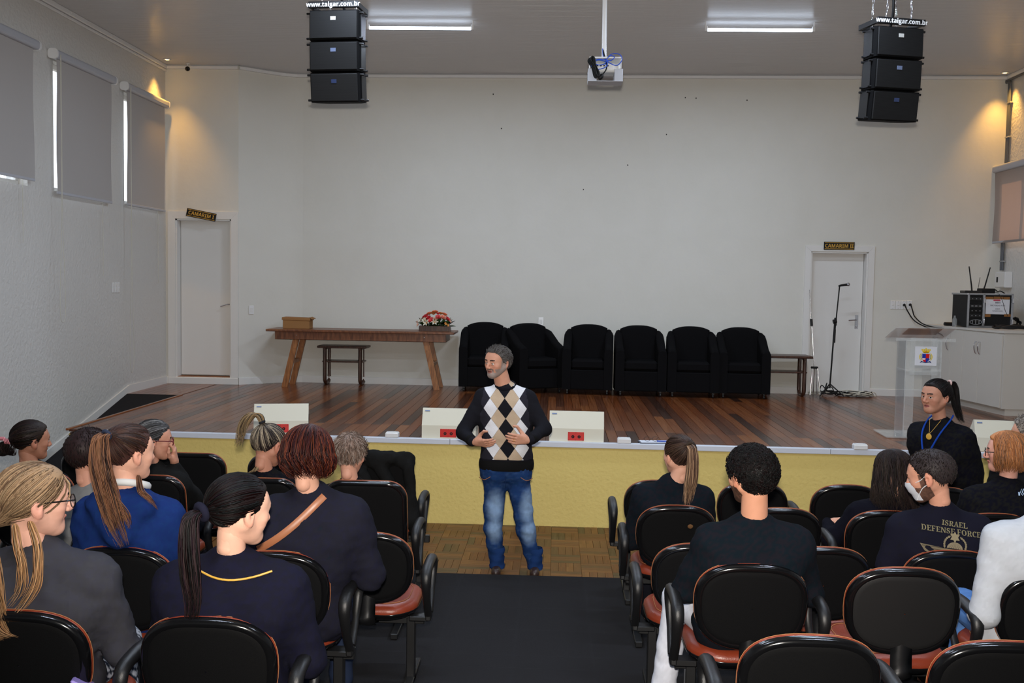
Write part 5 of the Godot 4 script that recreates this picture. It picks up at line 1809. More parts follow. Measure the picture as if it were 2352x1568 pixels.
func row_frame(x0: float, x1: float, z: float, label: String) -> void:
	var o := thing("seat_beam", label, "frame", Vector3((x0 + x1) / 2, slope(z), -z), 0.0, "steel beams under the seat rows")
	var L := x1 - x0
	put("beam", bx(Vector3(L, 0.05, 0.04), 0.004, Vector3(0, 0.35, -0.22)), M.steel_black, o)
	var nleg := maxi(2, int(L / 1.1) + 1)
	var tilt := Basis(Vector3.RIGHT, atan(0.024) if z > 4.5 else 0.0)
	for k in nleg:
		var x := lerpf(-L / 2 + 0.07, L / 2 - 0.07, float(k) / (nleg - 1))
		put("leg", bx(Vector3(0.045, 0.35, 0.05), 0.004, Vector3(x, 0.185, -0.22)), M.steel_black, o)
		put("foot_bar", bx(Vector3(0.045, 0.035, 0.46), 0.004, Vector3(x, 0.028, -0.22), tilt), M.steel_black, o)
	for k in nleg - 1:
		pass

const ZR := [3.28, 4.12, 4.90, 5.85, 6.70]      # depth of the backs, nearest row first (right block)
const ZL := [3.28, 4.10, 4.95, 5.85, 6.75]

func chairs() -> void:
	# right block: [row, x, tall, arms, label]
	var g := "black and rust audience chairs"
	var L := [
		[3.28, 0.863, false, [-1, 1], "empty black chair in the nearest row, left of two at the bottom right"],
		[3.28, 1.488, false, [1], "black chair cut by the photo's bottom right corner"],
		[4.12, 0.835, false, [-1, 1], "black chair of the man in white trousers"],
		[4.12, 1.455, false, [1], "empty black chair between white-trousered man and pale cardigan"],
		[4.12, 2.07, false, [1], "black chair of the person in the pale cardigan"],
		[4.90, 0.735, false, [-1, 1], "empty black chair left of the curly-haired man, one row ahead"],
		[4.90, 1.335, false, [1], "empty black chair right behind the curly-haired man's shoulder, third row"],
		[4.90, 1.955, false, [1], "black chair of the man wearing a face mask"],
		[5.85, 0.735, false, [-1, 1], "black chair with a small brown scuff, behind the ponytailed woman"],
		[5.85, 1.345, false, [1], "black chair mostly hidden by the curly-haired man's head and shoulder"],
		[5.85, 1.955, false, [1], "black chair of the long dark-haired woman"],
		[5.85, 2.565, false, [1], "black chair of the strawberry-blonde woman with glasses"],
		[6.70, 0.72, false, [-1, 1], "front-row black chair ahead of the ponytailed woman on the right"],
		[6.70, 1.345, false, [1], "empty front-row chair seen behind the curly-haired man's head"],
		[6.70, 1.965, false, [1], "empty front-row chair left of the long dark-haired woman"],
		[6.70, 2.58, false, [1], "empty front-row chair right of the masked man's head"],
		[3.28, -1.158, false, [-1, 1], "black chair of the woman with the gold-trimmed collar"],
		[3.28, -1.805, false, [-1], "black chair in the bottom left corner, of the blonde woman"],
		[4.10, -1.165, false, [-1, 1], "black chair of the red-haired woman"],
		[4.10, -1.825, false, [-1], "black chair of the woman in the blue hoodie"],
		[4.95, -0.93, false, [-1, 1], "black chair almost hidden by the red-haired woman, rust seat showing"],
		[4.95, -2.23, false, [-1, 1], "black chair of the man in the grey jumper"],
		[5.85, -1.11, true, [-1, 1], "tall black chair of the grey-brown short-haired person"],
		[5.85, -1.76, true, [-1], "tall black chair of the woman with the messy blonde ponytail"],
		[5.85, -2.45, true, [-1], "tall black chair with rust edge right of the blue hoodie"],
		[5.85, -3.13, true, [-1], "tall black chair of the woman with the pink hair claw"],
		[6.75, -1.20, true, [-1, 1], "front-row tall black chair with a jacket hung on it"],
		[6.75, -1.85, true, [-1], "front-row tall black chair behind the messy blonde ponytail"],
		[6.75, -2.50, true, [-1], "empty front-row tall black chair, right of the hand on a cheek"],
		[6.75, -3.16, true, [-1], "front-row tall black chair left of the man in grey"],
	]
	for q: Array in L:
		put_chair(q[2], q[1], q[0], q[4], q[3], g)
	var rows := ["nearest", "second", "third", "fourth", "front"]
	for k in 5:
		row_frame(0.46 if k > 1 else 0.55, 2.9 if k > 1 else 2.4, ZR[k], "black steel beam and feet under the %s seat row on the right" % rows[k])
		row_frame(-3.45 if k > 2 else -2.6, -0.86 if k != 2 else -0.66, ZL[k], "black steel beam and feet under the %s seat row on the left" % rows[k])
	# a scuff on one back
	var sc := MB.new()
	sc.ball(Vector3(0.075, 0.745, 0.035), Vector3(0.017, 0.013, 0.004), 10)
	for o in get_children():
		if o.has_meta("label") and String(o.get_meta("label")).begins_with("black chair with a small brown scuff"):
			put("scuff", sc, mat(Color(0.38, 0.27, 0.17), 0.8, 0.2), o)
		if o.has_meta("label") and String(o.get_meta("label")).begins_with("empty black chair between white-trousered"):
			(o.get_node("back_panel") as MeshInstance3D).material_override = M.grey_panel
	# black jacket over the front-row chair
	var f := SDF.new()
	var b := Vector3(-1.18, slope(6.75), -6.75)
	f.bone(b + Vector3(-0.16, 0.95, 0.0), b + Vector3(0.19, 0.95, 0.0), 0.055, 0.055, 0.03)
	f.bone(b + Vector3(-0.12, 0.85, 0.06), b + Vector3(0.10, 0.5, 0.06), 0.05, 0.04, 0.05)
	f.bone(b + Vector3(0.0, 0.92, 0.05), b + Vector3(0.20, 0.55, 0.055), 0.045, 0.05, 0.05)
	f.bone(b + Vector3(0.20, 0.9, 0.04), b + Vector3(0.26, 0.42, 0.05), 0.04, 0.035, 0.05)
	f.bone(b + Vector3(-0.05, 0.97, 0.04), b + Vector3(0.09, 0.96, 0.05), 0.05, 0.04, 0.03)
	var ns := FastNoiseLite.new()
	ns.seed = 3; ns.frequency = 9.0
	var jm := MB.new()
	jm.col = lin(0.10, 0.10, 0.11)
	f.net(jm, 0.013, Transform3D(Basis.IDENTITY, -b), null, null, func(p: Vector3, n: Vector3) -> float: return 0.014 * ns.get_noise_3d(p.x * 1.6, p.y * 0.7, p.z * 1.6))
	single("jacket", jm, M.cloth, "black jacket draped over a front-row chair on the left", "jacket", b)

# ---------------------------------------------------------------- people
func head_field(o := {}) -> SDF:
	# origin between the eyes' height and the skull's middle; +z the face, +y up, +x the person's left
	var f := SDF.new()
	var fat: float = o.get("fat", 1.0)
	f.bone(Vector3(0, 0.032, -0.034), Vector3(0, 0.031, 0.016), 0.0785, 0.073, 0.02)
	f.bone(Vector3(-0.026, 0.035, 0.043), Vector3(0.026, 0.035, 0.043), 0.042, 0.042, 0.02)
	f.bone(Vector3(0, -0.01, 0.03), Vector3(0, -0.062, 0.036), 0.062 * fat, 0.049 * fat, 0.03)
	for s: float in [-1.0, 1.0]:
		f.bone(Vector3(s * 0.052, -0.04, -0.004), Vector3(s * 0.012, -0.088, 0.062), 0.026 * fat, 0.022 * fat, 0.03)
		f.bone(Vector3(s * 0.042, -0.022, 0.058), Vector3(s * 0.036, -0.04, 0.058), 0.026 * fat, 0.024 * fat, 0.02)
	f.bone(Vector3(-0.008, -0.094, 0.071), Vector3(0.008, -0.094, 0.071), 0.017, 0.017, 0.02)
	f.bone(Vector3(-0.036, 0.020, 0.079), Vector3(0.036, 0.020, 0.079), 0.012, 0.012, 0.02)
	if o.get("face", true):
		for s: float in [-1.0, 1.0]:
			f.bone(Vector3(s * 0.031, 0.000, 0.099), Vector3(s * 0.036, 0.000, 0.097), 0.0125, 0.0125, 0.012, 0, true)
		f.bone(Vector3(0, 0.012, 0.092), Vector3(0, -0.028, 0.111), 0.0075, 0.0115, 0.010)
		for s: float in [-1.0, 1.0]:
			f.bone(Vector3(s * 0.012, -0.033, 0.099), Vector3(s * 0.010, -0.034, 0.103), 0.009, 0.008, 0.008)
			f.bone(Vector3(s * 0.0315, -0.001, 0.0805), Vector3(s * 0.0318, -0.001, 0.0805), 0.0125, 0.0125, 0.002, 3)
			f.bone(Vector3(s * 0.021, 0.0085, 0.0915), Vector3(s * 0.042, 0.0075, 0.0865), 0.0042, 0.0040, 0.004)
			f.bone(Vector3(s * 0.022, -0.0095, 0.0905), Vector3(s * 0.041, -0.0095, 0.0855), 0.0036, 0.0036, 0.004)
		f.bone(Vector3(-0.019, -0.060, 0.084), Vector3(0, -0.0565, 0.0935), 0.0045, 0.0058, 0.004, 1)
		f.bone(Vector3(0.019, -0.060, 0.084), Vector3(0, -0.0565, 0.0935), 0.0045, 0.0058, 0.004, 1)
		f.bone(Vector3(-0.014, -0.0695, 0.085), Vector3(0.014, -0.0695, 0.085), 0.0058, 0.0058, 0.004, 1)
		f.bone(Vector3(0.0, -0.0695, 0.089), Vector3(0.0, -0.0695, 0.0892), 0.0058, 0.0058, 0.005, 1)
		if o.get("open", false):
			f.bone(Vector3(-0.011, -0.0635, 0.096), Vector3(0.011, -0.0635, 0.096), 0.0042, 0.0042, 0.003, 0, true)
	for s: float in [-1.0, 1.0]:
		f.ell(Vector3(s * 0.082, -0.006, -0.012), Vector3(0.011, 0.032, 0.019), 0.012, 2)
		f.bone(Vector3(s * 0.081, -0.03, -0.004), Vector3(s * 0.079, -0.036, -0.002), 0.008, 0.007, 0.008, 2)
		f.bone(Vector3(s * 0.094, -0.006, -0.007), Vector3(s * 0.094, -0.012, -0.006), 0.008, 0.007, 0.006, 2, true)
	f.bone(Vector3(0, -0.05, -0.018), Vector3(0, -0.125, -0.028), 0.050 * fat, 0.034 * fat, 0.03)
	return f

# bones of an open hand; +y runs to the fingertips, +z is the palm's side, thumb at -x * side
func hand_field(side: float, curl: Array, spread := 0.14, thumb := 0.0) -> SDF:
	var f := SDF.new()
	f.bone(Vector3(0, -0.026, 0), Vector3(0, 0.0, 0), 0.025, 0.026, 0.02)
	for k in 4:
		var x := (-0.030 + 0.020 * k) * side
		f.bone(Vector3(x * 0.55, 0.012, 0), Vector3(x, 0.078 - 0.004 * absf(k - 1.3), 0), 0.0145, 0.0115, 0.016)
	f.bone(Vector3(-0.012 * side, 0.02, 0.006), Vector3(-0.020 * side, 0.04, 0.008), 0.018, 0.015, 0.016)
	var ln := [0.070, 0.079, 0.073, 0.058]
	for k in 4:
		var x := (-0.030 + 0.020 * k) * side
		var p := Vector3(x, 0.080 - 0.004 * absf(k - 1.3), 0)
		var yaw := (-0.030 + 0.020 * k) * side * spread * 30.0 / 1.0 * 0.1
		var a := 0.0
		var L: float = ln[k]
		for j in 3:
			a += curl[k] * [0.75, 1.0, 0.7][j]
			var seg: float = L * [0.44, 0.31, 0.25][j]
			var d := Vector3(sin(yaw * 3.0), cos(a), sin(a)).normalized()
			var q := p + d * seg
			f.bone(p, q, [0.0092, 0.0086, 0.0078][j], [0.0086, 0.0078, 0.0068][j], 0.004)
			p = q
	# thumb leaves the side of the palm near its base
	var t0 := Vector3(-0.022 * side, 0.015, 0.006)
	var t1 := t0 + Vector3(-0.030 * side, 0.030, 0.014 + thumb * 0.01)
	var t2 := t1 + Vector3((-0.014 - 0.010 * thumb) * side, 0.032, 0.004)
	var t3 := t2 + Vector3(-0.004 * side, 0.028, -0.001)
	f.bone(t0, t1, 0.0165, 0.0125, 0.014)
	f.bone(t1, t2, 0.0115, 0.0100, 0.004)
	f.bone(t2, t3, 0.0098, 0.0075, 0.004)
	return f

func hand_xf(wrist: Vector3, dir: Vector3, palm: Vector3) -> Transform3D:
	var y := dir.normalized()
	var z := (palm - y * palm.dot(y)).normalized()
	return Transform3D(Basis(y.cross(z), y, z), wrist + y * 0.03)

func face_basis(yaw: float, pitch: float, roll := 0.0) -> Basis:
	# yaw 0 looks at the stage (-z), positive turns to the photo's right; pitch > 0 looks down
	var f := Vector3(sin(yaw), 0, -cos(yaw))
	var b := Basis(Vector3.UP.cross(f), Vector3.UP, f)
	return b * Basis(Vector3.RIGHT, pitch) * Basis(Vector3.FORWARD, roll)

func skin_paint(sk: Color, o: Dictionary) -> Callable:
	var lip: Color = o.get("lip", Color(sk.r * 0.85, sk.g * 0.55, sk.b * 0.55))
	var brow: Color = o.get("brow", lin(0.13, 0.09, 0.07))
	var beard: Color = o.get("beard", Color(0, 0, 0, 0))
	var hasb: bool = o.has("beard")
	var iris: Color = o.get("iris", lin(0.16, 0.10, 0.07))
	var ns := FastNoiseLite.new()
	ns.frequency = 60.0
	return func(p: Vector3, n: Vector3) -> Color:
		var c := sk
		var j := ns.get_noise_3d(p.x, p.y, p.z)
		c = c * (1.0 + 0.06 * j)
		# ruddier cheeks, nose, ears (skin itself is redder there)
		var ch := maxf(0.0, 1.0 - (Vector3(absf(p.x), p.y, p.z) - Vector3(0.045, -0.03, 0.075)).length() / 0.035)
		ch = maxf(ch, maxf(0.0, 1.0 - (p - Vector3(0, -0.03, 0.115)).length() / 0.025))
		if absf(p.x) > 0.079:
			ch = maxf(ch, 0.8)
		c = Color(c.r * (1.0 + 0.04 * ch), c.g * (1.0 - 0.12 * ch), c.b * (1.0 - 0.13 * ch))
		# lips
		if p.z > 0.078 and absf(p.x) < 0.023 and absf(p.y + 0.063) < 0.0115 - absf(p.x) * 0.25 and n.z > 0.1:
			c = lip
			if absf(p.y + 0.0635) < 0.0028:
				c = lip * 0.45
		# beard: short hair about mouth, chin and jaw
		if hasb:
			var inb := false
			if p.y < -0.042 and p.z > -0.01 and p.y > -0.125:
				var lipz := absf(p.x) < 0.024 and absf(p.y + 0.063) < 0.011
				if not lipz and (p.z > 0.076 and absf(p.x) < 0.034 or p.y < -0.07 or absf(p.x) > 0.048):
					inb = true
			if absf(p.x) > 0.060 and p.y < 0.02 and p.y > -0.09 and p.z > 0.0 and p.z < 0.035:
				inb = true
			if inb:
				var k := 0.85 + 0.15 * j
				var darker := 0.55 if (p.z > 0.082 and p.y > -0.062) else 1.0
				c = c.lerp(Color(beard.r * darker, beard.g * darker, beard.b * darker), clampf(k, 0.0, 1.0))
		# brows
		var ax := absf(p.x)
		if p.z > 0.06 and ax > 0.012 and ax < 0.052 and absf(p.y - (0.0215 + 0.004 * sin((ax - 0.012) * 60.0))) < 0.0042:
			c = brow
		# eyes
		var e := Vector3(ax, p.y, p.z) - Vector3(0.0316, -0.001, 0.0805)
		if e.length() < 0.0136 and p.z > 0.0855:
			c = lin(0.80, 0.77, 0.74)
			var gx := p.x * signf(p.x) - 0.0316
			var gaze: float = o.get("gaze", 0.0)
			if Vector2(p.x - signf(p.x) * 0.0316 - gaze, p.y + 0.001).length() < 0.0062:
				c = iris
		return c

# -------- hair: locks laid over the skull
const SK := Vector3(0.089, 0.097, 0.113)          # half axes of the hair's shell
const SC := Vector3(0, 0.025, -0.010)

func on_skull(d: Vector3, k := 1.0) -> Vector3:
	var l := 1.0 / sqrt(d.x * d.x / (SK.x * SK.x) + d.y * d.y / (SK.y * SK.y) + d.z * d.z / (SK.z * SK.z))
	return SC + d * l * k

func hairline(z: float, o: Dictionary) -> float:
	# lowest height of hair for a given depth (head axes)
	var fr: float = o.get("front", 0.072)
	var pts := [[0.10, fr + 0.01], [0.07, fr], [0.05, 0.055], [0.03, 0.02], [0.012, -0.008], [-0.012, 0.022], [-0.035, -0.01], [-0.055, o.get("nape", -0.052)], [-0.13, o.get("nape", -0.052)]]
	for i in pts.size() - 1:
		if z <= pts[i][0] and z >= pts[i + 1][0]:
			return lerpf(pts[i][1], pts[i + 1][1], (pts[i][0] - z) / (pts[i][0] - pts[i + 1][0]))
	return pts[0][1] if z > 0.1 else pts[8][1]

func hair_cap(mb: MB, xf: Transform3D, o: Dictionary, thick: float, rough: float, pick: Callable) -> void:
	var ns := FastNoiseLite.new()
	ns.seed = o.get("seed", 1); ns.frequency = 30.0
	var nu := 56; var nv := 40
	var rings := []
	var start := mb.v.size()
	var cols := []
	for j in nv + 1:
		var e := PI / 2 - PI * 0.86 * j / nv
		var ring := PackedVector3Array()
		for i in nu:
			var a := TAU * i / nu
			var d := Vector3(cos(e) * sin(a), sin(e), cos(e) * cos(a))
			var p := on_skull(d)
			var over := p.y - hairline(p.z, o)
			var k := smoothstep(-0.006, 0.012, over)
			var r := lerpf(0.86, 1.0 + thick, k) + rough * ns.get_noise_3d(d.x, d.y, d.z) * k
			ring.push_back(xf * on_skull(d, r))
			cols.push_back(pick.call(d))
		rings.push_back(ring)
	mb.skin(rings)
	for i in cols.size():
		mb.c[start + i] = cols[i]

const HB := 0.5

func strand(mb: MB, pts: Array, r: float, col: Color) -> void:
	# a thin three-sided lock, pointed at the end
	var m := pts.size()
	var base := mb.v.size()
	mb.col = Color(minf(col.r * HB, 1), minf(col.g * HB, 1), minf(col.b * HB, 1))
	var up := Vector3(0.3, 0.9, 0.2)
	for i in m:
		var t: Vector3 = (pts[mini(i + 1, m - 1)] - pts[maxi(i - 1, 0)]).normalized()
		var a := (up - t * up.dot(t)).normalized()
		up = a
		var b := t.cross(a)
		var rr := r * (1.0 - 0.85 * pow(float(i) / (m - 1), 3.0))
		for j in 3:
			var w := TAU * j / 3
			var n := a * cos(w) + b * sin(w)
			mb.add(pts[i] + n * rr, n)
	for i in m - 1:
		for j in 3:
			var p := base + i * 3 + j
			var q := base + i * 3 + (j + 1) % 3
			mb.ix.append_array([p, q + 3, q, p, p + 3, q + 3])

func hair_pick(o: Dictionary, r: RandomNumberGenerator) -> Color:
	var cs: Array = o.cols
	var c: Color = cs[r.randi() % cs.size()]
	return c * r.randf_range(0.65, 1.35)

func hair_pulled(mb: MB, xf: Transform3D, o: Dictionary, tie: Vector3, n := 420) -> void:
	# strands from the hairline gathered at the tie (world offset from the head)
	var r := RandomNumberGenerator.new()
	r.seed = o.get("seed", 1)
	var inv := xf.affine_inverse()
	var tl := inv * tie
	var td := (tl - SC).normalized()
	for k in n:
		# roots spread over the whole scalp, denser along the hairline
		var d := Vector3.UP
		for it in 30:
			d = Vector3(r.randfn(), r.randfn(), r.randfn()).normalized()
			var p := on_skull(d)
			var over := p.y - hairline(p.z, o)
			if over > 0.0 and (over < 0.03 or r.randf() < 0.55):
				break
		var pts := []
		var lift := r.randf_range(1.0, 1.035)
		for i in 9:
			var t := i / 8.0
			var q := on_skull(d.slerp(td, t * 0.94).normalized(), (0.975 if i == 0 else lift) + 0.010 * sin(t * PI))
			if i == 8:
				q = tl + Vector3(r.randf_range(-1, 1), r.randf_range(-1, 1), r.randf_range(-1, 1)) * 0.007
			pts.push_back(xf * q)
		strand(mb, pts, r.randf_range(0.0016, 0.0030), hair_pick(o, r))

func hair_tail(mb: MB, o: Dictionary, guide: Array, w0: float, w1: float, n: int, curl := 0.004, tip: Array = []) -> void:
	var r := RandomNumberGenerator.new()
	r.seed = o.get("seed", 1) + 50
	var g := smooth(guide, 5)
	var m := g.size()
	for k in n:
		var a := r.randf_range(0, TAU)
		var rad := sqrt(r.randf())
		var len := r.randf_range(0.72, 1.0)
		var ph := r.randf_range(0, TAU)
		var pts := []
		var last := int((m - 1) * len)
		for i in last + 1:
			var t := float(i) / (m - 1)
			var w := lerpf(w0, w1, sin(minf(t * 1.7, 1.0) * PI / 2)) * (1.0 - 0.45 * maxf(0, t - 0.6) / 0.4)
			if i == 0:
				w = w0 * 0.6
			var off := Vector3(cos(a), 0.25 * sin(a * 2.0), sin(a) * 0.6) * rad * w
			off += Vector3(sin(t * 9.0 + ph), 0, cos(t * 8.0 + ph)) * curl * t
			pts.push_back(g[i] + off)
		var c := hair_pick(o, r)
		if tip.size() > 0 and r.randf() < 0.75:
			c = tip[r.randi() % tip.size()] * r.randf_range(0.8, 1.2)
		strand(mb, pts, r.randf_range(0.0016, 0.0032), c)

func hair_loose(mb: MB, xf: Transform3D, o: Dictionary, length: float, n: int, a0: float, a1: float, vol: float, curl: float, inward := 0.0) -> void:
	# strands from the parting, over the skull, then down; length below the ears
	var r := RandomNumberGenerator.new()
	r.seed = o.get("seed", 1) + 9
	var down := xf.basis.inverse() * Vector3.DOWN
	var back := xf.basis.inverse() * Vector3(0, 0, 1)
	for k in n:
		var a := r.randf_range(a0, a1)         # 0 is the face, PI the back of the head
		var top := Vector3(0.06 * signf(sin(a)), 1.0, r.randf_range(-0.3, 0.5)).normalized()
		var side := Vector3(sin(a), -0.10, cos(a)).normalized()
		var lift := 1.0 + vol * r.randf_range(0.2, 1.0)
		var pts := []
		for i in 7:
			var t := i / 6.0
			pts.push_back(on_skull(top.slerp(side, t).normalized(), lerpf(1.01, lift, t)))
		var p: Vector3 = pts[6]
		var L := length * r.randf_range(0.75, 1.05)
		var ph := r.randf_range(0, TAU)
		var out := Vector3(sin(a), 0, cos(a))
		for i in 9:
			var t := (i + 1) / 9.0
			var q := p + down * (L * t) + out * (0.015 * sin(t * 2.5) - inward * t * t) + Vector3(sin(ph + t * 7.0), 0, cos(ph + t * 6.0)) * curl * t + back * (0.035 * t if length > 0.15 else 0.0)
			pts.push_back(q)
		var w := []
		for q: Vector3 in pts:
			w.push_back(xf * q)
		strand(mb, w, r.randf_range(0.0018, 0.0034), hair_pick(o, r))

func hair_short(mb: MB, xf: Transform3D, o: Dictionary, n: int, ln: float, curly: bool) -> void:
	var r := RandomNumberGenerator.new()
	r.seed = o.get("seed", 1) + 4
	for k in n:
		var d := Vector3.ZERO
		var p := Vector3.ZERO
		for t in 20:
			d = Vector3(r.randfn(), r.randfn(), r.randfn()).normalized()
			p = on_skull(d)
			if p.y > hairline(p.z, o) + 0.002:
				break
		var tang := (Vector3(0, 0.25, -1) - d * Vector3(0, 0.25, -1).dot(d) + Vector3(r.randfn(), r.randfn(), r.randfn()) * 0.25).normalized()
		if d.z < -0.2:
			tang = (Vector3(r.randfn() * 0.3, -1, 0.2) - d * d.dot(Vector3(0, -1, 0.2))).normalized()
		var pts := []
		var th: float = o.get("thick", 0.05)
		var L := ln * r.randf_range(0.6, 1.2)
		if curly:
			var c := on_skull(d, 1.0 + th * r.randf_range(0.6, 1.15))
			var u := d.cross(Vector3(0.3, 0.8, 0.5)).normalized()
			var v := d.cross(u)
			var rr := r.randf_range(0.005, 0.009)
			var a0 := r.randf_range(0, TAU)
			for i in 7:
				var a := a0 + i * 0.85
				pts.push_back(xf * (c + (u * cos(a) + v * sin(a)) * rr + d * (0.0016 * i)))
			strand(mb, pts, 0.0021, hair_pick(o, r))
		else:
			for i in 4:
				var t := i / 3.0
				pts.push_back(xf * (on_skull(d, 1.0 + th * 0.8) + tang * L * t + d * (L * 0.35 * t * (1.0 - 0.5 * t))))
			strand(mb, pts, 0.0017, hair_pick(o, r))

func flat_col(c: Color, ns: FastNoiseLite, k := 0.12) -> Callable:
	return func(p: Vector3, n: Vector3) -> Color: return c * (1.0 + k * ns.get_noise_3d(p.x * 3.0, p.y * 3.0, p.z * 3.0))

func folds(sd: int, amp: float) -> Callable:
	var ns := FastNoiseLite.new()
	ns.seed = sd; ns.frequency = 5.5; ns.fractal_octaves = 3
	return func(p: Vector3, n: Vector3) -> float: return amp * ns.get_noise_3d(p.x * 1.2 + p.y * 0.8, p.y * 1.5, p.z * 1.2)

func shoe(at: Vector3, dir: Vector3, col: Color, parent: Node3D, org: Vector3) -> void:
	var f := SDF.new()
	var d := dir.normalized()
	f.bone(at + Vector3(0, 0.045, 0) - d * 0.06, at + Vector3(0, 0.035, 0) + d * 0.13, 0.042, 0.036, 0.02)
	f.bone(at + Vector3(0, 0.07, 0) - d * 0.045, at + Vector3(0, 0.075, 0) - d * 0.02, 0.042, 0.042, 0.03)
	var m := MB.new()
	m.col = col
	f.net(m, 0.012, Transform3D(Basis.IDENTITY, -org))
	for i in m.v.size():
		m.v[i].y = maxf(m.v[i].y, at.y - org.y + 0.003)
	put("shoe", m, M.leather, parent)

# a seated or standing person; joints in world metres
func person(o: Dictionary) -> Node3D:
	var hd: Vector3 = o.head
	var sw: float = o.get("sw", 0.235)
	var bulk: float = o.get("bulk", 1.0)
	var stand: bool = o.get("stand", false)
	var zc: float = o.zc
	var fy: float = o.get("floor", slope(zc))
	var hip: Vector3 = o.get("hip", Vector3(o.get("x", 0.0), fy + 0.545, -zc - 0.17))
	var sy: float = o.get("sy", hd.y - 0.195)
	var byaw: float = o.get("byaw", 0.0)
	var fw := Vector3(sin(byaw), 0, -cos(byaw))          # the way the chest faces
	var rt := Vector3(cos(byaw), 0, sin(byaw))           # the photo's right when facing the stage
	var sc: Vector3 = o.get("sc", Vector3(lerpf(hip.x, hd.x, 0.75), sy, lerpf(hip.z, hd.z, 0.8) + 0.015))
	var root := thing("person", o.label, "person", Vector3(hip.x, fy, hip.z))
	var org := root.position
	var loc := Transform3D(Basis.IDENTITY, -org)
	var sk: Color = o.get("skin", lin(0.80, 0.60, 0.50))
	var ns := FastNoiseLite.new()
	ns.frequency = 40.0
	var sd: int = o.get("seed", 1)
	# joints: index 0 the photo's left, 1 the right (for rt)
	var sh := []; var el := []; var wr := []
	for k in 2:
		var s := -1.0 if k == 0 else 1.0
		sh.push_back(sc + rt * (s * (sw - 0.062)) + Vector3(0, -0.082, 0))
		el.push_back(o.elbow[k] if o.has("elbow") else sc + rt * (s * (sw + 0.0)) + Vector3(0, -0.36, 0) + fw * 0.06)
		wr.push_back(o.wrist[k] if o.has("wrist") else hip + rt * (s * 0.085) + fw * 0.27 + Vector3(0, 0.13, 0))
	# ---- skin: one continuous body under the clothes, finer grids for head and hands
	var B := SDF.new()
	B.bone(hip, hip.lerp(sc, 0.5), 0.07, 0.07, 0.05)
	B.bone(hip.lerp(sc, 0.5), sc - Vector3(0, 0.08, 0), 0.07, 0.07, 0.05)
	B.bone(sh[0], sh[1], 0.04, 0.04, 0.05)
	var hb := face_basis(o.yaw, o.get("pitch", 0.0), o.get("roll", 0.0))
	var hs: float = o.get("hs", 1.0)
	var nk := hd + hb * Vector3(0, -0.075, -0.022) * hs
	B.bone(sc - Vector3(0, 0.04, 0), nk, o.get("neck", 0.052), o.get("neck", 0.052) - 0.003, 0.03)
	for k in 2:
		B.bone(sh[k], el[k], 0.043 * bulk, 0.036 * bulk, 0.03)
		B.bone(el[k], wr[k], 0.036 * bulk, 0.026, 0.03)
	var kn := []; var an := []
	for k in 2:
		var s := -1.0 if k == 0 else 1.0
		kn.push_back(o.knee[k] if o.has("knee") else Vector3(hip.x + s * 0.11, fy + 0.53, hip.z - 0.44))
		an.push_back(o.ankle[k] if o.has("ankle") else Vector3(hip.x + s * 0.10, fy - 0.02, hip.z - 0.40))
		B.bone(hip + Vector3(s * 0.08, 0, 0), kn[k], 0.055, 0.045, 0.04)
		B.bone(kn[k], an[k], 0.042, 0.035, 0.03)
	var bm := MB.new()
	bm.col = sk
	B.net(bm, 0.02, loc, flat_col(sk, ns, 0.08))
	var H := head_field(o)
	var hx := loc * Transform3D(hb * Basis.from_scale(Vector3(hs, hs, hs)), hd)
	H.net(bm, o.get("hcell", 0.0042), hx, skin_paint(sk, o))
	for k in 2:
		var side := 1.0 if k == 0 else -1.0
		var hc: Array = o.get("curl%d" % k, [0.45, 0.5, 0.55, 0.6])
		var hf := hand_field(side, hc, o.get("spread", 0.14), o.get("thumb", 0.4))
		var dir: Vector3 = o["hdir%d" % k] if o.has("hdir%d" % k) else (wr[k] - el[k]).normalized() + Vector3(0, -0.25, 0) + rt * (side * 0.35)
		var palm: Vector3 = o["palm%d" % k] if o.has("palm%d" % k) else Vector3(0, -1, 0)
		var hs2: float = o.get("hand", 1.0)
		var hxf := hand_xf(wr[k], dir, palm)
		hxf.basis = hxf.basis * Basis.from_scale(Vector3(hs2, hs2, hs2))
		hf.net(bm, o.get("handcell", 0.0048), loc * hxf, flat_col(sk, ns, 0.1))
	put("body", bm, M.skin, root)
	# ---- top
	var T := SDF.new()
	var mid := hip.lerp(sc, 0.42)
	var hy := Vector3(0, 0.105 if stand else 0.0, 0)
	T.bone(hip - rt * 0.085 * bulk + hy, hip + rt * 0.085 * bulk + hy, (0.112 if stand else 0.125) * bulk, (0.112 if stand else 0.125) * bulk, 0.06)
	T.bone(mid - rt * 0.075 * bulk, mid + rt * 0.075 * bulk, 0.118 * bulk, 0.118 * bulk, 0.08)
	var mid2 := hip.lerp(sc, 0.60)
	T.bone(mid2 - rt * (0.04 * bulk + (sw - 0.145) * 0.5), mid2 + rt * (0.04 * bulk + (sw - 0.145) * 0.5), 0.116 * bulk, 0.116 * bulk, 0.08)
	var chs := sc + Vector3(0, -0.135, 0) + fw * 0.01
	T.bone(chs - rt * (sw - 0.145), chs + rt * (sw - 0.145), 0.112 * bulk, 0.112 * bulk, 0.08)
	T.bone(sh[0] + rt * 0.03 + Vector3(0, 0.0, 0), sh[1] - rt * 0.03, 0.058, 0.058, 0.06)
	T.bone(sc + Vector3(0, -0.045, 0), sc + Vector3(0, o.get("nb", 0.006), 0) + fw * 0.004, 0.072, 0.064, 0.05)
	for k in 2:
		T.bone(sc + Vector3(0, -0.012, 0), sh[k] + Vector3(0, 0.018, 0), 0.058, 0.046, 0.05)
	var sl: float = o.get("sleeve", 1.0)       # 1 to the wrist, 0.45 short
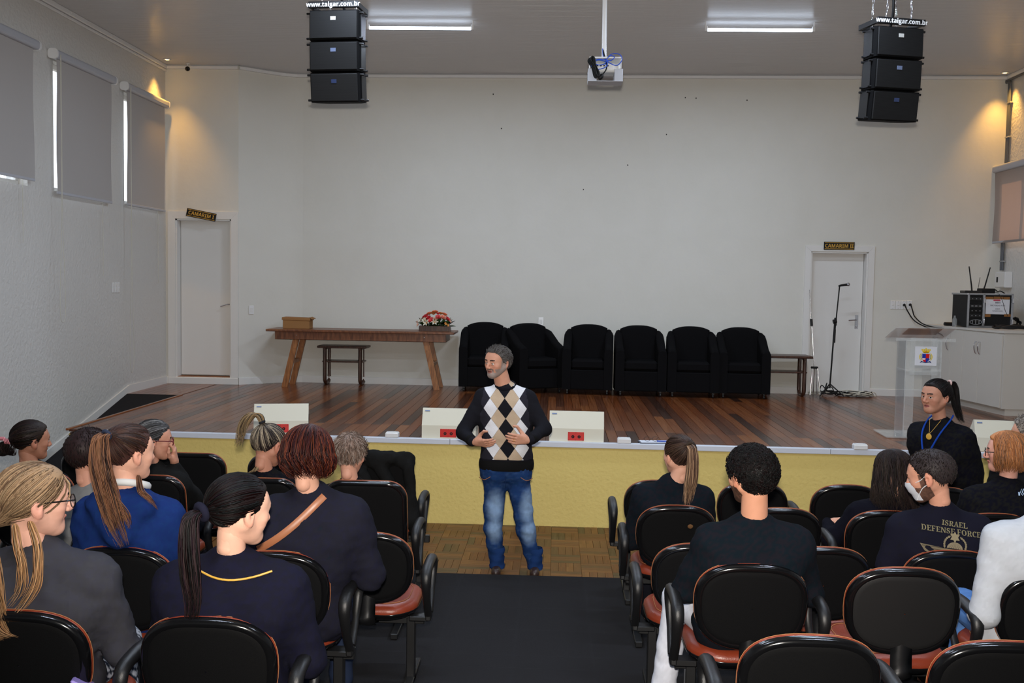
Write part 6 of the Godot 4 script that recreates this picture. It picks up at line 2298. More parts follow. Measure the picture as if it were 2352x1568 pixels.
	for k in 2:
		T.bone(sh[k], el[k], 0.064 * bulk, 0.052 * bulk, 0.04, 1)
		if sl >= 0.9:
			T.bone(el[k], el[k].lerp(wr[k], 0.97), 0.052 * bulk, 0.038, 0.03, 1)
		elif sl < 0.5:
			pass
	if o.has("hood"):
		var hp: Vector3 = sc - fw * 0.085
		T.bone(hp + rt * -0.10 + Vector3(0, -0.02, 0), hp + Vector3(0, -0.13, 0) - fw * 0.03, 0.045, 0.05, 0.05)
		T.bone(hp + rt * 0.10 + Vector3(0, -0.02, 0), hp + Vector3(0, -0.13, 0) - fw * 0.03, 0.045, 0.05, 0.05)
		T.bone(hp + rt * -0.10 + Vector3(0, 0.0, 0), hp + rt * 0.10 + Vector3(0, 0.0, 0), 0.035, 0.035, 0.04)
	if sl < 0.5:
		# cut the sleeve short of the elbow
		T.pr = T.pr.filter(func(q: Array) -> bool: return q[6] == 0)
		for k in 2:
			T.bone(sh[k], sh[k].lerp(el[k], 0.72), 0.066 * bulk, 0.060 * bulk, 0.04, 1)
	var tm := MB.new()
	var tc: Color = o.get("top", lin(0.13, 0.13, 0.15))
	tm.col = tc
	T.net(tm, o.get("tcell", 0.0135), loc, o.paint_top if o.has("paint_top") else flat_col(tc, ns, 0.10), o.uv_top if o.has("uv_top") else null, folds(sd, o.get("fold", 0.010)))
	if o.has("uv_top"):
		tm.part_plain(Vector2(0.01, 0.5))
	put(o.get("top_name", "top"), tm, o.top_mat if o.has("top_mat") else M.cloth, root)
	if o.has("collar"):
		var cr := []
		for i in 19:
			var a := TAU * i / 18
			cr.push_back(loc * (sc + Vector3(0, o.get("collar_y", 0.052), 0) + rt * (sin(a) * 0.074) + fw * (cos(a) * 0.070 + 0.006) + Vector3(0, -0.026 * cos(a), 0)))
		var cm := MB.new()
		cm.col = o.collar
		cm.tube(cr, o.get("collar_r", 0.012), 8, false)
		put("collar", cm, M.cloth, root)
	# ---- trousers and shoes
	var P := SDF.new()
	P.bone(hip - Vector3(0.08, 0.0, 0), hip + Vector3(0.08, 0.0, 0), 0.118 * bulk, 0.118 * bulk, 0.05)
	for k in 2:
		var s := -1.0 if k == 0 else 1.0
		P.bone(hip + Vector3(s * 0.085, -0.02, 0), kn[k], 0.092 * bulk, 0.068, 0.035)
		P.bone(kn[k], an[k] + Vector3(0, 0.06, 0), 0.066, 0.054, 0.03)
	var pm := MB.new()
	var pc: Color = o.get("legs", lin(0.10, 0.10, 0.12))
	pm.col = pc
	P.net(pm, o.get("pcell", 0.018), loc, o.paint_legs if o.has("paint_legs") else flat_col(pc, ns, 0.12), null, folds(sd + 3, o.get("pfold", 0.012)))
	put("trousers", pm, M.denim, root)
	for k in 2:
		var gz: float = -an[k].z
		shoe(Vector3(an[k].x, (slope(gz + 0.05) if gz < 7.3 else 0.0) if not o.has("floor") else fy, an[k].z), o.get("toe", Vector3(0, 0, -1)), o.get("shoe", lin(0.10, 0.09, 0.09)), root, org)
	# ---- hair
	var hm := MB.new()
	var ho: Dictionary = o.hair
	ho.seed = sd
	var r := RandomNumberGenerator.new()
	r.seed = sd
	var base: Color = ho.cols[0]
	hair_cap(hm, hx, ho, ho.get("thick", 0.02), ho.get("rough", 0.0), func(d: Vector3) -> Color: return base * 0.8)
	match ho.kind:
		"pulled":
			var tie: Vector3 = hd + ho.tie
			hair_pulled(hm, hx, ho, loc * tie, ho.get("n", 1000))
			if ho.has("tail"):
				var g := []
				for q: Vector3 in ho.tail:
					g.push_back(loc * (hd + q))
				hair_tail(hm, ho, g, ho.get("w0", 0.02), ho.get("w1", 0.04), ho.get("nt", 260), ho.get("curl", 0.006), ho.get("tip", []))
			if ho.has("locks"):
				for lk: Array in ho.locks:
					var g2 := []
					for q: Vector3 in lk:
						g2.push_back(loc * (hd + q))
					hair_tail(hm, ho, g2, 0.012, 0.02, 26, 0.008, ho.get("tip", []))
		"loose":
			hair_loose(hm, hx, ho, ho.length, ho.get("n", 900), ho.get("a0", 0.9), ho.get("a1", TAU - 0.9), ho.get("vol", 0.08), ho.get("curl", 0.006), ho.get("inward", 0.0))
		"short":
			hair_short(hm, hx, ho, ho.get("n", 1100), ho.get("ln", 0.016), false)
		"curly":
			hair_short(hm, hx, ho, ho.get("n", 1500), 0.01, true)
	put("hair", hm, M.hair, root)
	if ho.has("band"):
		var bt: Vector3 = loc * (hd + ho.tie)
		var bdm := MB.new()
		var ax: Vector3 = ((ho.tail[1] as Vector3) - (ho.tie as Vector3)).normalized() if ho.has("tail") else hb * Vector3(0, 0.3, -1)
		var u := ax.cross(Vector3(0.2, 0.3, 0.9)).normalized()
		var v := ax.cross(u)
		var ring := []
		for i in 15:
			var a := TAU * i / 14
			ring.push_back(bt + ax * 0.008 + (u * cos(a) + v * sin(a)) * ho.get("band_r", 0.02))
		bdm.col = ho.band
		bdm.tube(ring, ho.get("band_w", 0.008), 8, false)
		put("hair_tie", bdm, M.cloth, root)
	root.set_meta("_hx", hx)
	root.remove_meta("_hx")
	o.hx = hx
	o.loc = loc
	o.field = T
	o.sc_ = sc
	o.hip_ = hip
	return root

func glasses(root: Node3D, hx: Transform3D, m: Material, big := 1.0) -> void:
	for s: float in [-1.0, 1.0]:
		var pts := []
		for i in 17:
			var a := TAU * i / 16
			pts.push_back(hx * Vector3(s * 0.033 + cos(a) * 0.024 * big, -0.003 + sin(a) * 0.019 * big, 0.108 - absf(cos(a)) * 0.0))
		put("glasses_rim", tb(pts, 0.0026, 6), m, root)
		put("glasses_temple", tb([hx * Vector3(s * 0.057, 0.004, 0.106), hx * Vector3(s * 0.084, 0.006, 0.05), hx * Vector3(s * 0.088, 0.004, -0.02)], 0.0026, 6), m, root)
		var l := MB.new()
		l.lathe([Vector2(0.001, 0.001), Vector2(0.02 * big, 0.0)], 16, hx * Transform3D(Basis(Vector3.RIGHT, PI / 2), Vector3(s * 0.033, -0.003, 0.107)))
		put("lens", l, M.glass, root)
	put("glasses_bridge", tb([hx * Vector3(-0.009, 0.002, 0.109), hx * Vector3(0, 0.005, 0.112), hx * Vector3(0.009, 0.002, 0.109)], 0.0024, 6), m, root)

func earring(root: Node3D, hx: Transform3D, s: float, hoop := false) -> void:
	var m := MB.new()
	if hoop:
		var pts := []
		for i in 13:
			var a := TAU * i / 12
			pts.push_back(hx * (Vector3(s * 0.086, -0.048, -0.004) + Vector3(0, cos(a), sin(a)) * 0.010))
		m.tube(pts, 0.0014, 5, false)
	else:
		m.ball(hx * Vector3(s * 0.090, -0.037, -0.001), Vector3(0.0045, 0.0045, 0.0045), 8)
	put("earring", m, M.chrome, root)

# lay a flat shape onto the back of a garment: p.xy across the back, found by marching towards the stage
func onto_back(f: SDF, x: float, y: float, z0: float) -> Vector3:
	var p := Vector3(x, y, z0)
	for i in 40:
		var d := f.val(p, f.pr)
		if d < 0.0006:
			break
		if d > 0.2 and p.z < z0 - 0.3:
			break
		p.z -= minf(d, 0.05) * 0.8
	return p

func wrap_piece(root: Node3D, o: Dictionary, called: String, polys: Array, at: Vector2, rot: float, col: Color, lift: float) -> void:
	var m := MB.new()
	m.col = col
	var f: SDF = o.field
	var loc: Transform3D = o.loc
	for q: PackedVector2Array in polys:
		var tr := Geometry2D.triangulate_polygon(q)
		var P := []
		for v in q:
			var w := v.rotated(rot) + at
			P.push_back(loc * (onto_back(f, w.x, w.y, o.sc_.z + 0.35) + Vector3(0, 0, lift)))
		for i in range(0, tr.size(), 3):
			tri_out(m, P[tr[i]], P[tr[i + 1]], P[tr[i + 2]])
	for i in m.n.size():
		m.n[i] = Vector3(0, 0.1, 1).normalized()
	put(called, m, M.cloth, root)

func wrap_text(root: Node3D, o: Dictionary, txt: String, size: float, at: Vector2, rot: float, col: Color, lift: float) -> void:
	var f := SystemFont.new()
	f.font_names = PackedStringArray(["Droid Serif"])
	f.font_weight = 700
	var t := TextMesh.new()
	t.text = txt; t.font = f; t.font_size = 48; t.pixel_size = size / 48.0; t.depth = 0.0; t.curve_step = 1.0
	var a := t.get_mesh_arrays()
	var v: PackedVector3Array = a[Mesh.ARRAY_VERTEX]
	var ix = a[Mesh.ARRAY_INDEX]
	var m := MB.new()
	m.col = col
	var fd: SDF = o.field
	var loc: Transform3D = o.loc
	var P := []
	for q in v:
		var w := Vector2(q.x, q.y).rotated(rot) + at
		P.push_back(loc * (onto_back(fd, w.x, w.y, o.sc_.z + 0.35) + Vector3(0, 0, lift)))
	var n: int = ix.size() if ix != null and ix.size() > 0 else v.size()
	for i in range(0, n, 3):
		var i0: int = ix[i] if ix != null and ix.size() > 0 else i
		var i1: int = ix[i + 1] if ix != null and ix.size() > 0 else i + 1
		var i2: int = ix[i + 2] if ix != null and ix.size() > 0 else i + 2
		tri_out(m, P[i0], P[i1], P[i2])
	for i in m.n.size():
		m.n[i] = Vector3(0, 0.1, 1).normalized()
	put("print", m, M.cloth, root)

func tri_out(m: MB, a: Vector3, b: Vector3, c: Vector3) -> void:
	if (b - a).cross(c - a).z < 0.0:
		m.tri(a, c, b)
	else:
		m.tri(a, b, c)

func rect(x0: float, y0: float, x1: float, y1: float) -> PackedVector2Array:
	return PackedVector2Array([Vector2(x0, y0), Vector2(x1, y0), Vector2(x1, y1), Vector2(x0, y1)])

func people() -> void:
	speaker()
	print("  speaker ", Time.get_ticks_msec())
	audience_left()
	print("  left ", Time.get_ticks_msec())
	audience_right()

func argyle_tex() -> ImageTexture:
	# front panel of the jumper: 0.66 m wide, 0.74 m high
	var W := 512
	var im := Image.create(W, W, false, Image.FORMAT_RGB8)
	var blk := Color(0.105, 0.105, 0.125); var bei := Color(0.74, 0.655, 0.56); var wht := Color(0.86, 0.86, 0.875); var chr := Color(0.165, 0.16, 0.19)
	var ns := FastNoiseLite.new()
	ns.frequency = 0.35
	for j in W:
		for i in W:
			var x := (float(i) / W - 0.5) * 0.66
			var y := (0.5 - float(j) / W) * 0.74
			var a := x / 0.112 + y / 0.152
			var b := x / 0.112 - y / 0.152
			var ci := floori(a + 0.5) + floori(b + 0.5)
			var c: Color = [blk, bei, wht, chr][absi(ci)] if absi(ci) < 4 else blk
			var fa := absf(a + 0.5 - roundf(a + 0.5)); var fb := absf(b + 0.5 - roundf(b + 0.5))
			if minf(fa, fb) < 0.012 and absi(ci) < 3:
				c = c.lerp(Color(0.3, 0.3, 0.31) if ci != 0 else Color(0.25, 0.28, 0.28), 0.35)
			c = c * (1.0 + 0.07 * ns.get_noise_2d(i * 1.0, j * 0.5))
			im.set_pixel(i, j, c)
	return ImageTexture.create_from_image(im)

func speaker() -> void:
	var z := -7.60
	var k := 7.60 / 7.39
	var S := func(x: float, y: float, dz := 0.0) -> Vector3:
		# joints measured at 7.39 m, moved back to where he stands
		return Vector3(x * k, 2.2374 + (y - 2.2374) * k, z + dz)
	var tex := argyle_tex()
	var jm := mat(Color.WHITE, 0.92, 0.2)
	jm.albedo_texture = tex
	jm.vertex_color_use_as_albedo = false
	var sc: Vector3 = S.call(-0.362, 1.452, -0.01)
	var o := {"label": "man in an argyle jumper and jeans talking, both hands raised", "zc": 7.6, "floor": 0.0, "stand": true,
		"head": S.call(-0.420, 1.648, 0.035), "yaw": deg_to_rad(-140.0), "pitch": 0.07, "roll": 0.03, "hcell": 0.0026, "handcell": 0.0032, "open": true, "sw": 0.232, "bulk": 1.03, "neck": 0.063,
		"hip": S.call(-0.345, 0.835, -0.02), "sc": sc, "byaw": PI,
		"elbow": [S.call(-0.066, 1.165, 0.06), S.call(-0.665, 1.125, 0.06)],
		"wrist": [S.call(-0.165, 1.108, 0.27), S.call(-0.580, 1.088, 0.26)],
		"hdir0": Vector3(-0.85, 0.10, 0.40), "palm0": Vector3(-0.25, 0.25, -0.95), "hdir1": Vector3(0.82, -0.02, 0.42), "palm1": Vector3(0.25, 0.55, -0.6),
		"curl0": [0.22, 0.28, 0.34, 0.40], "curl1": [0.20, 0.24, 0.28, 0.34], "thumb": 1.6, "hand": 1.03,
		"knee": [S.call(-0.435, 0.40, 0.03), S.call(-0.195, 0.41, 0.035)], "ankle": [Vector3(-0.415, 0.0, z + 0.0), Vector3(-0.122, 0.0, z + 0.0)],
		"toe": Vector3(0.0, 0, 1), "shoe": lin(0.20, 0.15, 0.13), "skin": lin(0.80, 0.585, 0.485), "beard": lin(0.56, 0.53, 0.51), "brow": lin(0.18, 0.13, 0.11), "lip": lin(0.66, 0.42, 0.38), "gaze": -0.0025,
		"top_mat": jm, "top_name": "argyle_jumper", "tcell": 0.0095, "fold": 0.006, "pcell": 0.011, "pfold": 0.013, "collar": lin(0.105, 0.105, 0.12), "collar_r": 0.0135, "collar_y": 0.022, "nb": -0.03, "seed": 4,
		"hair": {"kind": "short", "cols": [lin(0.405, 0.378, 0.365), lin(0.486, 0.472, 0.459), lin(0.324, 0.284, 0.270), lin(0.500, 0.490, 0.480)], "thick": 0.035, "ln": 0.022, "front": 0.080, "nape": -0.045, "n": 1800}}
	# the jumper's pattern sits on its front; sleeves, sides and back are plain
	var cx := sc.x
	o.uv_top = func(p: Vector3, n: Vector3) -> Vector2:
		var x := p.x - (cx + 0.012 + (p.y - 1.2) * -0.07)
		var y := p.y - 1.135
		var f: SDF = o.field0
		if n.z < -0.15 or f.near(p, []) == 1 or p.y < 0.885:
			return Vector2(-1, 0.5)
		# follow the curve of the chest
		var bend := x * (1.0 + 0.9 * x * x)
		return Vector2(bend / 0.66 + 0.5, 0.5 - y / 0.74)
	var den := lin(0.115, 0.215, 0.385)
	var ns := FastNoiseLite.new()
	ns.frequency = 14.0
	o.paint_legs = func(p: Vector3, n: Vector3) -> Color:
		# worn denim: pale thighs and knees on the front
		var w := 0.0
		if n.z > -0.2:
			for q: Vector3 in [Vector3(-0.43, 0.52, 0), Vector3(-0.175, 0.53, 0)]:
				w = maxf(w, 1.0 - Vector2((p.x - q.x) / 0.085, (p.y - q.y) / 0.17).length())
			for q: Vector3 in [Vector3(-0.43, 0.36, 0), Vector3(-0.165, 0.35, 0)]:
				w = maxf(w, 1.0 - Vector2((p.x - q.x) / 0.075, (p.y - q.y) / 0.13).length())
		w = clampf(w * 1.5 + 0.18 * ns.get_noise_3d(p.x, p.y * 2.2, p.z), 0.0, 1.0)
		return den.lerp(lin(0.52, 0.62, 0.74), w * 0.85) * (1.0 + 0.18 * ns.get_noise_3d(p.x * 4.0, p.y * 2.0, p.z * 4.0))
	# field used to tell sleeves from chest while colouring
	var f0 := SDF.new()
	var rt := Vector3(cos(PI), 0, sin(PI))
	for s in 2:
		var sg := -1.0 if s == 0 else 1.0
		var sj: Vector3 = sc + rt * (sg * 0.170) + Vector3(0, -0.055, 0)
		f0.bone(sj + rt * sg * 0.012, o.elbow[s], 0.066, 0.055, 0.03, 1)
		f0.bone(o.elbow[s], o.wrist[s], 0.056, 0.042, 0.03, 1)
	f0.bone(o.hip, sc + Vector3(0, -0.13, 0), 0.175, 0.19, 0.05, 0)
	f0.bone(sc - rt * 0.1 + Vector3(0, -0.05, 0), sc + rt * 0.1 + Vector3(0, -0.05, 0), 0.09, 0.09, 0.05, 0)
	o.field0 = f0
	var root := person(o)
	var loc: Transform3D = o.loc
	# ribbed hem and cuffs
	var hemm := MB.new()
	hemm.col = lin(0.095, 0.095, 0.11)
	var rings := []
	for j in 6:
		var y: float = o.hip.y + 0.012 + j * 0.015
		var ring := PackedVector3Array()
		for i in 64:
			var a := -TAU * i / 64
			var rb := 0.0025 * (i % 2)
			var bulge := 0.006 * sin(PI * j / 5.0)
			ring.push_back(loc * Vector3(o.hip.x + cos(a) * (0.205 + rb + bulge), y, o.hip.z + 0.004 + sin(a) * (0.128 + rb + bulge)))
		rings.push_back(ring)
	hemm.skin(rings)
	put("hem", hemm, M.cloth, root)
	for s in 2:
		var cm := MB.new()
		cm.col = lin(0.095, 0.095, 0.11)
		var a: Vector3 = o.elbow[s].lerp(o.wrist[s], 0.80); var b: Vector3 = o.elbow[s].lerp(o.wrist[s], 1.0)
		cm.tube([loc * a, loc * a.lerp(b, 0.3), loc * a.lerp(b, 0.8), loc * b], [0.041, 0.043, 0.040, 0.034], 20)
		put("cuff", cm, M.cloth, root)
	# wedding ring, jeans pocket seams, fly
	var rg := MB.new()
	var hx := hand_xf(o.wrist[0], o.hdir0, o.palm0)
	var rp := []
	for i in 13:
		var w := TAU * i / 12
		rp.push_back(loc * (hx * (Vector3(0.010, 0.096, 0.004) * 1.03 + Vector3(cos(w), 0, sin(w)) * 0.0098)))
	rg.tube(rp, 0.0016, 6, false)
	put("ring", rg, M.gold, root)
	for s: float in [-1.0, 1.0]:
		put("pocket_seam", tb(smooth([loc * Vector3(o.hip.x + s * 0.205, o.hip.y - 0.045, o.hip.z + 0.075), loc * Vector3(o.hip.x + s * 0.16, o.hip.y - 0.055, o.hip.z + 0.118), loc * Vector3(o.hip.x + s * 0.115, o.hip.y - 0.03, o.hip.z + 0.127)], 5), 0.0025, 5), M.stitch, root)
	put("fly_seam", tb(smooth([loc * Vector3(o.hip.x, o.hip.y - 0.02, o.hip.z + 0.124), loc * Vector3(o.hip.x + 0.002, o.hip.y - 0.08, o.hip.z + 0.118), loc * Vector3(o.hip.x, o.hip.y - 0.12, o.hip.z + 0.095)], 4), 0.0025, 5), mat(Color(0.10, 0.18, 0.34), 0.9, 0.2), root)
	# gathered hems of the jeans
	for q: Vector3 in [o.ankle[0], o.ankle[1]]:
		var gm := MB.new()
		gm.col = lin(0.115, 0.215, 0.385)
		var gr := []
		for j in 9:
			var ring := PackedVector3Array()
			var y := 0.045 + j * 0.02
			for i in 20:
				var a := -TAU * i / 20
				var rr := 0.057 + 0.005 * sin(j * 2.1 + 0.8 * sin(a * 2.0)) + 0.003 * sin(a * 3.0 + j)
				ring.push_back(loc * (q + Vector3(cos(a) * rr, y, 0.012 + sin(a) * (rr + 0.012))))
			gr.push_back(ring)
		gm.skin(gr)
		put("trouser_hem", gm, M.denim, root)
	# standing woman with a lanyard
	var p := {"label": "standing woman in black with a blue lanyard and high ponytail", "zc": 7.55, "floor": 0.0, "stand": true, "head": Vector3(2.841, 1.442, -7.550), "yaw": deg_to_rad(-118.0), "pitch": 0.02, "hcell": 0.003, "hs": 1.05, "fat": 1.06, "sw": 0.245, "bulk": 1.24, "byaw": deg_to_rad(-128.0),
		"hip": Vector3(2.977, 0.741, -7.571), "sc": Vector3(2.898, 1.225, -7.571), "elbow": [Vector3(2.786, 0.868, -7.390), Vector3(3.185, 0.868, -7.656)], "wrist": [Vector3(2.712, 0.730, -7.295), Vector3(3.031, 0.688, -7.390)],
		"knee": [Vector3(2.871, 0.326, -7.550), Vector3(3.063, 0.326, -7.593)], "ankle": [Vector3(2.871, 0.0, -7.571), Vector3(3.073, 0.0, -7.614)], "toe": Vector3(-0.7, 0, 0.7),
		"skin": lin(0.72, 0.52, 0.43), "lip": lin(0.62, 0.36, 0.34), "brow": lin(0.14, 0.10, 0.09), "top": lin(0.085, 0.085, 0.095), "legs": lin(0.17, 0.28, 0.46), "seed": 9, "gaze": 0.003,
		"hair": {"kind": "pulled", "cols": [lin(0.135, 0.115, 0.115), lin(0.162, 0.135, 0.135), lin(0.108, 0.095, 0.095)], "tie": Vector3(0.105, 0.098, -0.04), "tail": [Vector3(0.105, 0.098, -0.04), Vector3(0.135, 0.10, -0.05), Vector3(0.158, 0.04, -0.05), Vector3(0.160, -0.06, -0.03), Vector3(0.175, -0.15, 0.01), Vector3(0.195, -0.20, 0.03)], "w0": 0.016, "w1": 0.03, "nt": 150, "band": lin(0.800, 0.680, 0.660), "band_r": 0.016, "front": 0.074}}
	var w := person(p)
	earring(w, p.hx, 1.0)
	var l2: Transform3D = p.loc
	# lanyard: two ribbons meeting at the chest
	var fwd := Vector3(sin(p.byaw), 0, -cos(p.byaw)); var rgt := Vector3(cos(p.byaw), 0, sin(p.byaw))
	var drop: Vector3 = p.sc + fwd * 0.195 + Vector3(0, -0.26, 0)
	for s: float in [-1.0, 1.0]:
		var lm := MB.new()
		lm.col = lin(0.13, 0.26, 0.62)
		lm.tube(smooth([l2 * (p.sc - fwd * 0.05 + rgt * s * 0.06 + Vector3(0, 0.075, 0)), l2 * (p.sc + rgt * s * 0.085 + fwd * 0.03 + Vector3(0, 0.045, 0)), l2 * (p.sc + rgt * s * 0.07 + fwd * 0.135 + Vector3(0, -0.05, 0)), l2 * (p.sc + rgt * s * 0.035 + fwd * 0.182 + Vector3(0, -0.16, 0)), l2 * drop], 4), 0.0075, 4, true, rgt, 1.0)
		put("lanyard", lm, M.cloth, w)
	var bdg := MB.new()
	bdg.col = lin(0.85, 0.85, 0.86)
	bdg.box(l2 * (drop + Vector3(0, -0.07, 0) + fwd * 0.01), Vector3(0.06, 0.08, 0.004), 0.001, Basis(rgt * -1.0, Vector3.UP, fwd * -1.0))
	put("badge", bdg, M.cloth, w)
	var md := MB.new()
	md.lathe([Vector2(0.001, 0.003), Vector2(0.021, 0.003), Vector2(0.023, 0.0), Vector2(0.021, -0.002), Vector2(0.001, -0.002)], 18, Transform3D(Basis(rgt, fwd, Vector3.UP), l2 * (p.sc + fwd * 0.160 + Vector3(0, -0.075, 0))))
	md.tube(smooth([l2 * (p.sc + fwd * 0.085 - rgt * 0.045 + Vector3(0, 0.045, 0)), l2 * (p.sc + fwd * 0.135 - rgt * 0.012 + Vector3(0, -0.03, 0)), l2 * (p.sc + fwd * 0.158 + Vector3(0, -0.055, 0)), l2 * (p.sc + fwd * 0.135 + rgt * 0.012 + Vector3(0, -0.03, 0)), l2 * (p.sc + fwd * 0.085 + rgt * 0.045 + Vector3(0, 0.045, 0))], 4), 0.0016, 5, false)
	put("medallion", md, M.gold, w)

func audience_left() -> void:
	var dk := lin(0.125, 0.095, 0.085)
	# woman with the pink hair claw, far left
	var a := {"label": "woman with dark curly bun held by a pink claw, far left", "zc": 5.85, "x": -3.13, "head": Vector3(-3.19, 1.225, -5.95), "yaw": 0.75, "pitch": 0.08, "skin": lin(0.66, 0.46, 0.37), "top": lin(0.10, 0.10, 0.11), "seed": 21, "sw": 0.215,
		"hair": {"kind": "pulled", "cols": [lin(0.176, 0.135, 0.121), lin(0.230, 0.176, 0.155), lin(0.135, 0.108, 0.101)], "tie": Vector3(-0.105, 0.0, 0.065), "tail": [Vector3(-0.105, 0.0, 0.065), Vector3(-0.135, -0.02, 0.08), Vector3(-0.135, -0.06, 0.08), Vector3(-0.10, -0.075, 0.09), Vector3(-0.085, -0.03, 0.10), Vector3(-0.12, 0.03, 0.09)], "w0": 0.02, "w1": 0.04, "nt": 150, "curl": 0.02, "thick": 0.04}}
	var p := person(a)
	earring(p, a.hx, 1.0, true)
	var cl := MB.new()
	var lc: Transform3D = a.loc
	var cb: Vector3 = lc * (a.head + Vector3(-0.125, 0.022, 0.105))
	cl.box(cb, Vector3(0.045, 0.022, 0.02), 0.008)
	for i in 4:
		cl.tube(smooth([cb + Vector3(0.01 + i * 0.009, 0.0, 0.005), cb + Vector3(0.018 + i * 0.009, -0.012, 0.012), cb + Vector3(0.022 + i * 0.009, -0.03, 0.004)], 3), 0.0035, 5)
	put("hair_claw", cl, mat(Color(0.78, 0.47, 0.50), 0.4, 0.5), p)
	# man in grey
	a = {"label": "short-haired man in a grey knitted jumper, left side", "zc": 4.95, "x": -2.36, "head": Vector3(-2.40, 1.315, -5.05), "yaw": 0.5, "pitch": 0.05, "skin": lin(0.80, 0.58, 0.49), "top": lin(0.47, 0.47, 0.47), "seed": 22, "sw": 0.24, "hs": 1.06,
		"hair": {"kind": "short", "cols": [lin(0.196, 0.149, 0.142), lin(0.230, 0.176, 0.169), lin(0.162, 0.121, 0.115)], "thick": 0.05, "ln": 0.016, "n": 1700, "nape": -0.062}}
	person(a)
	# blue hoodie
	a = {"label": "woman in a navy blue hoodie with a long brown ponytail", "zc": 4.10, "x": -1.825, "head": Vector3(-1.822, 1.480, -4.2), "yaw": 0.62, "pitch": 0.06, "skin": lin(0.84, 0.64, 0.55), "top": lin(0.10, 0.18, 0.38), "seed": 23, "sw": 0.24, "hood": true, "collar": lin(0.80, 0.80, 0.79), "collar_r": 0.016, "fold": 0.012,
		"hair": {"kind": "pulled", "cols": [lin(0.299, 0.202, 0.176), lin(0.369, 0.264, 0.220), lin(0.246, 0.176, 0.157)], "tip": [lin(0.737, 0.510, 0.369), lin(0.650, 0.468, 0.338), lin(0.614, 0.421, 0.316)], "tie": Vector3(-0.045, 0.095, 0.105), "tail": [Vector3(-0.045, 0.095, 0.105), Vector3(-0.062, 0.075, 0.145), Vector3(-0.05, -0.02, 0.165), Vector3(-0.02, -0.16, 0.165), Vector3(0.005, -0.27, 0.165), Vector3(0.05, -0.375, 0.17)], "w0": 0.02, "w1": 0.047, "nt": 260, "curl": 0.014, "band": lin(0.194, 0.211, 0.281), "band_r": 0.018, "locks": [[Vector3(0.06, -0.09, 0.05), Vector3(0.09, -0.14, 0.10), Vector3(0.13, -0.17, 0.12), Vector3(0.17, -0.23, 0.10)], [Vector3(0.0, -0.15, 0.16), Vector3(0.05, -0.22, 0.17), Vector3(0.075, -0.30, 0.17)]]}}
	p = person(a)
	# woman resting her cheek on her hand
	a = {"label": "grey-haired woman with red-framed glasses, cheek on her hand", "zc": 5.85, "x": -2.45, "head": Vector3(-2.425, 1.245, -5.95), "yaw": 1.15, "pitch": 0.10, "skin": lin(0.76, 0.55, 0.46), "top": lin(0.09, 0.09, 0.10), "seed": 24, "sw": 0.22,
		"elbow": [Vector3(-2.62, 0.82, -6.05), Vector3(-2.24, 0.84, -6.12)], "wrist": [Vector3(-2.44, 0.80, -6.3), Vector3(-2.325, 1.075, -6.01)], "hdir1": Vector3(0.05, 1.0, 0.12), "palm1": Vector3(-1, 0, 0.3), "curl1": [0.5, 0.55, 0.6, 0.65],
		"hair": {"kind": "pulled", "cols": [lin(0.254, 0.245, 0.245), lin(0.371, 0.362, 0.362), lin(0.186, 0.177, 0.177), lin(0.607, 0.599, 0.599)], "tie": Vector3(-0.10, -0.01, 0.05), "n": 620}}
	p = person(a)
	glasses(p, a.hx, mat(Color(0.38, 0.08, 0.10), 0.4, 0.5), 1.05)
	# messy blonde ponytail
	a = {"label": "woman in black with a messy ash-blonde high ponytail", "zc": 5.85, "x": -1.80, "head": Vector3(-1.735, 1.222, -6.0), "yaw": 0.5, "pitch": 0.30, "skin": lin(0.72, 0.51, 0.42), "top": lin(0.085, 0.085, 0.095), "seed": 25, "sw": 0.235, "hs": 1.04,
		"hair": {"kind": "pulled", "cols": [lin(0.189, 0.169, 0.161), lin(0.643, 0.587, 0.511), lin(0.851, 0.774, 0.661), lin(0.246, 0.217, 0.199), lin(0.454, 0.406, 0.360)], "tie": Vector3(-0.025, 0.138, 0.045), "tail": [Vector3(-0.025, 0.138, 0.045), Vector3(-0.045, 0.185, 0.05), Vector3(-0.09, 0.19, 0.055), Vector3(-0.135, 0.13, 0.06), Vector3(-0.155, 0.05, 0.065), Vector3(-0.165, -0.01, 0.07)], "w0": 0.016, "w1": 0.034, "nt": 150, "curl": 0.012, "tip": [lin(0.728, 0.616, 0.462), lin(0.794, 0.661, 0.491), lin(0.567, 0.473, 0.360)], "band": lin(0.151, 0.151, 0.169), "band_r": 0.014, "locks": [[Vector3(-0.03, -0.10, 0.07), Vector3(-0.06, -0.14, 0.09), Vector3(-0.10, -0.16, 0.09)]]}}
	p = person(a)
	earring(p, a.hx, 1.0)
	# red-haired woman with the brown strap
	a = {"label": "auburn-haired woman in navy with a tan bag strap", "zc": 4.10, "x": -1.10, "head": Vector3(-1.045, 1.490, -4.2), "yaw": 0.12, "pitch": 0.18, "skin": lin(0.82, 0.62, 0.53), "top": lin(0.115, 0.125, 0.165), "seed": 26, "sw": 0.245, "sc": Vector3(-1.03, 1.305, -4.22), "bulk": 1.12, "legs": lin(0.14, 0.17, 0.25), "fold": 0.013,
		"hair": {"kind": "loose", "cols": [lin(0.288, 0.138, 0.122), lin(0.370, 0.174, 0.136), lin(0.219, 0.102, 0.100), lin(0.493, 0.247, 0.168), lin(0.178, 0.087, 0.091)], "length": 0.115, "vol": 0.26, "curl": 0.022, "inward": 0.05, "a0": 0.7, "a1": TAU - 0.7, "n": 1000, "thick": 0.08, "rough": 0.03}}
	p = person(a)
	var sl := MB.new()
	sl.col = lin(0.62, 0.40, 0.27)
	var f: SDF = a.field
	var pts := []
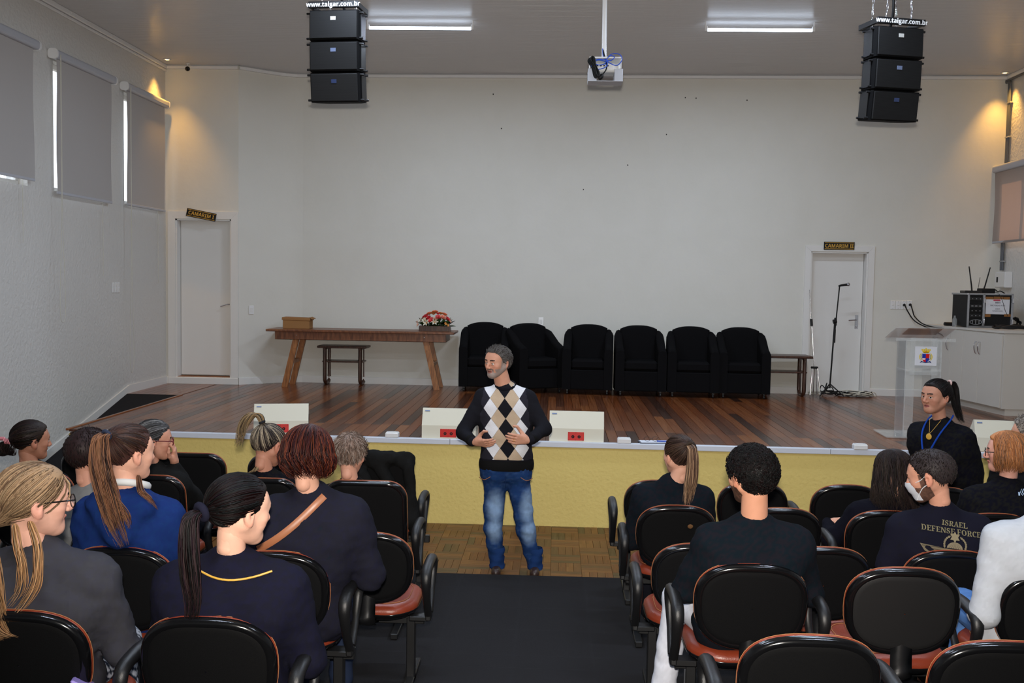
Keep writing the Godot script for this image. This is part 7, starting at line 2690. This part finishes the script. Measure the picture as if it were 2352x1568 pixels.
	for i in 13:
		var t := i / 12.0
		var q := onto_back(f, lerpf(-0.965, -1.235, t), lerpf(1.285, 1.095, t) - 0.02 * sin(t * PI) + 0.035 * (1.0 - t), -3.9)
		pts.push_back(a.loc * (q + Vector3(0, 0.0, 0.004)))
	sl.tube(pts, 0.0175, 6, true, Vector3(0, 0, 1), 0.25)
	put("bag_strap", sl, M.leather, p)
	# grey-brown short hair
	a = {"label": "person with short grey-brown hair in a black jacket", "zc": 5.85, "x": -1.19, "head": Vector3(-1.228, 1.178, -5.98), "yaw": 0.08, "pitch": 0.30, "skin": lin(0.80, 0.59, 0.50), "top": lin(0.085, 0.085, 0.095), "seed": 27, "sw": 0.24,
		"hair": {"kind": "short", "cols": [lin(0.547, 0.456, 0.401), lin(0.693, 0.602, 0.547), lin(0.437, 0.347, 0.301), lin(0.821, 0.747, 0.693)], "thick": 0.07, "ln": 0.035, "n": 1900, "nape": -0.075, "rough": 0.02}}
	person(a)
	# gold-trimmed collar
	a = {"label": "woman with a sleek black ponytail and gold-trimmed navy top", "zc": 3.28, "x": -1.158, "head": Vector3(-1.085, 1.432, -3.40), "yaw": 0.72, "pitch": 0.14, "skin": lin(0.86, 0.67, 0.58), "top": lin(0.10, 0.105, 0.15), "seed": 28, "sw": 0.262, "sc": Vector3(-1.115, 1.245, -3.40), "bulk": 1.12, "hs": 1.03, "fold": 0.010,
		"hair": {"kind": "pulled", "cols": [lin(0.115, 0.095, 0.097), lin(0.135, 0.115, 0.115), lin(0.095, 0.081, 0.081)], "n": 850, "tie": Vector3(-0.098, 0.012, 0.082), "tail": [Vector3(-0.098, 0.012, 0.082), Vector3(-0.128, -0.005, 0.12), Vector3(-0.128, -0.09, 0.14), Vector3(-0.120, -0.19, 0.145), Vector3(-0.112, -0.29, 0.145), Vector3(-0.125, -0.375, 0.145)], "w0": 0.022, "w1": 0.036, "nt": 240, "tip": [lin(0.189, 0.135, 0.149), lin(0.257, 0.189, 0.203), lin(0.121, 0.101, 0.108)], "band": lin(0.115, 0.121, 0.176), "band_r": 0.024, "band_w": 0.014}}
	p = person(a)
	earring(p, a.hx, 1.0)
	var nm := MB.new()
	f = a.field
	pts = []
	for i in 15:
		var t := i / 14.0
		var q := onto_back(f, lerpf(-1.235, -0.955, t), 1.245 - 0.03 * sin(t * PI) - 0.01 * t, -3.1)
		pts.push_back(a.loc * q)
	nm.tube(pts, 0.0038, 8, true)
	put("gold_trim", nm, M.gold, p)
	# blonde woman, near left
	a = {"label": "blonde woman in a charcoal jacket with a low ponytail, near left corner", "zc": 3.28, "x": -1.83, "head": Vector3(-1.815, 1.447, -3.40), "yaw": 0.85, "pitch": 0.06, "skin": lin(0.86, 0.66, 0.58), "top": lin(0.225, 0.225, 0.25), "seed": 29, "sw": 0.27, "sc": Vector3(-1.80, 1.255, -3.41), "bulk": 1.10, "hs": 1.10, "fold": 0.014,
		"hair": {"kind": "pulled", "cols": [lin(0.666, 0.538, 0.412), lin(0.822, 0.676, 0.519), lin(0.529, 0.420, 0.323), lin(0.725, 0.609, 0.478)], "n": 900, "tie": Vector3(-0.098, -0.075, 0.098), "tail": [Vector3(-0.098, -0.075, 0.098), Vector3(-0.105, -0.13, 0.13), Vector3(-0.095, -0.22, 0.145), Vector3(-0.085, -0.32, 0.15), Vector3(-0.055, -0.41, 0.15), Vector3(0.0, -0.435, 0.15)], "w0": 0.026, "w1": 0.062, "nt": 300, "curl": 0.012, "tip": [lin(0.812, 0.609, 0.420), lin(0.957, 0.739, 0.522), lin(0.900, 0.666, 0.470)], "locks": [[Vector3(0.03, -0.055, 0.085), Vector3(0.06, -0.12, 0.10), Vector3(0.075, -0.18, 0.12), Vector3(0.07, -0.26, 0.13), Vector3(0.02, -0.34, 0.14), Vector3(-0.05, -0.40, 0.15)], [Vector3(-0.01, -0.06, 0.11), Vector3(0.01, -0.13, 0.13), Vector3(0.03, -0.20, 0.14), Vector3(0.02, -0.28, 0.14), Vector3(-0.04, -0.36, 0.15)]]}}
	# houndstooth skirt over the knees
	a.paint_legs = func(q: Vector3, n: Vector3) -> Color:
		var u := q.x + q.z * 0.5; var v := q.z * 0.9 - q.y
		return lin(0.62, 0.64, 0.68) if (int(floor(u * 60.0)) + int(floor(v * 60.0))) % 2 == 0 else lin(0.13, 0.14, 0.19)
	a.pcell = 0.008
	p = person(a)
	glasses(p, a.hx, M.black_gloss, 1.1)
	var cm := MB.new()
	var tie: Vector3 = a.loc * (a.head + Vector3(-0.098, -0.092, 0.112))
	cm.tube([tie + Vector3(-0.006, 0.026, -0.01), tie + Vector3(-0.008, -0.026, 0.0)], 0.031, 14)
	put("hair_cuff", cm, mat(Color(0.80, 0.80, 0.84), 0.3, 0.5), p)
	# back seams of her jacket
	f = a.field
	for s: Array in [[Vector2(-1.95, 1.015), Vector2(-1.60, 1.00)], [Vector2(-1.765, 1.01), Vector2(-1.775, 0.90)]]:
		pts = []
		for i in 9:
			var w: Vector2 = (s[0] as Vector2).lerp(s[1], i / 8.0)
			pts.push_back(a.loc * (onto_back(f, w.x, w.y, -3.1) + Vector3(0, 0, 0.001)))
		var sm := MB.new()
		sm.col = lin(0.10, 0.10, 0.12)
		sm.tube(pts, 0.0045, 6)
		put("seam", sm, M.cloth, p)
	# telephone in her pocket
	var ph := thing("mobile_phone", "mobile phone in a lilac case sticking out of a jacket pocket", "phone", Vector3(-1.592, 0.845, -3.285))
	ph.rotation = Vector3(-0.2, 0.35, -0.55)
	put("case", bx(Vector3(0.075, 0.012, 0.14), 0.005), mat(Color(0.66, 0.58, 0.86), 0.45, 0.5), ph)
	put("port", bx(Vector3(0.012, 0.005, 0.003), 0.0, Vector3(0.0, 0.0, 0.071)), M.black, ph)

func audience_right() -> void:
	# ponytailed woman
	var a := {"label": "woman in a black jumper with a highlighted ponytail, right block", "zc": 5.85, "x": 0.745, "head": Vector3(0.752, 1.224, -5.95), "yaw": -0.42, "pitch": 0.04, "skin": lin(0.82, 0.62, 0.53), "top": lin(0.085, 0.088, 0.115), "seed": 41, "sw": 0.24, "sc": Vector3(0.72, 1.045, -5.96),
		"hair": {"kind": "pulled", "cols": [lin(0.311, 0.228, 0.192), lin(0.401, 0.311, 0.255), lin(0.238, 0.182, 0.155)], "tie": Vector3(0.042, 0.082, 0.092), "tail": [Vector3(0.042, 0.082, 0.092), Vector3(0.058, 0.06, 0.13), Vector3(0.062, -0.03, 0.14), Vector3(0.055, -0.14, 0.135), Vector3(0.045, -0.21, 0.125), Vector3(0.035, -0.275, 0.12)], "w0": 0.018, "w1": 0.036, "nt": 190, "tip": [lin(0.693, 0.547, 0.428), lin(0.875, 0.711, 0.566), lin(0.493, 0.383, 0.311)], "band": lin(0.219, 0.182, 0.163), "band_r": 0.016}}
	person(a)
	# curly-haired man, white trousers
	a = {"label": "man with short black curls in a dark T-shirt and white trousers", "zc": 4.12, "x": 0.835, "head": Vector3(0.836, 1.440, -4.22), "yaw": -0.42, "pitch": 0.10, "skin": lin(0.80, 0.575, 0.465), "top": lin(0.085, 0.10, 0.122), "neck": 0.058, "seed": 42, "sw": 0.248, "sc": Vector3(0.855, 1.232, -4.22), "bulk": 1.04, "beard": lin(0.10, 0.085, 0.08), "legs": lin(0.83, 0.84, 0.88), "shoe": lin(0.50, 0.33, 0.21),
		"knee": [Vector3(0.60, 0.77, -4.66), Vector3(1.0, 0.77, -4.74)], "ankle": [Vector3(0.52, slope(4.7), -4.66), Vector3(1.0, slope(4.7), -4.70)], "elbow": [Vector3(0.58, 0.92, -4.30), Vector3(1.12, 0.92, -4.30)], "wrist": [Vector3(0.66, 0.86, -4.52), Vector3(0.95, 0.86, -4.52)], "pfold": 0.008, "pcell": 0.012,
		"hair": {"kind": "curly", "cols": [lin(0.115, 0.101, 0.101), lin(0.149, 0.128, 0.128), lin(0.095, 0.081, 0.081)], "thick": 0.10, "rough": 0.03, "n": 2600, "nape": -0.074}}
	person(a)
	# long dark hair
	a = {"label": "woman in black with long straight dark brown hair", "zc": 5.85, "x": 1.955, "head": Vector3(2.005, 1.165, -5.97), "yaw": -0.75, "pitch": 0.05, "skin": lin(0.80, 0.60, 0.51), "top": lin(0.08, 0.08, 0.09), "seed": 43, "sw": 0.235,
		"elbow": [Vector3(1.68, 0.72, -6.02), Vector3(2.18, 0.70, -6.05)], "wrist": [Vector3(1.70, 0.79, -6.18), Vector3(1.98, 0.72, -6.3)], "hdir0": Vector3(0.6, 0.05, 0.3), "palm0": Vector3(0, -0.3, -1),
		"hair": {"kind": "loose", "cols": [lin(0.216, 0.169, 0.155), lin(0.270, 0.216, 0.196), lin(0.162, 0.128, 0.121)], "length": 0.235, "vol": 0.13, "curl": 0.012, "a0": 0.75, "a1": TAU - 0.75, "n": 950, "thick": 0.04}}
	person(a)
	# masked man with the printed T-shirt
	a = {"label": "man in a white face mask and printed dark T-shirt", "zc": 4.90, "x": 1.955, "head": Vector3(1.880, 1.310, -5.03), "yaw": -0.98, "pitch": 0.28, "skin": lin(0.80, 0.58, 0.48), "top": lin(0.09, 0.095, 0.135), "seed": 44, "sw": 0.25, "sc": Vector3(1.935, 1.125, -5.02), "bulk": 1.06, "beard": lin(0.22, 0.17, 0.15), "sleeve": 0.4, "fold": 0.005, "hs": 1.05,
		"elbow": [Vector3(1.665, 0.765, -5.02), Vector3(2.22, 0.78, -5.02)], "wrist": [Vector3(1.735, 0.80, -5.14), Vector3(2.0, 0.80, -5.3)], "hdir0": Vector3(0.5, 0.05, -0.5), "palm0": Vector3(0.3, -1, 0), "curl0": [1.0, 1.1, 1.1, 1.1],
		"hair": {"kind": "short", "cols": [lin(0.230, 0.196, 0.189), lin(0.297, 0.257, 0.250), lin(0.176, 0.149, 0.142)], "thick": 0.03, "ln": 0.010, "n": 1900, "nape": -0.05}}
	var p := person(a)
	var hx: Transform3D = a.hx
	# mask: pleated sheet over nose and mouth, loops to the ears
	var mm := MB.new()
	var rings := []
	for j in 7:
		var y := -0.015 - 0.088 * j / 6.0
		var ring := PackedVector3Array()
		for i in 11:
			var t := -1.0 + 2.0 * i / 10
			var zz := lerpf(0.122, 0.094, smoothstep(0.2, 1.0, j / 6.0)) - 0.052 * t * t + 0.003 * (j % 2)
			ring.push_back(hx * Vector3(t * 0.062, y, zz))
		rings.push_back(ring)
	mm.skin(rings, false)
	var rr2 := []
	for rg in rings:
		var q := PackedVector3Array(rg)
		for i in q.size():
			q[i] -= hx.basis * Vector3(0, 0, 0.002)
		q.reverse()
		rr2.push_back(q)
	mm.skin(rr2, false)
	put("face_mask", mm, mat(Color(0.86, 0.87, 0.89), 0.85, 0.2), p)
	for s: float in [-1.0, 1.0]:
		for y: float in [-0.018, -0.098]:
			put("ear_loop", tb(smooth([hx * Vector3(s * 0.061, y, 0.069), hx * Vector3(s * 0.078, lerpf(y, 0.0, 0.5), 0.03), hx * Vector3(s * 0.088, 0.012 if y > -0.05 else -0.03, -0.006)], 4), 0.0022, 5), M.white_gloss, p)
	# print on the back
	var ink := lin(0.50, 0.475, 0.37)
	var c0 := Vector2(1.968, 1.055)
	var rot := -0.115
	wrap_text(p, a, "ISRAEL", 0.034, c0 + Vector2(0.004, 0.036), rot - 0.03, ink, 0.003)
	wrap_text(p, a, "DEFENSE FORCES", 0.034, c0 + Vector2(-0.006, 0.003), rot, ink, 0.003)
	var pol := []
	var w0 := PackedVector2Array([Vector2(-0.165, 0.0), Vector2(-0.03, -0.008), Vector2(0.03, -0.008), Vector2(0.165, 0.0), Vector2(0.14, -0.032), Vector2(0.07, -0.055), Vector2(0.0, -0.05), Vector2(-0.07, -0.055), Vector2(-0.14, -0.032)])
	w0.reverse()
	wrap_piece(p, a, "emblem_wings", [w0], c0 + Vector2(-0.008, -0.072), rot, lin(0.46, 0.42, 0.34), 0.004)
	var lines := []
	for k in 3:
		for s: float in [-1.0, 1.0]:
			var y := -0.008 - 0.011 * k
			lines.push_back(rect(minf(s * 0.04, s * (0.155 - 0.02 * k)), y, maxf(s * 0.04, s * (0.155 - 0.02 * k)), y + 0.002))
	wrap_piece(p, a, "emblem_lines", lines, c0 + Vector2(-0.008, -0.072), rot, lin(0.14, 0.13, 0.13), 0.0055)
	var canopy := PackedVector2Array()
	for i in 11:
		var t := PI * i / 10
		canopy.push_back(Vector2(cos(t) * 0.038, sin(t) * 0.030 - 0.02))
	wrap_piece(p, a, "emblem_canopy", [canopy], c0 + Vector2(-0.006, -0.055), rot, lin(0.52, 0.48, 0.39), 0.006)
	var leaves := []
	for s: float in [-1.0, 1.0]:
		for i in 6:
			var t := 0.25 + i * 0.24
			var q := Vector2(s * cos(t - 0.5) * 0.052, sin(t - 0.5) * 0.042)
			var d := Vector2(-s * sin(t - 0.5), cos(t - 0.5))
			var n2 := Vector2(d.y, -d.x)
			leaves.push_back(PackedVector2Array([q - d * 0.010, q + n2 * 0.0055, q + d * 0.011, q - n2 * 0.0055]))
	wrap_piece(p, a, "emblem_wreath", leaves, c0 + Vector2(-0.006, -0.058), rot, lin(0.50, 0.46, 0.37), 0.0065)
	var star := [PackedVector2Array([Vector2(0, 0.026), Vector2(-0.0225, -0.013), Vector2(0.0225, -0.013)]), PackedVector2Array([Vector2(0, -0.026), Vector2(0.0225, 0.013), Vector2(-0.0225, 0.013)])]
	wrap_piece(p, a, "emblem_star", star, c0 + Vector2(-0.004, -0.022), rot, lin(0.56, 0.52, 0.42), 0.007)
	var seams := []
	for i in 6:
		var x := -0.03 + 0.012 * i
		seams.push_back(PackedVector2Array([Vector2(x * 0.25, 0.008), Vector2(x - 0.0008, -0.02), Vector2(x + 0.0008, -0.02)]))
	wrap_piece(p, a, "emblem_lines", seams, c0 + Vector2(-0.006, -0.055), rot, lin(0.14, 0.13, 0.13), 0.0075)
	# the line of Hebrew letters across the wings, stroke by stroke (read from the right)
	var glyph := {"a": [[0, 1, 0.9, 0], [0.75, 1, 0.95, 0.45], [0, 0, 0.2, 0.5]], "h": [[0, 0, 0.2, 1], [0, 0.8, 0.9, 1], [0.7, 0, 0.9, 1]], "r": [[0, 0.8, 0.8, 1], [0.6, 0, 0.8, 1]], "y": [[0.3, 0.55, 0.6, 1]], "-": [[0.1, 0.45, 0.8, 0.62]], "l": [[0, 0.7, 0.8, 0.85], [0, 0.85, 0.18, 1.25], [0.55, 0, 0.8, 0.85]], "ts": [[0, 0.0, 0.9, 0.18], [0.1, 0.6, 0.3, 1], [0.35, 0.2, 0.6, 1]], "n": [[0.1, 0, 0.6, 0.18], [0.4, 0, 0.62, 1], [0.2, 0.82, 0.62, 1]], "m": [[0, 0, 0.2, 1], [0, 0.8, 0.9, 1], [0.7, 0, 0.9, 1], [0, 0, 0.9, 0.18]]}
	var strokes := []
	var x := -0.112
	for g: String in ["m", "y", "n", "h", "n", "ts", "l", "-", "y", "r", "h", "a"]:
		for s: Array in glyph[g]:
			strokes.push_back(rect(x + minf(s[0], s[2]) * 0.016, minf(s[1], s[3]) * 0.019 - 0.010, x + maxf(s[0], s[2]) * 0.016, maxf(s[1], s[3]) * 0.019 - 0.010))
		x += 0.0185
	wrap_piece(p, a, "emblem_lettering", strokes, c0 + Vector2(-0.006, -0.108), rot, lin(0.07, 0.07, 0.09), 0.008)
	# strawberry blonde with glasses
	a = {"label": "strawberry-blonde woman with dark glasses at the right edge", "zc": 5.85, "x": 2.62, "head": Vector3(2.675, 1.285, -6.0), "yaw": -1.18, "pitch": 0.06, "skin": lin(0.82, 0.60, 0.53), "top": lin(0.085, 0.085, 0.095), "seed": 45, "sw": 0.245, "sc": Vector3(2.68, 1.08, -5.98), "bulk": 1.1,
		"hair": {"kind": "loose", "cols": [lin(0.812, 0.536, 0.334), lin(0.928, 0.638, 0.420), lin(0.900, 0.587, 0.373), lin(0.725, 0.522, 0.392)], "length": 0.125, "vol": 0.16, "curl": 0.01, "inward": 0.03, "a0": 0.85, "a1": TAU - 0.85, "n": 850, "thick": 0.05}}
	p = person(a)
	glasses(p, a.hx, M.black_gloss, 1.05)
	# mark on her sleeve
	var c1 := Vector2(2.735, 1.065)
	wrap_piece(p, a, "sleeve_mark", [rect(-0.024, -0.018, -0.014, 0.018), PackedVector2Array([Vector2(0.0, 0.018), Vector2(-0.012, 0.0), Vector2(-0.008, 0.0), Vector2(0.004, 0.018)]), PackedVector2Array([Vector2(0.0, -0.018), Vector2(0.004, -0.018), Vector2(-0.008, 0.0), Vector2(-0.012, 0.0)]), PackedVector2Array([Vector2(0.012, 0.018), Vector2(0.0, 0.0), Vector2(0.006, 0.0), Vector2(0.020, 0.018)]), PackedVector2Array([Vector2(0.012, -0.018), Vector2(0.018, -0.018), Vector2(0.006, 0.0), Vector2(0.0, 0.0)])], c1, 0.0, lin(0.70, 0.80, 0.92), 0.003)
	# pale cardigan at the right edge
	a = {"label": "person in a pale grey cardigan cut by the right edge", "zc": 4.12, "x": 2.05, "head": Vector3(2.085, 1.425, -4.22), "yaw": -0.6, "pitch": 0.05, "skin": lin(0.80, 0.60, 0.51), "top": lin(0.70, 0.715, 0.74), "seed": 46, "sw": 0.25, "sc": Vector3(2.055, 1.275, -4.20), "bulk": 1.12, "legs": lin(0.33, 0.48, 0.70), "fold": 0.007, "elbow": [Vector3(1.80, 0.90, -4.16), Vector3(2.36, 0.92, -4.2)], "wrist": [Vector3(1.90, 0.84, -4.42), Vector3(2.2, 0.86, -4.5)],
		"hair": {"kind": "pulled", "cols": [lin(0.135, 0.115, 0.115), lin(0.176, 0.149, 0.149)], "tie": Vector3(0.02, -0.02, 0.12), "tail": [Vector3(0.02, -0.02, 0.12), Vector3(0.02, -0.06, 0.15), Vector3(0.02, -0.15, 0.16), Vector3(0.02, -0.22, 0.16)], "band": lin(0.270, 0.189, 0.486), "band_r": 0.02}}
	person(a)
	# grey-haired person beyond the strawberry blonde
	a = {"label": "grey-haired person in the front row, almost hidden at the right edge", "zc": 6.70, "x": 3.2, "head": Vector3(3.20, 1.275, -6.85), "yaw": -0.8, "pitch": 0.05, "skin": lin(0.80, 0.60, 0.51), "top": lin(0.10, 0.10, 0.11), "seed": 47, "hcell": 0.006,
		"hair": {"kind": "short", "cols": [lin(0.624, 0.587, 0.549), lin(0.794, 0.756, 0.718), lin(0.454, 0.416, 0.398)], "thick": 0.06, "ln": 0.03, "n": 900}}
	person(a)
